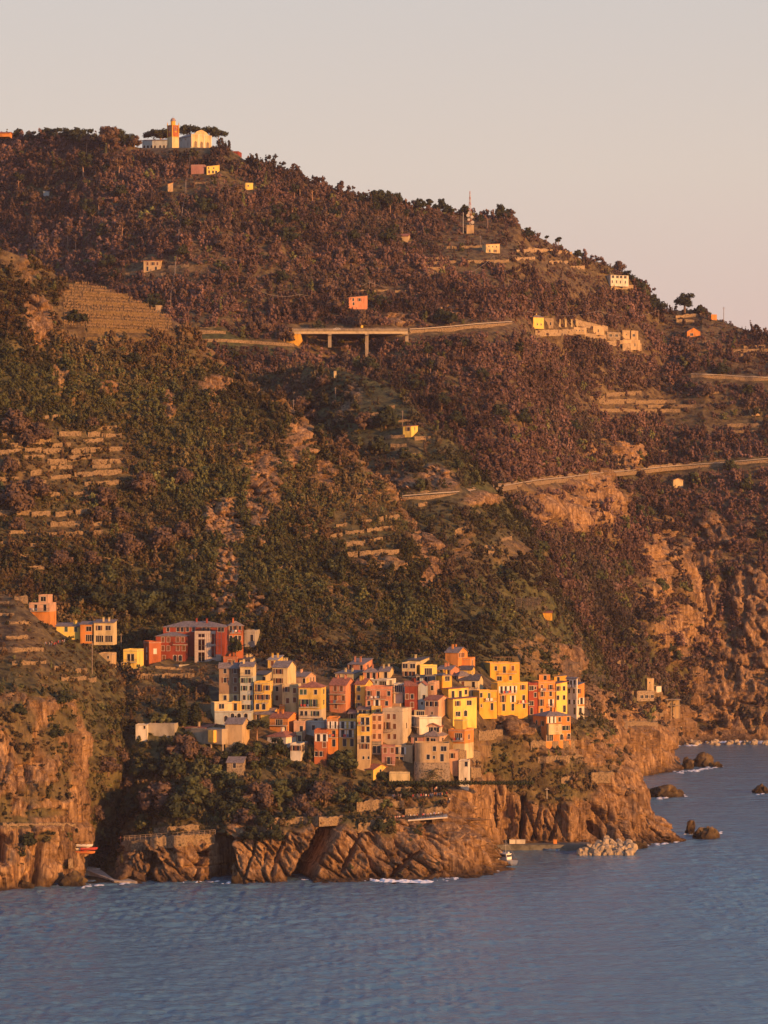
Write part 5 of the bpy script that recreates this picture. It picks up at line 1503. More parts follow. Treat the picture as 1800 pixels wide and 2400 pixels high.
H('ruined_house', 'roofless grey stone house to the right of the deep red building', 'ruin', 'V7', 1440, 1555, 1600, 370, 235, None, 'flat', 'grey', L=[([1520], [300], 'd')], D=1100, layers=('promontory', 'terraced_slope'), parapet=0.6)
H('retaining_terrace', 'pale concrete ramp terrace in front of the deep red building', 'wall', 'V7', 490, 735, 900, 660, 605, None, 'flat', 'grey', D=1072, parapet=0.5, deep=5)
H('pink_house', 'pink and orange house with a rooftop tower room behind the left terraces', 'house', 'Z7', 186, 322, 347, 860, 735, None, 'flat', 'pink', L=[([230, 290], [756], 'd')], BL=[(187, 320, 780)], D=1075, band=785, wall2='orange', layers=LV)
H('tower_room', 'small cream tower room on the roof of the pink and orange house', 'house', 'Z7', 250, 310, 322, 740, 682, None, 'flat', 'pink', L=[([280], [702], 'b')], D=1077, fnd=1.5, parapet=0.4)
H('yellow_house', 'yellow end house of the three house row behind the left terraces', 'house', 'Z7', 362, 518, 524, 950, 880, 862, 'sx', 'lemon', 'slate', L=[([428, 490], [895], 'w')], D=1068, fnd=.8, layers=LV, shut='green')
H('orange_house', 'orange middle house of the three house row behind the left terraces', 'house', 'Z7', 520, 606, 612, 975, 868, 852, 'sx', 'orange', 'slate', L=[([575], [895], 'b'), ([580], [955], 'g')], D=1066, fnd=.8, layers=LV, chim=0)
H('apricot_house', 'apricot right house of the three house row behind the left terraces', 'house', 'Z7', 608, 735, 744, 985, 858, 842, 'sx', 'cream', 'slate', L=[([642], [890], 'w'), ([700], [890], 'b'), ([645, 705], [960], 'g')], D=1065, fnd=.8, layers=LV)
H('small_hut', 'small tan hut with a dish beside a pole below the three house row', 'hut', 'Z7', 640, 725, 740, 1095, 1062, None, 'flat', 'tan', D=1055, layers=LV, fnd=3, L=[([700], [1080], 't')])
# ---------------------------------------------------------------- buildings on the hills
MT = ('mountain',)
H('hill_house', 'yellow house under the hilltop church with its low brown wing to the left', 'house', 'Z1', 1332, 1340, 1422, 462, 415, 405, 'sx', 'lemon', 'slate', R=[([1352, 1385], [425], 't'), ([1355, 1380, 1400], [450], 'w')], layers=MT, chim=0, fnd=1)
H('hill_house', 'low brown wing with flat pale roof left of the yellow hilltop house', 'house', 'Z1', 1238, 1325, 1335, 462, 408, None, 'flat', 'rose', layers=MT, fnd=1)
H('hill_hut', 'small bright yellow hut high on the bare slope right of the church', 'hut', 'Z1', 1586, 1590, 1640, 566, 522, None, 'flat', 'lemon', R=[([1608], [540], 't')], layers=MT, fnd=1, parapet=0.1)
H('hill_hut', 'small tan hut with a rusty roof among trees below the church', 'hut', 'Z1', 1065, 1088, 1122, 578, 530, 520, 'sx', 'tan', 'tile', layers=MT, fnd=1, chim=0)
H('greenhouse', 'small grey green greenhouse in the shaded woods at upper left', 'hut', 'Z1', 280, 318, 326, 608, 578, 570, 'gx', 'paleblue', 'blue', layers=MT, fnd=1, chim=0)
H('hill_house', 'tan hill house with shutters on a walled terrace at the middle left', 'house', 'Z1', 930, 1040, 1046, 1090, 1026, 1016, 'sx', 'tan', 'tile', L=[([955, 990, 1020], [1045], 'w'), ([955, 1010], [1078], 'd')], layers=MT, fnd=1, chim=0)
H('hill_hut', 'pale stone hut beside the vineyard edge', 'hut', 'Z1', 1008, 1040, 1058, 1360, 1315, None, 'flat', 'tan', layers=('mountain', 'terraced_slope', 'spur'), fnd=1, parapet=0.1)
H('ridge_house', 'low orange house on the skyline at the far left edge', 'house', 'Z1', -10, 60, 66, 216, 198, 188, 'gx', 'orange', 'tile', layers=MT, fnd=.3, chim=0)
H('red_container', 'dark red shed on the ridge right of the church', 'shed', 'Z1', 1492, 1545, 1562, 368, 316, None, 'flat', 'red', layers=MT, fnd=1, parapet=0.1, D=1850)
H('hill_hut', 'small brown gabled hut in the wood below the transmitter mast', 'hut', 'Z2', 940, 985, 1000, 460, 425, 405, 'gx', 'tan', 'tile', layers=MT, fnd=1, chim=0)
H('hill_house', 'cream yellow house on the terraces below the transmitter mast', 'house', 'Z2', 1484, 1490, 1582, 532, 478, 470, 'sx', 'cream', 'tile', R=[([1510, 1535, 1560], [490], 't'), ([1515, 1550], [518], 'w')], layers=MT, fnd=1, chim=0)
H('hill_house', 'pink house with dark roof in the woods above the viaduct', 'house', 'Z2', 597, 602, 722, 884, 822, 808, 'sx', 'salmon', 'slate', R=[([630, 670], [835], 'w'), ([632], [862], 'w')], layers=MT, fnd=1, chim=0, dD=-4)
H('hill_house', 'white flat roofed house with many windows on the right hand ridge', 'house', 'Z3', 628, 640, 760, 460, 400, None, 'flat', 'white', R=[([655, 685, 710, 738], [410], 'b'), ([650, 680, 705, 738], [442], 'n')], layers=MT, fnd=1, parapet=0.15, dD=-3)
H('hill_house', 'yellow house at the left end of the ruined terraces below the right ridge', 'house', 'Z3', 132, 138, 208, 735, 672, 655, 'hip', 'lemon', 'slate', layers=MT, fnd=1, R=[([165, 190], [718], 't')], chim=1, dD=-2)
H('ruined_house', 'long roofless tan ruin with doorways beside the yellow ridge house', 'ruin', 'Z3', 208, 265, 275, 735, 685, None, 'flat', 'tan', L=[([225, 250], [715], 'n')], layers=MT, fnd=1, parapet=0.4)
H('ruined_house', 'ruined tan farm building with pillars at the end of the ridge terraces', 'ruin', 'Z3', 765, 772, 820, 815, 765, None, 'flat', 'tan', R=[([790], [790], 'b')], layers=MT, fnd=1, parapet=0.5)
H('ruined_house', 'open sided ruin with a broken roof in the ridge terraces', 'ruin', 'Z3', 608, 615, 705, 808, 772, None, 'flat', 'stone', R=[([640, 680], [790], 'b')], layers=MT, fnd=1, parapet=0.3)
H('ruined_house', 'low tan ruin with three gaps below the pillar row of the ridge farm', 'ruin', 'Z3', 395, 400, 485, 772, 742, None, 'flat', 'tan', R=[([420, 440, 462], [758], 't')], layers=MT, fnd=1, parapet=0.4)
H('ruined_house', 'narrow tan wall house in the middle of the ridge ruins', 'ruin', 'Z3', 520, 526, 600, 775, 738, None, 'flat', 'tan', R=[([560], [760], 'n')], layers=MT, fnd=1, parapet=0.7)
H('ruined_house', 'small stone ruin beside the open sided ruin on the ridge', 'ruin', 'Z3', 712, 716, 765, 802, 764, None, 'flat', 'tan', R=[([742], [785], 't')], layers=MT, fnd=1, parapet=0.6)
H('ruined_house', 'lowest tan ruin at the end of the ridge terraces', 'ruin', 'Z3', 715, 720, 835, 872, 822, None, 'flat', 'tan', R=[([750, 800], [850], 'n')], layers=MT, fnd=1, parapet=0.5)
for k_, x_ in enumerate((308, 347, 386, 420)):
    p_ = ground(zx('Z3', x_), zy('Z3', 728), MT)
    m_ = MB(); m_.box(-.5, .5, -.5, .5, -1, 3.2); m_.box(-.65, .65, -.65, .65, 3.202, 3.5)
    tag(m_.build('stone_pillar', wall_mat('cream'), None, p_ + Vector((0, -2, 0))), ['leftmost', 'second', 'third', 'rightmost'][k_] + ' pale pillar standing in a row among the ridge ruins', 'pillar', 'pillars among the ridge ruins')
H('hill_house', 'brown house with broad dark roof below the lone umbrella pine', 'house', 'Z3', 1112, 1135, 1222, 800, 765, 740, 'gx', 'orange', 'dark', layers=MT, fnd=1, R=[([1165], [785], 'b')], chim=0, dD=-2)
H('hill_hut', 'small cream hut with dark doorway among the terraces at the right edge', 'hut', 'Z3', 1530, 1550, 1606, 1302, 1268, None, 'flat', 'tan', L=[([1540], [1290], 'n')], layers=MT, fnd=1, parapet=0.1, dD=-2)
H('hill_hut', 'small orange hut on the crest right of the lone umbrella pine', 'hut', 'Z3', 1288, 1292, 1330, 688, 655, None, 'flat', 'orange', layers=MT, fnd=1, parapet=0.1)
H('spur_cottage', 'bright yellow cottage with red eaves on the terraced spur', 'house', 'Z5', 952, 1005, 1050, 470, 412, 404, 'sx', 'lemon', 'tile', R=[([1030], [425], 'w')], L=[([985], [430], 'w')], layers=('spur', 'mountain'), fnd=1, chim=0, dD=-3)
H('hill_hut', 'small flat roofed hut two terraces below the yellow cottage', 'hut', 'Z5', 932, 950, 975, 596, 562, None, 'flat', 'tan', layers=('spur', 'mountain'), fnd=1, parapet=0.1, dD=-2)
H('hill_hut', 'little cream hut on top of the spur beside a cypress', 'hut', 'Z5', 498, 505, 522, 85, 55, None, 'flat', 'cream', layers=('spur', 'mountain'), fnd=1, parapet=0.1, dD=-2)
H('roadside_house', 'small cream house with red roof under the lower coast road', 'house', 'Z6', 1040, 1045, 1110, 522, 485, 472, 'gx', 'cream', 'tile', layers=MT, fnd=1, chim=0, dD=-3)
H('slope_house', 'small yellow house with a pale roof below the netting above the village', 'house', 'Z6', 200, 260, 266, 1378, 1345, 1335, 'sx', 'gold', 'tile', layers=('spur', 'terraced_slope', 'mountain'), chim=0, dD=-3, fnd=1)
H('coast_house', 'cream walled building on the terraces above the second headland', 'house', 'Z8', 690, 720, 775, 890, 800, None, 'flat', 'tan', R=[([740], [830], 't')], layers=('spur', 'mountain'), fnd=1, parapet=0.2, dD=-3)
H('coast_annex', 'small white annex under the cream walled building by the coast path', 'hut', 'Z8', 785, 790, 832, 890, 858, None, 'flat', 'white', layers=('spur', 'mountain'), fnd=1, parapet=0.1, dD=-2)
H('coast_terrace', 'long low tan terrace building with bright window openings above the coast', 'house', 'Z8', 600, 640, 778, 960, 900, None, 'flat', 'stone', R=[([680, 718, 765], [940], 'b')], layers=('spur', 'mountain'), fnd=1, parapet=0.2, dD=-2)
def frame_house():
    px, py = zx('Z8', 848), zy('Z8', 1048)
    D = (hit(px + 18, py, ('mountain',)) or 1450) - 4
    s = F / D
    root = empty('open_frame_building', wpt(px, py, D), 0)
    tag(root, 'unfinished two storey concrete frame with open sides above the far shore', 'building')
    W, Hh = 120 / 3.318 / s, 88 / 3.318 / s
    for z in (0.48, 1.0):
        m = MB(); m.box(-0.8, W + 0.8, -0.6, 7, Hh * z - 0.3, Hh * z); m.build('floor_slab', wall_mat('concrete'), root)
    for x in np.linspace(0, W, 5):
        m = MB(); m.box(x - .2, x + .2, 0, .4, -4, Hh - 0.303); m.build('pillar', wall_mat('concrete'), root)
    m = MB(); m.box(0, W, 3, 3.3, -4, Hh * 0.95); m.build('wall', wall_mat('tan'), root)
    m = MB(); m.box(W * .15, W * .5, 0.41, 0.6, Hh * 0.5, Hh * 0.7); m.build('parapet', wall_mat('tan'), root)
frame_house()

# --- hilltop church
def church():
    ch = H('church', 'cream hilltop church with a curved gable front and three arched doors', 'church', 'CH', 545, 757, 1012, 466, 330, 268, 'gx', 'paleblue', 'slate', th=52, layers=MT, D=1880, fnd=4, chim=0,
           L=[([562, 622, 685], [358], 't')])  # blue-grey body: shade of the left side put into the colour
    c = math.cos(math.radians(52)); s = F / 1880; sn = math.sin(math.radians(52))
    W = 255 / 5.53 / s / sn
    z = lambda y: (466 - y) / 5.53 / s
    half = [(0, 0), (0, z(300)), (0.10, z(297)), (0.15, z(292)), (0.20, z(281)), (0.235, z(268)), (0.26, z(262)), (0.38, z(245)), (0.5, z(232))]
    out = [(u * W, h) for u, h in half] + [((1 - u) * W, h) for u, h in reversed(half[:-1])]
    m = MB(); m.prism(out, 0.02, 0.55, axis='x')
    m.build('facade', wall_mat('cream'), ch)
    for u in (0.03, 0.36, 0.64, 0.97):
        m = MB(); m.box(0.55, 0.72, u * W - 0.35, u * W + 0.35, 0, z(305)); m.build('pilaster', wall_mat('white'), ch)
    m = MB(); m.box(0.55, 0.8, 0, W, z(305), z(298)); m.build('cornice', wall_mat('white'), ch)
    for x in (812, 886, 962):
        u = (x - 757) / 255 * W
        m = MB(); h0, h1, hw = 0.0, z(385), 0.95
        m.box(0.56, 0.62, u - hw, u + hw, h0, h1 - hw)
        n = 8
        m.prism([(u - hw, h1 - hw + .001)] + [(u - hw * math.cos(i * math.pi / n), h1 - hw + .001 + hw * math.sin(i * math.pi / n)) for i in range(1, n)] + [(u + hw, h1 - hw + .001)], 0.56, 0.62, axis='x')
        m.build('door', plain('church_door', (.20, .15, .11), .8, .15, 1), ch)
    m = MB(); m.box(0.2, 0.3, W / 2 - .06, W / 2 + .06, z(232), z(206)); m.box(0.2, 0.3, W / 2 - .4, W / 2 - .061, z(216), z(213)); m.box(0.2, 0.3, W / 2 + .061, W / 2 + .4, z(216), z(213))
    m.build('cross', M_IRON, ch)
    # arcaded wing to the left
    H('church_arcade', 'long low arcaded wing stretching left of the church tower', 'building', 'CH', 125, 480, 500, 490, 380, 352, 'sx', 'paleblue', 'slate', layers=MT, D=1890, fnd=3, chim=0, deep=7,
      L=[([152, 200, 248, 292, 360, 410, 455], [462], 'a')])
    # bell tower
    D = 1872.0; s = F / D
    px, py = zx('CH', 517), zy('CH', 472)
    t = empty('bell_tower', wpt(px, py, D), -math.radians(50))
    tag(t, 'orange and cream bell tower with a small dome and corner pinnacles', 'tower')
    zz = lambda y: (472 - y) / 5.53 / s
    w = 62 / 5.53 / s / math.cos(math.radians(50)); d = 92 / 5.53 / s / math.sin(math.radians(50))
    w = d = (w + d) / 2
    m = MB(); m.box(-w, 0, 0, d, -3, zz(330)); m.build('base', wall_mat('cream'), t)
    m = MB(); m.box(-w + .1, -.1, .1, d - .1, zz(330), zz(182)); m.build('shaft', wall_mat('brick'), t)
    for (x, y) in ((-w, 0), (0, 0), (-w, d), (0, d)):
        m = MB(); m.box(x - .35 if x == 0 else x - .1, x + .1 if x == 0 else x + .35, y - .1 if y == 0 else y - .35, y + .35 if y == 0 else y + .1, zz(330) + .002, zz(185)); m.build('corner_pier', wall_mat('gold'), t)
        m = MB(); m.tube([(x * .97, y * .97 + .1, zz(185)), (x * .97, y * .97 + .1, zz(160)), (x * .97, y * .97 + .1, zz(135))], [.32, .26, .04], 6); m.build('pinnacle', wall_mat('gold'), t)
    m = MB(); m.box(-w - .15, .15, -.15, d + .15, zz(335), zz(328)); m.box(-w - .15, .15, -.15, d + .15, zz(184), zz(178)); m.build('cornice', wall_mat('gold'), t)
    for k in range(2):
        a = put_window(t, 'a', (0.0, d / 2, zz(225)) if k == 0 else (-w / 2, 0.0, zz(225)), math.pi / 2 if k == 0 else 0, 'stone')
        m = MB(); m.box(-.9, .9, -.06, .0, -2.2, -1.5); m.build('louvre', wall_mat('gold'), a)
    m = MB(); m.tube([(-w / 2, d / 2, zz(178)), (-w / 2, d / 2, zz(125))], 1.45, 8); m.build('drum', wall_mat('gold'), t)
    hs = np.linspace(0, math.pi / 2, 7)
    m = MB(); m.tube([(-w / 2, d / 2, zz(125) + .02 + 2.1 * math.sin(a)) for a in hs], [1.6 * math.cos(a) + .02 for a in hs], 12); m.build('dome', plain('dome_copper', (.30, .22, .20), .6, .2, 1), t)
    m = MB(); m.tube([(-w / 2, d / 2, zz(125) + 2.0), (-w / 2, d / 2, zz(125) + 3.0)], .05, 5); m.build('finial', M_IRON, t)
church()

# ---------------------------------------------------------------- transmitter mast
def mast():
    px, py = zx('Z2', 1390), zy('Z2', 385)
    D = (hit(px, py + 4, MT) or 1800) - 4
    s = F / D
    root = empty('transmitter_mast', wpt(px, py, D), 0)
    tag(root, 'red and white lattice transmitter mast with dishes on the ridge', 'mast')
    z = lambda y: (385 - y) / 2.765 / s
    m = MB(); m.box(-2.2, 2.0, 0, 3, -3, z(352)); m.build('equipment_hut', wall_mat('tan'), root)
    hts = np.linspace(z(352), z(130), 13)
    for k in range(12):
        m = MB()
        r0, r1 = 1.5 * (1 - k / 12.5), 1.5 * (1 - (k + 1) / 12.5)
        P_ = lambda r, i, h: (r * math.cos(i * 2.094 + .5) - .3, r * math.sin(i * 2.094 + .5) + 1.5, h)
        for i in range(3):
            m.tube([P_(r0, i, hts[k]), P_(r1, i, hts[k + 1])], .13, 5)
            m.tube([P_(r0, i, hts[k]), P_(r1, i + 1, hts[k + 1])], .07, 4)
            m.tube([P_(r1, i, hts[k + 1]), P_(r1, i + 1, hts[k + 1])], .07, 4)
        m.build('lattice_section', plain('mast_red', (.36, .12, .07), .6, .1, 1) if k % 2 else plain('mast_white', (.46, .40, .33), .6, .1, 1), root)
    for y, x, r in ((290, -1.4, 1.0), (300, 0.9, .9), (318, -1.0, .8), (335, 1.2, 1.0), (275, -1.0, .6)):
        m = MB(); m.tube([(x, -.4, z(y)), (x, -.1, z(y)), (x, .25, z(y))], [r, r * .85, .15], 12); m.build('dish', plain('mast_white', (.46, .40, .33), .6, .1, 1), root)
    m = MB(); m.tube([(-4.2, 1, -2), (-4.2, 1, z(270))], .18, 6); m.build('side_pole', M_SILL, root)
mast()

# ---------------------------------------------------------------- roads and the viaduct
M_ASPH = plain('asphalt', (.06, .055, .055), .9, .15, 1)
M_CONC = plain('aged_concrete', (.29, .23, .165), .9, .22, .5, streak=True)
M_STONE = plain('dry_stone', (.225, .16, .095), .95, .36, 1.8, .08)
M_RAILS = plain('galvanised_rail', (.32, .27, .23), .5, .08, 1)
def sample_path(pts, n, layers):
    xs = np.array([p[0] for p in pts], float); ys = np.array([p[1] for p in pts], float)
    t = np.linspace(xs[0], xs[-1], n)
    y = np.interp(t, xs, ys)
    d = np.array([hit(a, b, layers) or np.nan for a, b in zip(t, y)])
    ok = ~np.isnan(d)
    d = np.interp(np.arange(n), np.nonzero(ok)[0], d[ok])
    k = max(3, n // 8) | 1
    pad = np.concatenate([np.full(k // 2, d[0]), d, np.full(k // 2, d[-1])])
    med = np.array([np.median(pad[i:i + k]) for i in range(n)])
    pad = np.concatenate([np.full(k // 2, med[0]), med, np.full(k // 2, med[-1])])
    d = np.convolve(pad, np.ones(k) / k, 'valid')
    return [wpt(a, b, c) for a, b, c in zip(t, y, d)]
def ribbon_wall(mb, P_, h0, h1, th, jit=0.0, rg=None, dy=0.0, mi=0):
    """a wall along the points: from h0 below to h1 above, thickness th towards the hill"""
    n = len(P_)
    tops = [h1 + (rg.normal(0, jit) if jit else 0) for _ in range(n)]
    fr = [(rg.normal(0, jit * .4) if jit else 0) for _ in range(n)]
    for i in range(n - 1):
        a, b = P_[i], P_[i + 1]
        A0, B0 = (a.x, a.y + dy + fr[i], a.z + h0), (b.x, b.y + dy + fr[i + 1], b.z + h0)
        A1, B1 = (a.x, a.y + dy + fr[i], a.z + tops[i]), (b.x, b.y + dy + fr[i + 1], b.z + tops[i + 1])
        A2, B2 = (a.x, a.y + dy + th, a.z + tops[i]), (b.x, b.y + dy + th, b.z + tops[i + 1])
        A3, B3 = (a.x, a.y + dy + th, a.z + h0), (b.x, b.y + dy + th, b.z + h0)
        mb.poly([A0, B0, B1, A1], mi); mb.poly([A1, B1, B2, A2], mi); mb.poly([A2, B2, B3, A3], mi)
        if i == 0: mb.poly([A0, A1, A2, A3], mi)
        if i == n - 2: mb.poly([B1, B0, B3, B2], mi)
def road(pts, layers, label, wall_h, wlabel, rail=True, cut=True, n=60):
    P_ = sample_path(pts, n, layers)
    P_ = [p + Vector((0, -3.0, 0)) for p in P_]
    m = MB()
    for a, b in zip(P_[:-1], P_[1:]):
        m.poly([a, b, b + Vector((0, 6.5, 0.02)), a + Vector((0, 6.5, 0.02))])
    o = m.build('road', M_ASPH); tag(o, label, kind='structure')
    m = MB(); ribbon_wall(m, P_, -wall_h, -0.004, 0.6, 0.0, rng, dy=-0.6)
    tag(m.build('retaining_wall', M_STONE), wlabel, 'wall')
    if rail:
        root = empty('guard_rail', P_[0], 0); tag(root, 'pale guard rail along the edge of ' + label.split(' with ')[0], 'rail')
        m = MB(); ribbon_wall(m, [p - P_[0] for p in P_], 0.45, 0.85, 0.08, 0, rng, dy=0.1); m.build('beam', M_RAILS, root)
        for i, p in enumerate(P_[::2]):
            q = p - P_[0]
            m = MB(); m.box(q.x - .06, q.x + .06, q.y + .19, q.y + .3, q.z - .1, q.z + .7); m.build('post', M_RAILS, root)
    if cut:
        m = MB(); ribbon_wall(m, [p + Vector((0, 6.3, 0)) for p in P_], -0.1, 1.9, 1.2, 0.3, rng)
        tag(m.build('cutting_wall', M_STONE), 'rough stone wall cut into the hill above ' + label.split(' with ')[0].replace(' across the right hand slope', '').replace(' emerging', ''), 'wall')
    for q in P_[::1]:
        px, py = CX + q.x * F / (q.y + 3), HY - (q.z - CAMH) * F / (q.y + 3)
        CLEAR.append((px - 4, px + 4, py - 9, py + 11, q.y - 45, q.y + 6))
    return P_
road([(943, 1166), (1000, 1161), (1075, 1156), (1130, 1149), (1200, 1138), (1260, 1128), (1330, 1121), (1400, 1112), (1490, 1104), (1560, 1096), (1640, 1090), (1700, 1086), (1810, 1076)], ('spur', 'mountain'), 'the lower coast road across the right hand slope', 2.0, 'long pale retaining wall under the lower coast road', n=110)
road([(432, 775), (470, 774), (530, 777)], MT, 'the upper road emerging behind the vineyard', 4.0, 'tall pinkish retaining wall of the upper road behind the vineyard', rail=False, n=20)
road([(960, 775), (1010, 772), (1060, 768), (1120, 762), (1200, 757)], MT, 'the upper road right of the viaduct', 3.6, 'retaining wall of the upper road right of the viaduct', n=40, cut=False)
road([(1618, 879), (1680, 881), (1740, 885), (1810, 888)], MT, 'the high road near the right edge', 2.4, 'retaining wall of the high road near the right edge', n=30, cut=False)
road([(440, 796), (520, 795), (600, 800), (690, 806)], MT, 'the lane below the viaduct', 1.6, 'low wall under the lane below the viaduct', n=30, cut=False, rail=False)

def viaduct():
    DL, DR = 1582.0, 1582.0
    s = F / DL
    p0, p1 = wpt(zx('Z2', 235), zy('Z2', 1034), DL), wpt(zx('Z2', 985), zy('Z2', 1031), DR)
    root = empty('viaduct', p0, 0)
    tag(root, 'concrete road viaduct on slender piers across the wooded gully', 'bridge')
    d = p1 - p0
    L_ = d.x
    u = lambda x: (zx('Z2', x) - zx('Z2', 235)) / s
    m = MB(); m.box(0, L_, 0, 8.5, -0.35, 0.0); m.build('deck', M_CONC, root)
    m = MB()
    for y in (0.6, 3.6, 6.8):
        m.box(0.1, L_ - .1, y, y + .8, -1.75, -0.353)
    m.build('girder', plain('lit_girder', (.50, .40, .26), .85, .15, .5), root)  # paler than the deck concrete, lit tone put into the colour
    for y in (0.05, 8.2):
        m = MB(); m.box(0, L_, y, y + .25, 0.003, 0.55); m.build('kerb', M_CONC, root)
        m = MB()
        m.box(0, L_, y + .08, y + .16, 1.0, 1.12); m.box(0, L_, y + .08, y + .16, .72, .80)
        for k in range(int(L_ / 2) + 1):
            m.box(k * 2.0, k * 2.0 + .1, y + .08, y + .16, .553, 1.0)
        m.build('railing', M_RAILS, root)
    for x, lo in ((477, 1105), (718, 1175), (978, 1085)):
        z = -(zy('Z2', lo) - zy('Z2', 1034)) / s - 3
        m = MB(); m.box(u(x) - .85, u(x) + .85, 2.6, 5.4, z, -2.45); m.build('pier', M_CONC, root)
        m = MB(); m.box(u(x) - .95, u(x) + .95, 0.5, 7.9, -2.447, -1.753); m.build('pier_head', M_CONC, root)
    m = MB(); m.prism([(u(250), -0.4), (u(290), -1.76), (u(300), -5.0), (u(275), -8), (u(235) - 3, -8), (u(235) - 3, -.4)], 1.0, 7.5); m.build('abutment', wall_mat('gold'), root)
    # vehicle and sign on the deck
    c = empty('parked_car', p0 + Vector((u(525), 3.0, 0.003)), 0)
    tag(c, 'small white car crossing the viaduct', 'car')
    m = MB(); m.prism([(-2, .35), (-2, .85), (-1.2, .95), (-.7, 1.45), (.9, 1.45), (1.5, .95), (2.05, .8), (2.05, .35)], 0, 1.7); m.build('body', plain('white_car_paint', (.75, .72, .68), .35, .04, 1, .5), c)
    m = MB(); m.prism([(-.95, .98), (-.62, 1.38), (.82, 1.38), (1.2, .98)], -.02, 1.72); m.build('side_window', M_GLASS, c)
    for x in (-1.25, 1.3):
        for y in (-.05, 1.55):
            m = MB(); m.tube([(x, y, .33), (x, y + .2, .33)], .33, 10); m.build('wheel', M_IRON, c)
    sg = empty('road_sign', p0 + Vector((u(688), 0.35, 0.56)), 0); tag(sg, 'yellow warning sign on the viaduct railing', 'sign')
    m = MB(); m.tube([(0, 0, 0), (0, 0, 1.0)], .06, 6); m.build('post', M_RAILS, sg)
    m = MB(); m.box(-.5, .5, -.08, -.061, .7, 1.9); m.build('panel', plain('sign_yellow', (.80, .52, .06), .5, .05, 1), sg)
viaduct()

# ---------------------------------------------------------------- dry stone walls
WCOUNT = {}
def wall_row(g, x0, y0, x1, y1, h, label, layers, mat=None, name='terrace_wall', th=0.7, jit=0.16, up=True):
    px0, py0, px1, py1 = zx(g, x0), zy(g, y0), zx(g, x1), zy(g, y1)
    hp = h / ZT[g][2]
    n = max(5, int(abs(px1 - px0) / 5) + 1)
    P_ = sample_path([(px0, py0 + hp * .5), (px1, py1 + hp * .5)], n, layers)
    D = P_[n // 2].y
    hm = hp * D / F
    m = MB(); ribbon_wall(m, [p + Vector((0, -0.7 - 0.25 * hm, 0)) for p in P_], -1.8, hm * 0.55 + .15, th + 0.6 * hm, jit, rng)
    o = m.build(name, mat or M_STONE)
    tag(o, label, 'wall', 'dry stone terrace walls')
    return o
ORD = ['topmost', 'second', 'third', 'fourth', 'fifth', 'sixth', 'seventh', 'eighth', 'ninth', 'tenth', 'eleventh', 'twelfth']
SHORT = {'the left hand terraces under the vineyard': 'left terraces under the vineyard', 'the scrubby terraces above the red building': 'terraces above the red building', 'the small terraces in the middle of the green slope': 'terraces amid the green slope',
         'the terraces around the yellow cottage': 'terraces around the yellow cottage', 'the steep slope below the lower coast road': 'slope below the coast road', 'the grassy terraces below the transmitter mast': 'terraces below the transmitter mast',
         'the ruined farm terraces on the right hand ridge': 'ruined farm terraces', 'the tan terraces in the wood near the right edge': 'tan terraces amid the wood', 'the rough slope above the lower coast road': 'slope above the coast road',
         'the small plots below the hilltop church': 'plots below the hilltop church', 'the left headland terraces beside the walking people': 'headland terraces beside walking people', 'the cliff gardens below the lone villa': 'cliff gardens below the villa',
         'the low cliff path above the boat slip': 'cliff path above boat slip', 'the cliff path in front of the wooded slope': 'path below the wooded slope', 'the terraces between the village and the lower walkway': 'terraces above the viewing walkway',
         'the rocky ledge under the right hand row': 'ledge under the right row', 'the gardens below the deep red building': 'gardens below the red building', 'the terraces above the second headland': 'terraces above the second headland', 'the ochre vineyard': 'ochre vineyard'}
def rows(g, spec, layers, where, mat=None):
    spec = sorted(spec, key=lambda r: r[1])
    lines = []
    for r in spec:
        if lines and r[1] - lines[-1][0][1] < 22:
            lines[-1].append(r)
        else:
            lines.append([r])
    for i, ln in enumerate(lines):
        ln.sort()
        for j, r in enumerate(ln):
            lab = 'dry stone wall, ' + ORD[min(i, 11)] + ' row down' + (', ' + ('leftmost' if j == 0 else ORD[j] + ' from left') if len(ln) > 1 else '') + ', ' + SHORT[where]
            wall_row(g, *r, lab, layers, mat)
rows('Z4', [(0, 985, 140, 975, 30), (165, 975, 275, 968, 24), (280, 975, 412, 968, 26), (465, 985, 570, 962, 28), (572, 968, 792, 962, 28), (310, 1046, 435, 1042, 28), (600, 1046, 836, 1040, 28), (385, 866, 528, 862, 24), (572, 868, 650, 866, 22),
            (215, 915, 330, 908, 24), (540, 915, 670, 908, 18), (200, 1118, 270, 1112, 22), (485, 1130, 790, 1108, 28), (550, 1190, 770, 1178, 26), (210, 1190, 300, 1180, 20), (280, 765, 390, 752, 32), (760, 1288, 980, 1278, 24), (0, 862, 60, 858, 22), (0, 915, 50, 912, 18), (660, 880, 790, 876, 18), (80, 890, 200, 886, 18), (60, 940, 150, 936, 18), (340, 940, 460, 934, 18), (150, 1020, 290, 1014, 20), (440, 1020, 590, 1012, 20), (0, 1060, 130, 1056, 20), (330, 1085, 470, 1080, 20), (600, 1080, 720, 1074, 18), (0, 1160, 120, 1154, 20), (330, 1150, 460, 1144, 20), (40, 1235, 200, 1228, 22), (260, 1260, 400, 1254, 22), (480, 1255, 620, 1248, 20), (640, 830, 760, 826, 16)], ('terraced_slope',), 'the left hand terraces under the vineyard')
rows('Z7', [(0, 132, 200, 128, 30), (207, 140, 328, 135, 40), (362, 140, 470, 130, 38), (492, 128, 632, 118, 40), (330, 208, 520, 200, 30), (600, 210, 662, 200, 24), (560, 262, 665, 258, 36), (180, 492, 290, 488, 18), (400, 556, 560, 548, 14), (60, 262, 200, 256, 24), (240, 280, 380, 274, 22), (430, 270, 540, 264, 22), (0, 330, 120, 326, 20), (200, 345, 330, 340, 20), (640, 440, 800, 434, 18), (60, 420, 190, 414, 18), (840, 470, 960, 464, 18)], ('terraced_slope',), 'the scrubby terraces above the red building')
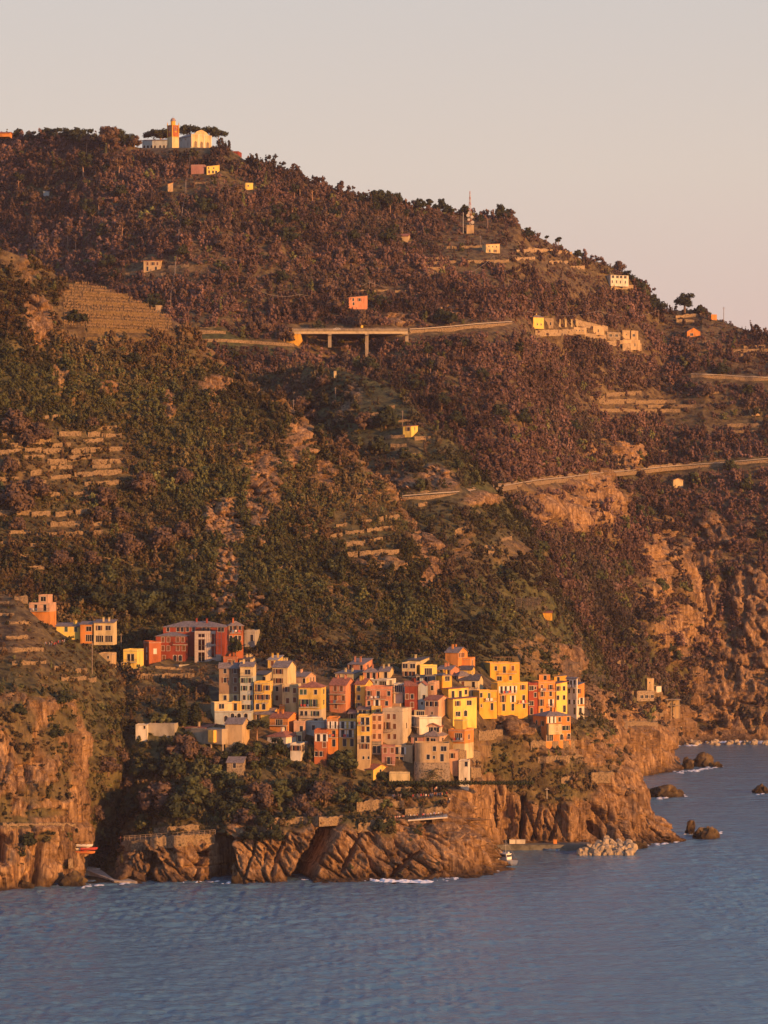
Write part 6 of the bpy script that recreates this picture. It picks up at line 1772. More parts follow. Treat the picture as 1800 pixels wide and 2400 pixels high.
rows('Z5', [(790, 1000, 930, 990, 44), (685, 1025, 750, 1018, 14), (480, 1115, 560, 1105, 24), (580, 1095, 700, 1085, 22), (720, 1080, 880, 1060, 22), (560, 1165, 700, 1155, 34), (700, 1150, 822, 1130, 22), (505, 1240, 660, 1225, 36), (672, 1225, 928, 1212, 42), (760, 1300, 925, 1290, 40), (930, 1305, 1012, 1298, 22),
            (520, 1048, 590, 1040, 20), (650, 862, 720, 850, 26), (0, 1325, 260, 1318, 18)], ('terraced_slope',), 'the small terraces in the middle of the green slope')
rows('Z5', [(1028, 482, 1132, 478, 30), (735, 330, 815, 322, 20), (735, 385, 815, 380, 18), (830, 478, 965, 470, 20), (872, 532, 975, 525, 24), (900, 592, 1070, 588, 14), (840, 285, 900, 278, 22), (900, 375, 1010, 372, 12), (1050, 915, 1110, 905, 24)], ('spur', 'mountain'), 'the terraces around the yellow cottage')
rows('Z5', [(1480, 1190, 1555, 1182, 26), (1505, 1225, 1575, 1218, 26), (1280, 1085, 1362, 1062, 26), (1590, 1140, 1659, 1125, 22)], ('spur', 'mountain'), 'the steep slope below the lower coast road')
rows('Z2', [(1235, 495, 1490, 485, 18), (1040, 570, 1252, 562, 22), (1252, 588, 1640, 580, 20), (1042, 600, 1230, 592, 18), (1062, 632, 1222, 625, 24), (1022, 662, 1262, 652, 20), (650, 780, 860, 772, 12), (900, 780, 1050, 772, 12)], MT, 'the grassy terraces below the transmitter mast')
rows('Z3', [(0, 240, 200, 236, 18), (100, 225, 390, 250, 16), (0, 290, 150, 285, 14), (240, 312, 390, 308, 16), (380, 345, 470, 340, 12), (150, 762, 482, 752, 34), (400, 690, 620, 735, 30), (470, 780, 610, 790, 24), (605, 830, 720, 825, 40), (715, 850, 838, 845, 60), (1060, 665, 1225, 650, 24), (1065, 690, 1180, 690, 20), (640, 475, 800, 468, 24)], MT, 'the ruined farm terraces on the right hand ridge', plain('pale_dry_stone', (.33, .24, .145), .95, .34, 1.6, .08))
rows('Z3', [(505, 1190, 600, 1185, 16), (610, 1165, 838, 1155, 24), (560, 1210, 800, 1205, 24), (800, 1215, 1060, 1210, 24), (560, 1270, 760, 1268, 18), (745, 1275, 1090, 1270, 18), (880, 1245, 1250, 1240, 18), (1400, 885, 1659, 880, 18), (1480, 912, 1659, 906, 16), (1500, 862, 1640, 855, 24), (1395, 1370, 1659, 1365, 20), (1200, 1160, 1340, 1155, 14)], MT, 'the tan terraces in the wood near the right edge')
rows('Z6', [(1392, 122, 1659, 118, 22), (1430, 165, 1659, 160, 14), (905, 298, 1005, 292, 20), (780, 162, 850, 158, 12), (165, 378, 272, 372, 18), (645, 378, 722, 372, 16), (860, 130, 915, 128, 10)], MT, 'the rough slope above the lower coast road')
rows('Z1', [(930, 1115, 1072, 1108, 30), (640, 1080, 830, 1078, 14), (700, 1110, 900, 1108, 14), (1090, 1060, 1225, 1050, 20), (960, 605, 1050, 600, 12), (1250, 520, 1400, 510, 12), (330, 345, 520, 350, 12)], MT, 'the small plots below the hilltop church')
rows('Z7', [(95, 690, 180, 684, 24), (0, 800, 92, 795, 16), (40, 948, 182, 940, 26), (0, 1020, 285, 1022, 30), (492, 1160, 566, 1155, 36), (400, 1215, 560, 1205, 26), (570, 1220, 625, 1212, 32), (80, 1110, 300, 1105, 20), (0, 720, 60, 720, 14), (60, 850, 200, 850, 12), (350, 1140, 385, 1140, 30)], ('headland',), 'the left headland terraces beside the walking people')
rows('GD', [(90, 330, 775, 310, 80), (500, 560, 700, 540, 60), (1030, 810, 1380, 800, 150), (200, 560, 900, 530, 36), (100, 300, 200, 340, 30), (560, 870, 740, 860, 50)], ('promontory',), 'the cliff gardens below the lone villa')
rows('ZL', [(810, 890, 972, 880, 44), (975, 870, 1395, 838, 60), (1000, 812, 1290, 780, 40), (445, 1010, 570, 1005, 30), (20, 775, 490, 775, 14)], ('promontory', 'headland'), 'the low cliff path above the boat slip')
rows('Z9', [(345, 610, 680, 592, 50), (685, 600, 840, 590, 34), (940, 640, 1120, 610, 36), (260, 655, 410, 640, 16), (930, 500, 1100, 480, 60), (1180, 410, 1285, 402, 36)], ('promontory',), 'the cliff path in front of the wooded slope')
rows('V6', [(670, 1330, 900, 1320, 120), (905, 1330, 1190, 1290, 100), (580, 1085, 750, 1080, 60), (1325, 620, 1585, 640, 160), (1470, 830, 1590, 830, 180), (480, 1240, 660, 1230, 60)], ('promontory',), 'the terraces between the village and the lower walkway')
rows('V4', [(10, 1150, 345, 1130, 110), (10, 870, 260, 860, 20), (1480, 940, 1659, 930, 24), (720, 1290, 1330, 1275, 40)], ('promontory', 'spur'), 'the rocky ledge under the right hand row')
rows('V7', [(330, 700, 900, 690, 60), (480, 610, 900, 640, 24), (1250, 520, 1390, 520, 40), (1420, 500, 1600, 480, 30)], ('promontory', 'terraced_slope'), 'the gardens below the deep red building')
rows('Z8', [(590, 900, 790, 895, 20), (470, 660, 545, 655, 24), (510, 795, 620, 790, 16), (740, 1060, 900, 1050, 20), (400, 1130, 800, 1135, 50)], ('spur', 'mountain', 'second_headland'), 'the terraces above the second headland')

# viewpoint railing on the second headland
M_RAILB = plain('weathered_rail', (.27, .20, .14), .8, .15, 1)
def terrace_rail(g, x0, y0, x1, y1, label, D=None, layers=None, h=1.1, mat=None):
    px0, py0, px1, py1 = zx(g, x0), zy(g, y0), zx(g, x1), zy(g, y1)
    d = D or hit((px0 + px1) / 2, (py0 + py1) / 2 + 2, layers) - 1.2
    a, b = wpt(px0, py0, d), wpt(px1, py1, d)
    v = b - a
    r = empty('railing', a, 0); tag(r, label, 'railing')
    n = max(3, int(v.x / 1.6))
    for k in range(n + 1):
        q = v * k / n
        m = MB(); m.box(q.x - .07, q.x + .07, -.07, .07, q.z - .3, q.z + h); m.build('post', mat or M_RAILB, r)
    for z in (h, h * .5):
        m = MB(); m.tube([(0, 0, z), (v.x, 0, v.z + z)], .06, 5); m.build('rail', mat or M_RAILB, r)
    return r
terrace_rail('Z8', 385, 1128, 800, 1135, 'cream railing along the viewpoint terrace on the second headland', D=1330)
terrace_rail('GD', 210, 525, 900, 490, 'pale railing of the terrace path under the lone villa', layers=('promontory',))
terrace_rail('GD', 590, 700, 960, 635, 'pale handrail of steps down the cliff garden', layers=('promontory',))
terrace_rail('GD', 200, 300, 770, 290, 'light railing in front of the lone villa', layers=('promontory',))
terrace_rail('ZL', 805, 880, 1395, 838, 'thin railing of the low cliff path above the boat slip', layers=('promontory',))

# cantilevered walkway where people look out
def walkway():
    D = (hit(zx('V6', 960), zy('V6', 1470), ('promontory',)) or 985) - 3.0
    s = F / D
    a, b = wpt(zx('V6', 430), zy('V6', 1478), D + 1.0), wpt(zx('V6', 1185), zy('V6', 1415), D)
    r = empty('walkway', a, 0); tag(r, 'concrete viewing walkway jutting from the cliff below the village', 'walkway')
    v = b - a
    k = (705 - 430) / (1185 - 430)
    q = lambda t, y, z: (v.x * t, v.y * t + y, v.z * t + z)
    m = MB(); slab(m, [q(k, -1.5, 0), q(1, -1.5, 0), q(1, 7, 0), q(k, 7, 0)], .45); m.build('deck', plain('pale_concrete', (.60, .52, .40), .85, .1, .5), r)
    m = MB(); slab(m, [q(0, -.6, 0), q(k, -1.2, 0), q(k, 7, 0), q(0, 7, 0)], 2.2); m.build('ramp', M_STONE, r)
    n = 44
    for i in range(n + 1):
        t = i / n
        p = q(t, -1.3 if t > k else -.5 - .6 * t / k, 0)
        m = MB(); m.box(p[0] - .04, p[0] + .04, p[1] - .04, p[1] + .04, p[2], p[2] + 1.1); m.build('post', M_IRON, r)
    for z in (1.1, .55):
        m = MB(); m.tube([q(0, -.5, z), q(k, -1.2, z), q(1, -1.3, z)], .05, 5); m.build('rail', M_IRON, r)
    for t in (.52, .78):
        p = q(t, 0, 0)
        m = MB(); m.prism([(p[1] + 7, p[2] - .453), (p[1] - 1.2, p[2] - .453), (p[1] + 6.5, p[2] - 7)], p[0] - .5, p[0] + .5, axis='x'); m.build('bracket', M_STONE, r)
    return a, v
WALK_A, WALK_V = walkway()

# netting on the slopes
def net(g, pts, label, layers, h):
    P_ = sample_path([(zx(g, x), zy(g, y)) for x, y in pts], 14, layers)
    r = empty('slope_netting', P_[0], 0); tag(r, label, 'netting')
    m_net = MATS.get('net')
    if not m_net:
        m_net = plain('net', (.12, .105, .095), .9, .15, .8)
    q = [p - P_[0] + Vector((0, -2.5, 0)) for p in P_]
    for i in range(0, 14, 3):
        m = MB(); m.tube([q[i] + Vector((0, 0, -1)), q[i] + Vector((0, 0, h))], .07, 5); m.build('post', M_WOOD, r)
    m = MB()
    for i in range(13):
        for j in range(int(h / .5)):
            z = .5 * j
            a, b = q[i], q[i + 1]
            m.poly([a + Vector((0, -.1, z)), b + Vector((0, -.1, z)), b + Vector((0, -.1, z + .13)), a + Vector((0, -.1, z + .13))])
            m.poly([a + Vector((0, -.05, z)), a + Vector((0, -.05, z + .13)), b + Vector((0, -.05, z + .13)), b + Vector((0, -.05, z))])
    m.build('mesh_panel', m_net, r)
net('Z6', [(20, 1330), (100, 1325), (185, 1320)], 'grey protective netting beside the small yellow slope house', ('spur', 'mountain', 'terraced_slope'), 5)
net('V4', [(1180, 370), (1320, 400), (1450, 380)], 'dark netting hung on the slope behind the right hand row', ('spur', 'mountain', 'promontory'), 6)
net('Z8', [(250, 840), (380, 850), (510, 845)], 'long low netting fence right of the village', ('spur', 'mountain', 'promontory'), 4.5)

# utility poles and wires
def pole(g, x, y0, y1, label=None, mat=None, r=.16, layers=None):
    px = zx(g, x)
    D = (hit(px, zy(g, y1), layers) or hit(px, zy(g, y1)) or 1500) - .5
    s = F / D
    h = (y1 - y0) / ZT[g][2] / s
    o = empty('utility_pole', wpt(px, zy(g, y1), D), 0)
    tag(o, label or 'bare wooden utility pole on the slope', 'pole', None if label else 'utility poles on the hillsides')
    m = MB(); m.tube([(0, 0, -1), (0, 0, h)], [r, r * .75], 6); m.build('shaft', mat or M_WOOD2, o)
    m = MB(); m.box(-.7, .7, -.06, .06, h - .6, h - .48); m.build('crossarm', mat or M_WOOD2, o)
    return wpt(px, zy(g, y0), D)
M_WOOD2 = plain('pole_wood', (.25, .19, .15), .85, .15, 1)
T = {}
for i, a in enumerate([('Z1', 1232, 335, 388), ('Z1', 1205, 500, 595), ('Z1', 1183, 680, 745), ('Z1', 1160, 820, 892), ('Z1', 1137, 1030, 1125), ('Z1', 1107, 1235, 1352), ('Z2', 1453, 420, 505), ('Z2', 1543, 550, 640), ('Z2', 1120, 640, 696), ('Z2', 1355, 785, 836),
           ('Z2', 1500, 310, 382), ('Z2', 283, 800, 862), ('Z2', 735, 720, 780), ('Z3', 84, 630, 700), ('Z3', 560, 630, 722), ('Z3', 950, 625, 700), ('Z3', 1372, 607, 690), ('Z3', 330, 370, 442), ('Z3', 485, 990, 1066), ('Z3', 535, 1250, 1300),
           ('Z5', 515, 160, 226), ('Z5', 243, 238, 312), ('Z5', 950, 310, 410), ('Z5', 1243, 435, 490), ('Z7', 785, 925, 1032), ('Z7', 597, 985, 1180), ('Z6', 878, 1165, 1245), ('Z2', 1635, 700, 765), ('Z2', 430, 995, 1015), ('Z3', 38, 760, 820)]):
    T[i] = pole(*a)
pole('SL', 1130, 190, 430, 'red and white marker pole above the boat slip', plain('mast_red', (.36, .12, .07), .6, .1, 1))
pole('Z10', 668, 465, 512, 'pale post on the cliff garden terrace', M_TRIM, .14)
def wire(a, b, sag, label):
    a, b = Vector(a), Vector(b)
    m = MB(); m.tube([a.lerp(b, t) - Vector((0, 0, sag * 4 * t * (1 - t))) for t in np.linspace(0, 1, 13)], .055, 4)
    tag(m.build('power_line', plain('grey_cable', (.30, .27, .26), .7, .1, 1)), label, 'cable', 'power lines between the poles')
for i, j, sg in ((11, 12, 4), (12, 8, 6), (8, 7, 7), (0, 1, 3), (1, 2, 3), (2, 3, 3), (3, 4, 4), (4, 5, 3), (13, 14, 3), (14, 15, 4), (7, 6, 2)):
    wire(T[i], T[j], sg, 'thin power line sagging between hillside poles')
wire(wpt(zx('Z2', -40), zy('Z2', 745), 1600), T[11], 3, 'thin power line sagging between hillside poles')
# ---------------------------------------------------------------- scrub and woodland, cleared around the buildings
CLEAR += [(690, 962, 764, 790, 1500, 1612), (848, 866, 780, 826, 1500, 1606), (764, 778, 780, 800, 1500, 1606), (455, 550, 1742, 1782, 900, 1015), (300, 490, 315, 350, 1700, 1880), (245, 330, 690, 770, 1200, 1305)]
BROWN, GREEN, OLIVE = (0.132, 0.075, 0.062), (0.048, 0.051, 0.021), (0.110, 0.112, 0.040)
scatter('mountain', 62000, 0.9, 3.6, (BROWN, (0.050, 0.040, 0.030), OLIVE), 'mountain_woodland', 'brown winter woodland and dark evergreens covering the far mountain', seed=11,
        kinds=(('round_shrub', .4), ('tree_crown', .42), ('low_scrub', .1), ('slender_crown', .08)))
scatter('spur', 17000, 0.55, 2.6, ((0.10, 0.066, 0.045), GREEN, OLIVE), 'spur_scrub', 'green maquis scrub on the spur above the village', seed=12)
scatter('terraced_slope', 36000, 0.5, 2.7, ((0.120, 0.072, 0.038), (0.058, 0.062, 0.023), OLIVE), 'slope_scrub', 'dark green maquis scrub on the terraced slope', seed=13)
scatter('headland', 5200, 0.5, 1.7, ((0.105, 0.066, 0.036), GREEN, OLIVE), 'headland_scrub', 'low scrub on the left headland and its cliff ledges', seed=14)
scatter('promontory', 7200, 0.5, 2.0, ((0.110, 0.070, 0.040), GREEN, OLIVE), 'promontory_scrub', 'bushes and dry scrub on the promontory around the village', seed=15)
scatter('second_headland', 300, 0.5, 1.4, ((0.10, 0.066, 0.04), GREEN, OLIVE), 'headland_bushes', 'few low bushes on top of the second headland', seed=16)
# ---------------------------------------------------------------- trees one can tell apart
FOL = {'dark': foliage_material('dark_evergreen_leaves', (.030, .036, .017, 1)), 'olive': foliage_material('olive_leaves', (.068, .072, .032, 1)), 'brown': foliage_material('bare_brown_twigs', (.100, .064, .046, 1)),
       'pine': foliage_material('pine_needles', (.036, .040, .018, 1)), 'mid': foliage_material('green_leaves', (.058, .066, .028, 1)), 'light': foliage_material('light_green_leaves', (.12, .125, .045, 1))}
M_BARK = plain('tree_bark', (.17, .11, .075), .95, .25, 2)
M_BARKL = plain('pale_bark', (.33, .20, .13), .95, .2, 2)
trg = np.random.default_rng(21)
def trunk_mesh(h, r, lean=0.05, limbs=4, top=None):
    m = MB()
    top = top or h * .75
    pts = [(0, 0, -.08), (lean * .3, 0, top * .35), (lean, lean * .5, top * .7), (lean * 1.2, lean, top)]
    m.tube(pts, [r * 1.25, r, r * .75, r * .35], 7)
    for k in range(limbs):
        a = k * 2.4 + trg.uniform(0, 1); z0 = top * (.5 + .4 * k / max(1, limbs))
        b = (math.cos(a) * .24, math.sin(a) * .24)
        m.tube([(lean * z0 / top, lean * .6 * z0 / top, z0), (b[0] * .6 + lean, b[1] * .6 + lean, z0 + .1), (b[0] + lean, b[1] + lean, z0 + .2)], [r * .5, r * .35, r * .15], 5)
    return m
TREES = {}
def tree_proto(kind, fol, centres, n, size, flat, r, bark=M_BARK, limbs=4, top=None, variants=2, jitter=.06):
    TREES[(kind, fol)] = []
    for v in range(variants):
        cs = [(c[0] + trg.normal(0, jitter), c[1] + trg.normal(0, jitter), c[2] + trg.normal(0, jitter * .5), c[3] * trg.uniform(.85, 1.15)) for c in centres]
        vv, ff = leaf_cloud(trg, cs, n, size, flat, .6)
        TREES[(kind, fol)].append((trunk_mesh(1, r, trg.uniform(-.05, .05), limbs, top).mesh('trunk', bark), np_mesh('crown', vv, ff, FOL[fol])))
ROUND = [(0, 0, .72, .26), (.2, .05, .6, .2), (-.2, .08, .62, .2), (.05, -.2, .58, .2), (-.05, .2, .6, .2), (.14, -.1, .82, .17), (-.14, -.06, .84, .17), (.3, -.05, .48, .13), (-.3, -.05, .46, .14), (.02, -.24, .4, .14), (0, .02, .93, .11)]
BUSHY = [(0, 0, .5, .34), (.28, 0, .36, .25), (-.28, .05, .38, .26), (.05, -.28, .36, .24), (0, .25, .4, .24), (.12, -.1, .74, .22), (-.14, .05, .72, .22), (.35, -.1, .2, .17), (-.36, -.08, .2, .18), (0, -.3, .18, .18)]
UMB = [(x * .46, y * .46, .74 + .14 * (1 - (x * x + y * y)), .22) for x, y in [(0, 0), (.6, 0), (-.6, 0), (0, .6), (0, -.6), (.5, .5), (-.5, .5), (.5, -.5), (-.5, -.5), (.95, .1), (-.95, -.1), (.1, -.95), (-.1, .95)]]
CYP = [(0, 0, .14 + .105 * k, .115 * (1 - .045 * (k - 2) ** 2 / 3)) for k in range(8)]
for f in ('dark', 'mid', 'brown', 'olive'):
    tree_proto('round', f, ROUND, 620, .055, .95, .04, variants=2)
    tree_proto('bushy', f, BUSHY, 640, .06, .9, .05, limbs=2, top=.5, variants=2)
tree_proto('bushy', 'light', BUSHY, 500, .06, .9, .05, limbs=2, top=.5, variants=1)
tree_proto('umbrella', 'pine', UMB, 900, .05, .62, .035, bark=M_BARKL, limbs=6, top=.82, variants=2)
tree_proto('cypress', 'dark', CYP, 620, .045, 1.15, .03, limbs=0, top=.5, variants=2, jitter=.01)
tree_proto('tall_pine', 'dark', [(0, 0, .9, .12), (.1, 0, .78, .14), (-.1, .04, .72, .14), (.02, -.1, .64, .13), (.12, .05, .56, .1), (-.06, .08, .84, .12)], 420, .05, .8, .022, bark=M_BARKL, limbs=3, top=.9, variants=2)
tree_proto('tall_pine', 'brown', [(0, 0, .9, .12), (.1, 0, .78, .14), (-.1, .04, .72, .14), (.02, -.1, .64, .13), (-.06, .08, .84, .12)], 300, .05, .8, .024, bark=M_BARKL, limbs=3, top=.9, variants=2)
NAMES = {'round': 'broadleaf_tree', 'bushy': 'bushy_tree', 'umbrella': 'umbrella_pine', 'cypress': 'cypress', 'tall_pine': 'tall_pine'}
def tree_at(p, hgt, kind, fol, label, group=None, wide=1.0, v=None):
    lst = TREES[(kind, fol)]
    tm, cm = lst[(random.randrange(len(lst)) if v is None else v) % len(lst)]
    o = empty(NAMES[kind], p, random.uniform(0, 6.28))
    o.scale = (hgt * wide, hgt * wide, hgt)
    tag(o, label, 'tree', group)
    add('trunk', tm, o); add('crown', cm, o)
    return o
def tree(g, x, ytop, ybase, kind, fol, label, group=None, wide=1.0, layers=None, D=None):
    px, yb = zx(g, x), zy(g, ybase)
    d = D or hit(px, yb, layers) or hit(px, yb)
    if not d:
        return
    s = F / d
    return tree_at(wpt(px, yb, d), (ybase - ytop) / ZT[g][2] / s, kind, fol, label, group, wide)

# by the church and on the skyline
tree('CH', 370, 238, 470, 'umbrella', 'pine', 'broad umbrella pine behind the church arcade', wide=1.5, D=1915)
tree('CH', 280, 262, 470, 'umbrella', 'pine', 'lower umbrella pine at the left end of the church arcade', wide=1.1, D=1915)
tree('CH', 745, 188, 470, 'umbrella', 'pine', 'umbrella pine rising behind the church roof', wide=1.0, D=1925)
tree('CH', 1000, 205, 470, 'umbrella', 'pine', 'big umbrella pine spreading right of the church front', wide=.85, D=1915)
tree('CH', 1120, 250, 475, 'umbrella', 'pine', 'leaning umbrella pine overhanging the slope right of the church', wide=.85, D=1915)
for x, y0, y1, k, f, w in ((20, 190, 260, 'bushy', 'dark', 1.2), (115, 172, 250, 'round', 'dark', 1.1), (200, 178, 255, 'bushy', 'dark', 1.3), (290, 155, 250, 'bushy', 'dark', 1.3), (345, 160, 250, 'bushy', 'dark', 1.2), (410, 155, 255, 'bushy', 'dark', 1.2), (485, 152, 260, 'bushy', 'dark', 1.2), (560, 160, 270, 'bushy', 'dark', 1.2), (790, 168, 270, 'bushy', 'dark', 1.2), (845, 195, 280, 'bushy', 'dark', 1.1), (870, 205, 290, 'bushy', 'brown', 1)):
    tree('Z1', x, y0, y1, k, f, 'dark bushy tree on the skyline left of the church', 'trees along the left skyline', w, MT)
tree('Z1', 705, 150, 322, 'round', 'brown', 'large bare winter tree with a pale forked trunk left of the church', wide=1.15, layers=MT)
for x, y0, y1, k, f, w in ((805, 125, 250, 'round', 'dark', .8), (850, 132, 255, 'round', 'dark', .8), (885, 150, 262, 'round', 'dark', .8), (925, 143, 250, 'round', 'dark', .7), (968, 188, 245, 'round', 'dark', .8), (1050, 182, 262, 'round', 'dark', 1), (1085, 195, 262, 'round', 'dark', 1), (1120, 182, 265, 'tall_pine', 'dark', 1.2), (1165, 208, 270, 'bushy', 'dark', 1.1), (1205, 182, 275, 'round', 'dark', .9), (1245, 210, 290, 'bushy', 'dark', 1), (1355, 220, 300, 'round', 'dark', .9), (1450, 280, 330, 'bushy', 'dark', 1.1)):
    tree('Z2', x, y0, y1, k, f, 'dark tree on the middle skyline left of the transmitter mast', 'trees along the middle skyline', w, MT)
tree('Z2', 1580, 220, 330, 'round', 'dark', 'tall spreading tree on the skyline right of the transmitter mast', wide=.9, layers=MT)
tree('Z2', 1625, 250, 330, 'round', 'dark', 'smaller tree beside the tall spreading tree right of the mast', wide=.9, layers=MT)
tree('Z3', 98, 86, 160, 'bushy', 'dark', 'rounded dark tree on the ridge below the mast', wide=1.2, layers=MT)
tree('Z3', 300, 150, 225, 'tall_pine', 'dark', 'ragged pine with layered branches on the right ridge', wide=1.3, layers=MT)
tree('Z3', 225, 140, 190, 'tall_pine', 'dark', 'thin pine just left of the ragged ridge pine', wide=1.0, layers=MT)
tree('Z3', 425, 230, 285, 'bushy', 'dark', 'low bushy tree on the ridge right of the ragged pine', wide=1.3, layers=MT)
tree('Z3', 745, 362, 440, 'bushy', 'dark', 'bushy tree behind the white ridge house', wide=1.1, layers=MT)
tree('Z3', 815, 405, 500, 'bushy', 'dark', 'rounded tree right of the white ridge house', wide=.9, layers=MT)
tree('Z3', 850, 440, 540, 'bushy', 'olive', 'olive tree below the white ridge house on the crest', wide=.9, layers=MT)
tree('Z3', 925, 530, 645, 'bushy', 'dark', 'large dome shaped tree in the notch of the ridge', wide=1.25, layers=MT)
tree('Z3', 1118, 520, 636, 'round', 'dark', 'lone umbrella pine silhouetted on the right ridge', wide=1.45, D=1925)
tree('Z3', 1215, 590, 650, 'bushy', 'dark', 'low dark tree right of the lone umbrella pine', wide=1.3, layers=MT)
tree('Z3', 1610, 762, 800, 'round', 'dark', 'small tree on the crest at the right edge', wide=1.0, layers=MT)

# in and around the village
PR = ('promontory',)
tree('V1', 635, 862, 1120, 'umbrella', 'pine', 'round headed umbrella pine right of the grey gable house on stilts', wide=.95, layers=PR)
tree('V1', 880, 1058, 1290, 'bushy', 'dark', 'dense dark garden tree in front of the low red hipped roof', wide=1.0, layers=PR)
tree('V1', 790, 1130, 1320, 'bushy', 'dark', 'dark garden tree left of the dense one by the red hipped roof', wide=.9, layers=PR)
tree('V1', 640, 1110, 1310, 'bushy', 'mid', 'green garden tree below the round headed pine', wide=1.0, layers=PR)
tree('V1', 980, 1150, 1310, 'bushy', 'dark', 'dark tree against the small white garden house', wide=.7, layers=PR)
tree('V5', 1215, 655, 985, 'bushy', 'mid', 'big dome shaped tree in front of the middle cluster', wide=1.15, layers=PR)
tree('V5', 1080, 720, 960, 'bushy', 'dark', 'dark tree on the left side of the big dome shaped tree', wide=.9, layers=PR)
tree('V8', 662, 30, 425, 'cypress', 'dark', 'tall pointed cypress above the pale block wall', wide=1.3, layers=PR)
tree('V8', 825, 115, 425, 'cypress', 'dark', 'broader cypress right of the tall pointed one', wide=1.9, layers=PR)
tree('V8', 440, 260, 400, 'bushy', 'light', 'light green bush lit by the sun above the pale block wall', wide=1.1, layers=PR)
tree('V8', 330, 240, 390, 'bushy', 'olive', 'olive bush left of the light green bush', wide=1.1, layers=PR)
tree('V7', 1345, 300, 512, 'round', 'dark', 'round dark tree in front of the deep red building', wide=.85, D=1072)
tree('Z5', 420, 10, 150, 'cypress', 'dark', 'slim dark cypress on top of the spur', wide=1.0, layers=('spur', 'mountain'))
tree('V6', 400, 862, 980, 'bushy', 'dark', 'round clipped tree in front of the yellow garden gable', wide=1.3, layers=PR)
BIG = [(1040, 470, 690, 'brown'), (1250, 440, 640, 'mid'), (1160, 560, 740, 'dark'), (1390, 560, 700, 'dark'), (900, 350, 470, 'olive'), (1010, 330, 480, 'dark'), (950, 520, 650, 'dark'), (1120, 300, 470, 'dark'), (1200, 180, 360, 'brown'), (860, 560, 720, 'dark'), (1320, 470, 600, 'brown'), (1480, 420, 560, 'mid'), (1560, 520, 660, 'dark'), (830, 440, 560, 'brown'), (700, 330, 460, 'brown'), (780, 260, 380, 'brown'), (620, 640, 760, 'brown'), (690, 780, 930, 'dark'), (760, 720, 880, 'dark'), (1290, 340, 460, 'olive'), (1400, 380, 480, 'light'), (1500, 620, 760, 'dark'), (920, 700, 810, 'olive')]
for x, y0, y1, f in BIG:
    tree('ZL', x, y0, y1, 'bushy', f, {'brown': 'brown leafless tree in the wood', 'mid': 'green tree in the wood', 'dark': 'dark evergreen tree in the wood', 'olive': 'grey green olive tree in the wood', 'light': 'light green tree in the wood'}[f] + ' above the boat slip', 'trees in the wood above the boat slip', 1.15, ('promontory', 'headland'))
BIG3 = [(420, 1110, 1290, 'dark'), (500, 1150, 1330, 'dark'), (560, 1230, 1400, 'brown'), (380, 1240, 1400, 'mid'), (700, 1300, 1420, 'dark'), (860, 1310, 1430, 'dark'), (1000, 1320, 1440, 'mid'), (1120, 1350, 1460, 'dark'), (250, 1230, 1360, 'dark'), (140, 1290, 1430, 'brown'), (20, 1180, 1330, 'brown'), (1260, 1260, 1360, 'dark'), (80, 1380, 1490, 'dark'), (600, 1350, 1460, 'mid'), (-60, 1230, 1360, 'dark'), (-130, 1100, 1250, 'brown'), (-200, 980, 1120, 'dark'), (-90, 700, 850, 'brown'), (30, 560, 660, 'dark'), (-30, 420, 560, 'brown')]
for x, y0, y1, f in BIG3:
    tree('V1', x, y0, y1, 'bushy', f, {'brown': 'brown leafless tree', 'mid': 'green tree', 'dark': 'dark evergreen tree'}[f] + (' in the gardens in front of the left cluster' if x > 100 else ' on the slope left of the village'), 'trees around the left cluster', 1.2, PR)
BIG2 = [(310, 350, 540, 'brown'), (430, 330, 500, 'mid'), (560, 430, 580, 'brown'), (700, 345, 510, 'brown'), (640, 520, 620, 'brown'), (820, 380, 500, 'olive'), (480, 520, 620, 'dark'), (330, 540, 650, 'dark'), (900, 420, 520, 'mid'), (970, 360, 450, 'dark'), (760, 540, 620, 'dark'), (240, 480, 620, 'dark'), (160, 330, 480, 'dark'), (200, 520, 640, 'brown'), (560, 320, 430, 'dark'), (1080, 590, 690, 'dark'), (880, 500, 570, 'dark'), (1120, 470, 540, 'light'), (650, 320, 420, 'dark'), (1240, 400, 470, 'dark'), (380, 620, 760, 'dark'), (250, 640, 760, 'dark')]
for x, y0, y1, f in BIG2:
    tree('Z9', x, y0, y1, 'bushy', f, {'brown': 'brown leafless tree on the slope', 'mid': 'green tree on the slope', 'dark': 'dark evergreen tree on the slope', 'olive': 'grey green olive tree on the slope', 'light': 'light green tree on the slope'}[f] + ' under the middle cluster', 'trees on the slope under the village', 1.15, PR)
for x, y0, y1, f in ((110, 690, 880, 'brown'), (250, 780, 920, 'brown'), (80, 1150, 1390, 'brown'), (690, 1200, 1350, 'brown'), (930, 1105, 1270, 'brown'), (1190, 1080, 1200, 'brown'), (240, 1130, 1290, 'brown'), (60, 1010, 1130, 'brown'), (180, 830, 960, 'brown'), (540, 90, 160, 'dark'), (480, 60, 150, 'dark'), (870, 340, 430, 'dark'), (600, 760, 830, 'brown')):
    tree('Z4', x, y0, y1, 'bushy', f, {'brown': 'large brown leafless tree', 'dark': 'dark evergreen tree'}[f] + ' on the left hand terraces', 'trees on the left hand terraces', 1.1, ('terraced_slope',))
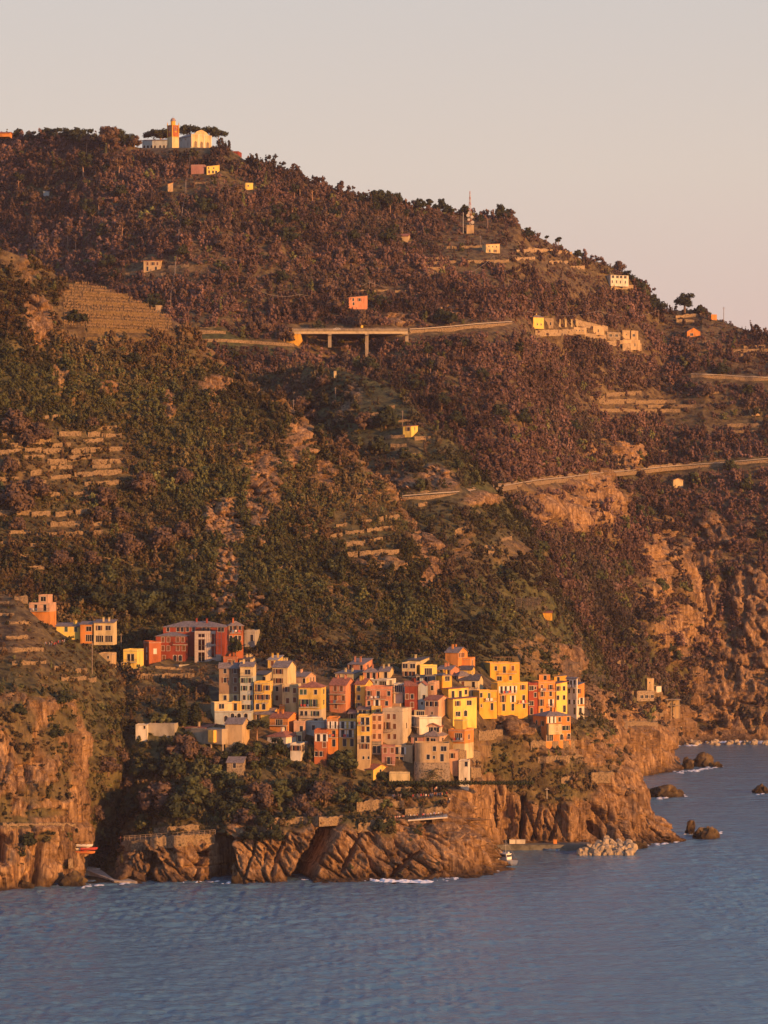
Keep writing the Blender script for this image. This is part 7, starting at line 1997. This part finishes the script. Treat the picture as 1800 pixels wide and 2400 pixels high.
for x, y0, y1, f in ((390, 370, 500, 'brown'), (590, 375, 490, 'brown'), (1050, 215, 390, 'brown'), (830, 260, 430, 'brown'), (1190, 180, 320, 'brown'), (880, 630, 810, 'dark'), (770, 650, 800, 'dark'), (620, 590, 770, 'dark'), (1190, 590, 790, 'dark'), (960, 640, 810, 'mid'), (1060, 560, 740, 'dark'), (480, 740, 830, 'mid'), (540, 560, 700, 'dark'), (1160, 500, 620, 'dark'), (1240, 430, 560, 'dark'), (700, 470, 600, 'mid'), (1320, 620, 760, 'dark'), (1040, 690, 830, 'dark'), (400, 560, 680, 'dark'), (280, 770, 850, 'dark'), (640, 90, 200, 'brown'), (780, 90, 200, 'brown'), (120, 160, 260, 'brown')):
    tree('Z7', x, y0, y1, 'bushy', f, {'brown': 'brown leafless tree', 'mid': 'green tree', 'dark': 'dark evergreen tree'}[f] + ' on the slope above the red building', 'trees on the slope above the red building', 1.1, ('terraced_slope',))
for x, y0, y1 in ((350, 350, 450), (400, 130, 240), (130, 220, 300), (180, 1050, 1150)):
    tree('ZL', x / 1.0, y0 - 230, y1 - 230, 'bushy', 'dark', 'dark bush clinging to the left cliff', 'bushes on the left cliff', 1.2, ('headland',))
for x, y0, y1, f in ((700, 300, 430, 'brown'), (840, 260, 420, 'dark'), (640, 240, 300, 'dark'), (800, 460, 590, 'dark'), (300, 200, 330, 'brown'), (360, 290, 380, 'brown'), (560, 450, 540, 'brown'), (180, 130, 240, 'brown'), (430, 70, 160, 'brown'), (960, 540, 620, 'dark')):
    tree('Z5', x, y0, y1, 'bushy', f, {'brown': 'brown leafless tree', 'dark': 'dark evergreen tree'}[f] + ' in the gully beside the spur', 'trees in the gully beside the spur', 1.1, ('spur', 'mountain'))
# pines with sunlit trunks on the mountain
for x, y0, y1 in ((540, 340, 510), (770, 370, 500), (690, 560, 615), (640, 640, 720), (850, 640, 740), (895, 640, 705), (950, 740, 850), (440, 820, 930), (370, 890, 975), (220, 810, 930), (690, 420, 500), (560, 230, 330), (790, 780, 880), (260, 420, 500), (120, 470, 580), (1040, 860, 950), (830, 340, 420), (600, 700, 800), (740, 760, 810), (490, 880, 960)):
    tree('Z1', x, y0 - 25, y1, 'tall_pine', 'brown' if x % 3 else 'dark', 'slender pine with a sunlit trunk in the wood below the church', 'slender pines in the wood below the church', 1.0, MT)
for x, y0, y1 in ((235, 230, 315), (365, 110, 215), (285, 90, 180), (555, 240, 320), (680, 170, 240), (770, 150, 270), (870, 200, 290), (250, 110, 190), (980, 270, 340), (1110, 1150, 1250), (1240, 1110, 1200), (1340, 1100, 1210), (1130, 1250, 1350)):
    tree('Z2', x, y0 - 25, y1, 'tall_pine', 'brown' if x % 2 else 'dark', 'slender pine with a sunlit trunk above the viaduct', 'slender pines around the viaduct', 1.0, MT)
# further single trees standing out of the woods
def more_trees(n, x0, x1, y0, y1, layers, label, group, hlo, hhi, kinds, seed):
    r = random.Random(seed); c = 0
    for _ in range(n * 6):
        if c >= n: break
        px, py = r.uniform(x0, x1), r.uniform(y0, y1)
        L_ = [k for k in layers if LAYERS[k].hit(px, py)]
        d = hit(px, py)
        if not L_ or d is None or abs(d - min(LAYERS[k].hit(px, py) for k in L_)) > 1: continue
        Lr = min(L_, key=lambda k: LAYERS[k].hit(px, py))
        i = int((px - LAYERS[Lr].px0) / LAYERS[Lr].step)
        j = int(np.argmin(np.abs(LAYERS[Lr].PY[i] - py)))
        if LAYERS[Lr].mask['veg'][i, j] < .5: continue
        k, f = r.choice(kinds)
        hg = r.uniform(hlo, hhi)
        zone = ('below the church' if px < 650 and py < 600 else 'above the vineyard' if px < 650 and py < 720 else 'above the viaduct' if px < 1000 and py < 770 else 'near the transmitter mast' if px < 1300 and py < 640 else 'below the viaduct' if px < 1000 else 'around the ridge ruins' if py < 800 and px > 1250 else 'above the coast road' if py < 1090 else 'below the coast road')
        look = {'brown': 'brown leafless', 'dark': 'dark evergreen', 'mid': 'green', 'olive': 'grey green'}[f]
        lab = ('tall ' if hg > (hlo + hhi) / 2 else 'smaller ') + look + (' round' if k == 'round' else ' bushy') + ' tree ' + ((zone + ', ') if 'mountain' in layers else '') + label
        tree_at(wpt(px, py, d), hg, k, f, lab, group, r.uniform(.9, 1.25)); c += 1
more_trees(70, 0, 1800, 420, 1050, ('mountain',), 'in mountain woodland', 'larger trees in the mountain woodland', 6, 10, [('bushy', 'brown'), ('bushy', 'brown'), ('round', 'dark'), ('bushy', 'dark')], 3)
more_trees(26, 1250, 1800, 1100, 1600, ('mountain',), 'clinging to the right cliffs', 'trees on the right hand cliffs', 5, 9, [('bushy', 'dark'), ('bushy', 'mid'), ('bushy', 'brown')], 4)
more_trees(20, 600, 1300, 900, 1500, ('spur', 'terraced_slope'), 'on the slope behind the village', 'trees on the green slope behind the village', 4, 7.5, [('bushy', 'dark'), ('bushy', 'mid'), ('bushy', 'olive')], 5)

# palms
def palm(g, x, ytop, ybase, label):
    px, yb = zx(g, x), zy(g, ybase)
    D = (hit(px, yb, PR) or hit(px, yb)) - .5
    s = F / D
    h = (ybase - ytop) / ZT[g][2] / s
    r = empty('palm_tree', wpt(px, yb, D), random.uniform(0, 6)); tag(r, label, 'tree')
    th = h * .62
    m = MB(); m.tube([(0, 0, -1), (.1, 0, th * .5), (0, .05, th)], [.38, .28, .30], 8); m.build('trunk', M_BARK, r)
    for k in range(26):
        a = k * 2.4; el = 1.2 - 1.9 * (k / 26)
        L_ = h * .42
        m = MB()
        pts = []
        for t in np.linspace(0, 1, 7):
            rr = L_ * t * math.cos(el * (1 - .4 * t))
            pts.append(Vector((math.cos(a) * rr, math.sin(a) * rr, th + L_ * t * math.sin(el) - L_ * .45 * t * t)))
        side = Vector((-math.sin(a), math.cos(a), 0))
        m.tube(pts, [.05, .045, .04, .035, .03, .02, .01], 4)
        for i in range(1, 7):
            p, q = pts[i], pts[i] + (pts[i] - pts[i - 1]) * .6
            for sg in (-1, 1):
                tip = p + side * sg * L_ * .20 + Vector((0, 0, -L_ * .07)) + (pts[i] - pts[i - 1]) * .5
                m.poly([p, q, tip]); m.poly([p + Vector((0, 0, .01)), tip + Vector((0, 0, .01)), q + Vector((0, 0, .01))])
        m.build('frond', FOL['mid'], r)
palm('V6', 995, 768, 1110, 'tall palm tree in front of the stone base of the rounded house')
palm('V6', 888, 915, 1120, 'shorter palm tree left of the tall palm')
palm('V5', 745, 560, 830, 'palm tree beside the vermilion house')

# hedge on the garden terrace
vv, ff = leaf_cloud(np.random.default_rng(3), [(x, 0, .6, .75) for x in np.arange(0, 46, .9)], 2600, .22, 1.1, .6)
_p = sample_path([(zx('V6', 470), zy('V6', 1040)), (zx('V6', 820), zy('V6', 1040))], 5, PR)
_h = add('hedge', np_mesh('hedge', vv, ff, FOL['dark']), None, _p[0] + Vector((0, -1.5, .3)))
tag(_h, 'long dark clipped hedge below the cream garden wall', 'hedge')

# vineyard posts
def vineyard():
    m = MB(); r = random.Random(9)
    for y in range(672, 772, 7):
        for x in range(150, 400, 3):
            px, py = x + r.uniform(-1, 1), y + r.uniform(-1, 1) + (x - 270) * .06
            L_ = LAYERS['terraced_slope']
            i = int((px - L_.px0) / L_.step); j = int(np.argmin(np.abs(L_.PY[i] - py)))
            d = hit(px, py)
            if d is None or abs(d - L_.Y[i, j]) > 12 or L_.mask['veg'][i, j] > .12 or abs(L_.PY[i, j] - py) > 3: continue
            p = wpt(px, py, d)
            h = r.uniform(1.0, 1.9)
            m.box(p.x - .06, p.x + .06, p.y - .3, p.y - .2, p.z - .4, p.z + h)
            if r.random() < .8:
                m.poly([(p.x, p.y - .25, p.z + .4), (p.x + .5, p.y - .2, p.z + .5), (p.x + .45, p.y - .3, p.z + 1.1), (p.x + .05, p.y - .25, p.z + 1.0)])
    tag(m.build('vineyard_posts', plain('vine_wood', (.26, .17, .085), .9, .25, 2)), 'bare winter vines on posts covering the ochre vineyard', kind='stuff')
vineyard()
rows('P', [(196, 688, 300, 690, 5), (180, 708, 345, 712, 5), (196, 730, 372, 735, 6), (215, 752, 380, 755, 6), (205, 770, 392, 775, 6), (200, 790, 395, 795, 7)], ('terraced_slope',), 'the ochre vineyard', plain('vineyard_bank', (.15, .10, .045), .95, .3, 1.5))

# ---------------------------------------------------------------- people
CLOTH = {'red': (.45, .06, .05), 'white': (.65, .60, .55), 'dark': (.05, .045, .05), 'blue': (.08, .11, .20), 'orange': (.55, .20, .06), 'grey': (.25, .23, .22), 'pink': (.55, .28, .26)}
M_SKIN = plain('skin', (.50, .28, .19), .6, .05, 3)
M_HAIR = plain('hair', (.05, .03, .02), .7, .1, 3)
def body_mesh(top, pose):
    J = {'pelvis': (0, 0, .93), 'chest': (0, 0, 1.25), 'neck': (0, 0, 1.46), 'head': (0, -.02, 1.60), 'crown': (0, 0, 1.72),
         'hipL': (-.10, 0, .90), 'kneeL': (-.11, -.02, .50), 'ankL': (-.11, .02, .09), 'toeL': (-.12, -.14, .04), 'hipR': (.10, 0, .90), 'kneeR': (.11, -.02, .50), 'ankR': (.11, .02, .09), 'toeR': (.12, -.14, .04),
         'shL': (-.19, 0, 1.40), 'elL': (-.25, .02, 1.12), 'wrL': (-.24, -.06, .88), 'haL': (-.24, -.08, .78), 'shR': (.19, 0, 1.40), 'elR': (.25, .02, 1.12), 'wrR': (.24, -.06, .88), 'haR': (.24, -.08, .78)}
    if pose == 1:      # walking
        J.update(kneeL=(-.1, -.18, .52), ankL=(-.1, -.26, .10), toeL=(-.1, -.40, .06), kneeR=(.1, .08, .50), ankR=(.1, .28, .14), toeR=(.1, .18, .04), elL=(-.24, .14, 1.14), wrL=(-.22, .12, .92), haL=(-.22, .10, .82), elR=(.24, -.08, 1.14), wrR=(.22, -.24, .98), haR=(.22, -.30, .90))
    if pose == 2:      # leaning on a rail
        J.update(chest=(0, -.08, 1.24), neck=(0, -.14, 1.44), head=(0, -.20, 1.57), crown=(0, -.20, 1.69), shL=(-.19, -.1, 1.38), shR=(.19, -.1, 1.38), elL=(-.25, -.18, 1.12), wrL=(-.15, -.42, 1.12), haL=(-.08, -.48, 1.12), elR=(.25, -.18, 1.12), wrR=(.15, -.42, 1.12), haR=(.08, -.48, 1.12))
    names = list(J); E_ = [('pelvis', 'chest'), ('chest', 'neck'), ('neck', 'head'), ('head', 'crown')]
    for s_ in 'LR':
        E_ += [('pelvis', 'hip' + s_), ('hip' + s_, 'knee' + s_), ('knee' + s_, 'ank' + s_), ('ank' + s_, 'toe' + s_), ('chest', 'sh' + s_), ('sh' + s_, 'el' + s_), ('el' + s_, 'wr' + s_), ('wr' + s_, 'ha' + s_)]
    R_ = dict(pelvis=.15, chest=.16, neck=.065, head=.105, crown=.07, hip=.10, knee=.065, ank=.045, toe=.04, sh=.075, el=.05, wr=.04, ha=.035)
    me = bpy.data.meshes.new('person_body')
    me.from_pydata([J[n] for n in names], [(names.index(a), names.index(b)) for a, b in E_], [])
    o = bpy.data.objects.new('person_body', me)
    COL.objects.link(o)
    o.modifiers.new('skin', 'SKIN')
    for i, n in enumerate(names):
        r_ = R_[n.rstrip('LR')] if n[-1] in 'LR' else R_[n]
        sv = me.skin_vertices[0].data[i]
        sv.radius = (r_, r_ * (.75 if n in ('pelvis', 'chest') else 1))
        sv.use_root = (n == 'pelvis')
    o.modifiers.new('sub', 'SUBSURF').levels = 1
    dg = bpy.context.evaluated_depsgraph_get()
    out = bpy.data.meshes.new_from_object(o.evaluated_get(dg))
    bpy.data.objects.remove(o)
    out.materials.clear()
    for m in (M_SKIN, plain('cloth_' + top, CLOTH[top], .9, .1, 3), plain('cloth_trousers', (.06, .06, .085), .9, .1, 3)):
        out.materials.append(m)
    for p in out.polygons:
        z, ax = p.center.z, abs(p.center.x)
        p.material_index = 0 if z > 1.47 or (z < .86 and ax > .2) else (1 if z > .9 or ax > .2 else 2)
    return out
BODIES = {}
m_ = MB(); m_.tube([(0, .02, 1.60), (0, .02, 1.66), (0, .02, 1.72), (0, .01, 1.75)], [.115, .12, .09, .02], 8)
HAIR = m_.mesh('hair', M_HAIR)
def person(p, top, pose, label, group, rz):
    key = (top, pose)
    if key not in BODIES:
        BODIES[key] = body_mesh(top, pose)
    o = add('person', BODIES[key], None, p, (0, 0, rz))
    tag(o, label, 'person', group)
    h = add('hair', HAIR, o, (0, -.20 if pose == 2 else 0, -.03 if pose == 2 else 0))
    return o
POSE = ['standing', 'walking', 'leaning on the rail']
cl = list(CLOTH)
pr = random.Random(4)
for k in range(24):        # on the viewing walkway
    t = .03 + .95 * k / 24 + pr.uniform(-.02, .02)
    c = pr.choice(cl); po = pr.choice([0, 2, 2, 1])
    y = {2: -.75, 0: pr.uniform(-.3, 2.5), 1: pr.uniform(.5, 3)}[po]
    person(WALK_A + WALK_V * t + Vector((0, y, 0.0)), c, po, f'person in {c} top {POSE[po]} on the viewing walkway'.replace(' on the rail on', ' on the rail of'), 'people on the viewing walkway', pr.uniform(-.5, .5) if po != 1 else pr.choice([1.57, -1.57]))
def crowd(g, pts, n, where, group, layers, seed):
    r = random.Random(seed)
    for k in range(n):
        t = (k + r.uniform(.1, .9)) / n
        x = np.interp(t, np.linspace(0, 1, len(pts)), [p[0] for p in pts]); y = np.interp(t, np.linspace(0, 1, len(pts)), [p[1] for p in pts])
        px, py = zx(g, x), zy(g, y + r.uniform(-6, 6))
        d = hit(px, py, layers)
        if not d: continue
        c = r.choice(cl); po = r.choice([0, 0, 1])
        person(wpt(px, py, d - .35) + Vector((0, 0, .02)), c, po, f'person in {c} top {POSE[po]} {where}', group, r.uniform(-3.1, 3.1))
crowd('V6', [(500, 1208), (760, 1205), (960, 1205), (1020, 1190), (1180, 1180)], 30, 'on the upper path under the palms', 'people on the upper path under the palms', PR, 6)
crowd('V6', [(1030, 1140), (1060, 1100), (1160, 1100)], 7, 'on the steps beside the tall palm', 'people on the steps beside the palm', PR, 7)
crowd('V6', [(1215, 1240), (1190, 1290), (1100, 1330)], 5, 'on the stairs down to the walkway', 'people on the stairs to the walkway', PR, 8)
crowd('Z7', [(290, 1012), (350, 1012), (430, 988)], 11, 'on the left headland path', 'people on the left headland path', ('headland',), 9)
crowd('Z8', [(870, 1230), (940, 1210), (1000, 1180)], 6, 'on the rocks of the far shore', 'people on the far shore rocks', ('mountain', 'spur', 'second_headland'), 10)

# ---------------------------------------------------------------- boats
def boat_hull(L_, B_, Hh, sheer=.35):
    m = MB(); st = 11; k = 7
    rings = []
    for i in range(st):
        t = i / (st - 1)
        w = B_ / 2 * (1 - max(0, (t - .45) / .55) ** 2.2) * (0.88 + .12 * min(1, t * 4)); w = max(w, .03)
        top = Hh * (1 + sheer * max(0, t - .35) ** 1.6); keel = Hh * .02 + Hh * .35 * max(0, t - .8) / .2
        ring = []
        for j in range(k):
            a = j / (k - 1)
            ring.append((-L_ / 2 + L_ * t + (.06 * L_ * a if i == st - 1 else 0), w * math.sin(a * math.pi / 2) ** .7, keel + (top - keel) * a ** 1.3))
        rings.append(ring)
    for sg in (1, -1):
        for i in range(st - 1):
            for j in range(k - 1):
                q = [rings[i][j], rings[i + 1][j], rings[i + 1][j + 1], rings[i][j + 1]]
                q = [(p[0], p[1] * sg, p[2]) for p in q]
                m.poly(q if sg < 0 else q[::-1])
    tr = [(p[0], p[1], p[2]) for p in rings[0]] + [(p[0], -p[1], p[2]) for p in reversed(rings[0][1:])]
    m.poly(tr)
    deck = [(r[-1][0], r[-1][1], r[-1][2] - .12) for r in rings] + [(r[-1][0], -r[-1][1], r[-1][2] - .12) for r in reversed(rings)]
    m.poly(deck[::-1])
    return m
M_BOATW = plain('white_boat_paint', (.74, .70, .64), .45, .05, 1, .4)
M_BOATB = plain('blue_boat_paint', (.20, .30, .42), .45, .08, 1, .4)
def fishing_boat():
    D = 996.0
    p = wpt(zx('MA', 362), 0, D); p.z = -.35
    r = empty('fishing_boat', p, -math.pi / 2 + math.radians(38)); tag(r, 'white fishing boat with a wheelhouse and mast moored in the small harbour', 'boat')
    boat_hull(10.0, 3.3, 1.9).build('hull', M_BOATW, r)
    m = MB()
    for sg in (-1, 1):
        m.tube([(-4.9, sg * 1.45, 1.93), (0, sg * 1.66, 1.95), (3.2, sg * 1.2, 2.3), (5.0, sg * .1, 2.7)], .07, 5)
    m.build('gunwale', plain('boat_wood', (.25, .13, .06), .6, .1, 2), r)
    m = MB(); m.prism([(-1.8, 1.8), (-1.8, 3.9), (.9, 3.9), (1.3, 2.9), (1.3, 1.8)], -1.0, 1.0); m.build('wheelhouse', M_BOATW, r)
    m = MB(); m.box(1.0, 1.32, -.85, .85, 3.02, 3.6); m.build('window', M_GLASS, r)
    for sg in (-1, 1):
        m = MB(); m.box(-1.4, .6, sg * 1.01 - .01, sg * 1.01 + .01, 3.0, 3.6); m.build('window', M_GLASS, r)
    m = MB(); m.box(-2.0, 1.3, -1.15, 1.15, 3.903, 4.02); m.build('roof', M_BOATW, r)
    m = MB(); m.tube([(-.4, 0, 4.02), (-.4, 0, 8.2)], [.08, .05], 6); m.tube([(-.4, -.8, 6.6), (-.4, .8, 6.6)], .04, 5); m.tube([(5.0, 0, 2.6), (-.4, 0, 7.8), (-4.9, 0, 2.2)], .025, 4); m.build('mast', M_SILL, r)
    m = MB(); m.tube([(.3, .5, 4.02), (.3, .5, 4.5)], [.35, .3], 10); m.build('radar', M_BOATW, r)
    m = MB(); m.tube([(-4.2, -1.2, 1.9), (-4.2, -1.2, 4.6)], .06, 6); m.tube([(-4.2, 1.2, 1.9), (-4.2, 1.2, 4.6)], .06, 6); m.tube([(-4.2, -1.2, 4.6), (-4.2, 1.2, 4.6)], .06, 6); m.build('stern_frame', M_SILL, r)
    for k in range(3):
        m = MB(); m.tube([(2.2 - k * 1.8, 1.62, 1.2), (2.2 - k * 1.8, 1.64, 1.7)], [.16, .16], 8); m.build('fender', plain('cloth_orange', CLOTH['orange'], .9, .1, 3), r)
fishing_boat()
def small_boat(g, x, D, z, L_, rz, mat, label, up=True, group=None):
    p = wpt(zx(g, x), 0, D); p.z = z
    r = empty('rowing_boat', p, rz); tag(r, label, 'boat', group)
    o = boat_hull(L_, L_ * .34, L_ * .16).build('hull', mat, r)
    if not up:
        o.rotation_euler = (math.pi, 0, 0); o.location.z = L_ * .17
    for t in (-.2, .12):
        m = MB(); m.box(L_ * t, L_ * t + .28, -L_ * .155, L_ * .155, L_ * .148, L_ * .158); b = m.build('bench', M_WOOD, r)
        if not up: b.location.z = -.1
    m = MB(); m.tube([(-L_ * .46, 0, L_ * .1), (-L_ * .5, 0, L_ * .22)], .1, 6); m.build('outboard', M_IRON, r)
    return r
small_boat('MA', 785, 1040, -.2, 5.2, 2.6, M_BOATB, 'small blue and white motor boat moored at the shaded quay')
small_boat('MA', 850, 1041, -.2, 4.2, .5, M_BOATW, 'small white dinghy right of the blue motor boat')
for k, (x, z, c, rz) in enumerate(((505, 0, 'red', .15), (560, 0, 'orange', -.1), (520, 1.1, 'white', .05), (575, 1.2, 'red', .1), (545, 2.2, 'white', -.05))):
    d = hit(zx('ZL', 540), zy('ZL', 968), ('promontory', 'headland')) or 1000
    base = wpt(0, zy('ZL', 968), d).z
    small_boat('ZL', x, d - 2.5 - .4 * k, base + z + .1, 5.0, rz, plain('cloth_' + c, CLOTH[c], .9, .1, 3), ['red rowing boat at the bottom left of the stack on the slip', 'orange rowing boat at the bottom right of the stack on the slip', 'white rowing boat stacked on the red one', 'red rowing boat stacked on the orange one', 'white rowing boat on top of the boat stack'][k], group='boats stacked by the slip')
small_boat('ZL', 610, (hit(zx('ZL', 610), zy('ZL', 1080), ('promontory',)) or 975) - 1, wpt(0, zy('ZL', 1080), hit(zx('ZL', 610), zy('ZL', 1080), ('promontory',)) or 975).z + .1, 3.6, .3, M_BOATW, 'small white dinghy lying on the boat slip')
# slipway
m_ = MB()
d0 = 962.0
A_ = [(wpt(zx('ZL', 520), zy('ZL', 1050), 985), wpt(zx('ZL', 690), zy('ZL', 1050), 985)), (wpt(zx('ZL', 560), zy('ZL', 1090), 965), wpt(zx('ZL', 720), zy('ZL', 1110), 962)), (wpt(zx('ZL', 740), zy('ZL', 1160), 945), wpt(zx('ZL', 890), zy('ZL', 1165), 943))]
for (a, b), (c, d) in zip(A_[:-1], A_[1:]):
    slab(m_, [q_ + Vector((0, 0, .7)) for q_ in (c, d, b, a)], 3.0)
tag(m_.build('boat_slip', plain('slip_concrete', (.40, .33, .25), .9, .22, .5)), 'concrete boat slip running down into the sea at the left cove', kind='structure')
m_ = MB(); qa, qb = wpt(zx('MA', 120), 0, 1040), wpt(zx('MA', 1180), 0, 1042)
m_.box(qa.x, qb.x, 1041, 1056, -2, 1.9)
tag(m_.build('quay', plain('dark_quay_concrete', (.15, .14, .11), .9, .3, .4)), 'dark weedy harbour quay under the cliff', kind='structure')
for x, w, c, l in ((420, 2.0, 'white', 'small white crate on the quay near the fishing boat'), (500, 3.0, 'white', 'larger white container on the quay against the cliff'), (835, 1.2, 'orange', 'small orange box on the quay above the motor boat')):
    p = wpt(zx('MA', x), 0, 1044); m_ = MB(); m_.box(-w / 2, w / 2, 0, 1.5, 0, 1.3); m_.box(-w / 2 - .08, w / 2 + .08, -.08, 1.58, 1.303, 1.42)
    tag(m_.build('quay_box', wall_mat(c), None, (p.x, 1044, 1.9)), l, 'box')

# ---------------------------------------------------------------- boulders, islets, foam
M_BOULD = plain('pale_boulder', (.36, .28, .185), .9, .22, .7, .15)
def rock_mesh(name, seed, sub, amp, mat, sc=(1, 1, 1), blocky=1.0):
    import bmesh
    bm = bmesh.new(); bmesh.ops.create_icosphere(bm, subdivisions=sub, radius=1)
    P_ = np.array([v.co[:] for v in bm.verts])
    o = seed * 7.3
    h, e = worley(P_[:, 0] * 1.3 + o, P_[:, 1] * 1.3 + o, P_[:, 2] * 1.3 + o, seed)
    n = fbm(P_[:, 0] * 2 + o, P_[:, 1] * 2, P_[:, 2] * 2, seed, 3)
    d = 1 + amp * (h * 1.2 * blocky + n * .5) - amp * .25 * (1 - sstep(0, .15, e))
    for v, k in zip(bm.verts, d):
        v.co = Vector((v.co.x * k * sc[0], v.co.y * k * sc[1], v.co.z * k * sc[2]))
    me = bpy.data.meshes.new(name); bm.to_mesh(me); bm.free(); me.materials.append(mat)
    return me
BM = [rock_mesh('boulder', k, 2, .32, M_BOULD) for k in range(6)]
br = random.Random(12)
prof = lambda x: np.interp(x, [1060, 1130, 1250, 1300, 1450, 1530, 1600, 1625], [300, 290, 215, 190, 195, 210, 240, 300])
bc = 0
for lay in range(5):
    x = 1075.0
    while x < 1600 and bc < 95:
        rad = br.uniform(.8, 1.75) * (1.15 if 1300 < x < 1500 else 1)
        y = 345 - lay * 36 + br.uniform(-8, 8)
        if y - 10 > prof(x) - 5:
            D = 1026 + lay * 2.2 + br.uniform(-.6, .6)
            p = wpt(zx('MA', x), zy('MA', y), D)
            o = add('boulder', BM[bc % 6], None, p, (br.uniform(0, 6), br.uniform(0, 6), br.uniform(0, 6)))
            o.scale = (rad * br.uniform(.9, 1.3), rad * br.uniform(.8, 1.1), rad * br.uniform(.7, 1.0))
            tag(o, 'pale boulder in the breakwater pile at the harbour mouth', 'boulder', 'boulders of the breakwater'); bc += 1
        x += rad * 7.1 * 4.15 * 1.25
for k in range(26):        # pale boulders washed by surf on the far shore
    x = br.uniform(1600, 1800); p = wpt(x, 0, 0); D = 1560 + br.uniform(-8, 14)
    o = add('boulder', BM[k % 6], None, ((x - CX) * D / F, D, .2), (br.uniform(0, 6), br.uniform(0, 6), 0)); o.scale = [br.uniform(.9, 2.0)] * 3
    tag(o, 'pale boulder in the surf of the far shore', 'boulder', 'boulders along the far shore')
def islet(g, x0, x1, y0, y1, label, seed, lean=0, parts_=1):
    a, b, t, w = zx(g, x0), zx(g, x1), zy(g, y0), zy(g, y1)
    D = wd(w) + 2
    s = F / D
    W, Hh = (b - a) / s / 2, (w - t) / s
    o = add('sea_rock', rock_mesh('sea_rock', seed, 4, .34, M_TERRAIN, (W, W * .7, Hh)), None, ((((a + b) / 2) - CX) / s, D + W * .3, -Hh * .08))
    tag(o, label, 'rock'); return o
islet('Z10', 1225, 1420, 455, 520, 'low dark reef at the foot of the tall cliff', 1)
islet('Z10', 1385, 1430, 480, 505, 'small dark tip at the end of the low reef', 2)
islet('Z10', 1485, 1600, 280, 350, 'rounded sea rock off the second headland', 3)
islet('Z10', 1590, 1640, 322, 354, 'small round rock at the right end of the second headland', 4)
islet('Z10', 1415, 1490, 300, 365, 'dark rock shelf joining the second headland to the sea rocks', 14)
islet('Z10', 1438, 1498, 655, 725, 'pointed half of the split sea rock off the cliff', 5)
islet('Z10', 1490, 1625, 685, 752, 'broad half of the split sea rock off the cliff', 6)
islet('Z10', 1355, 1382, 712, 735, 'tiny rock at the corner of the tall cliff', 7)
islet('P', 1762, 1806, 1842, 1860, 'low sea rock near the right edge', 8)
islet('P', 1470, 1520, 1975, 1990, 'small wet rock at the cliff foot beside the breakwater', 9)
islet('ZL', 95, 215, 1140, 1200, 'dark boulder at the foot of the left cliff', 10)
islet('ZL', 25, 110, 1160, 1200, 'low dark rock at the far left water edge', 11)
islet('ZL', 380, 560, 1098, 1185, 'dark rock mass under the boat slip', 12)
islet('Z9', 105, 190, 960, 1030, 'small pinnacle rock at the foot of the middle cliff', 13)

def foam_material():
    m, n, l, b = new_mat('sea_foam')
    b.inputs['Base Color'].default_value = (.78, .78, .80, 1); b.inputs['Roughness'].default_value = .8
    return m
fm = MB(); fr = random.Random(2)
for x0, y0, x1, y1, dens, sz in ((828, 2058, 900, 2066, 26, .7), (896, 2064, 1010, 2068, 60, 1.2), (1010, 2066, 1080, 2058, 26, .7), (1110, 2050, 1150, 2042, 16, .7), (1150, 2042, 1190, 2034, 12, .6), (690, 2064, 720, 2062, 4, .5), (535, 2069, 565, 2069, 8, .6), (60, 2079, 140, 2076, 10, .6), (190, 2078, 245, 2074, 14, .6), (285, 2071, 300, 2070, 5, .6), (395, 2070, 470, 2067, 10, .5), (480, 2068, 520, 2066, 6, .5),
                              (1490, 1984, 1600, 1972, 16, .7), (1596, 1972, 1650, 1950, 6, .6), (1660, 1965, 1690, 1950, 14, .7), (1600, 1956, 1640, 1952, 5, .5), (1545, 1871, 1610, 1862, 24, .9), (1590, 1812, 1692, 1796, 26, .9), (1570, 1806, 1640, 1808, 12, .8), (1585, 1748, 1640, 1746, 20, .9), (1600, 1738, 1800, 1741, 80, 1.3), (1640, 1732, 1800, 1730, 50, 1.2), (1765, 1862, 1800, 1862, 8, .6), (520, 2070, 540, 2070, 4, .5)):
    for k in range(dens):
        t = fr.random(); px = x0 + (x1 - x0) * t; py = y0 + (y1 - y0) * t + fr.gauss(0, 1.2)
        D = wd(py); c = wpt(px, py, D); c.z = fr.uniform(.03, .12)
        r = sz * fr.uniform(.4, 1.3); n = 7
        ring = [(c.x + r * 1.6 * math.cos(a) * fr.uniform(.6, 1.2), c.y + r * 2.0 * math.sin(a) * fr.uniform(.6, 1.2), c.z - .02) for a in np.linspace(0, 2 * math.pi, n, endpoint=False)]
        top = (c.x, c.y, c.z + r * fr.uniform(.15, .5))
        for i in range(n):
            fm.poly([ring[i], ring[(i + 1) % n], top])
tag(fm.build('surf_foam', foam_material()), 'white surf breaking along the foot of the rocks', kind='stuff')
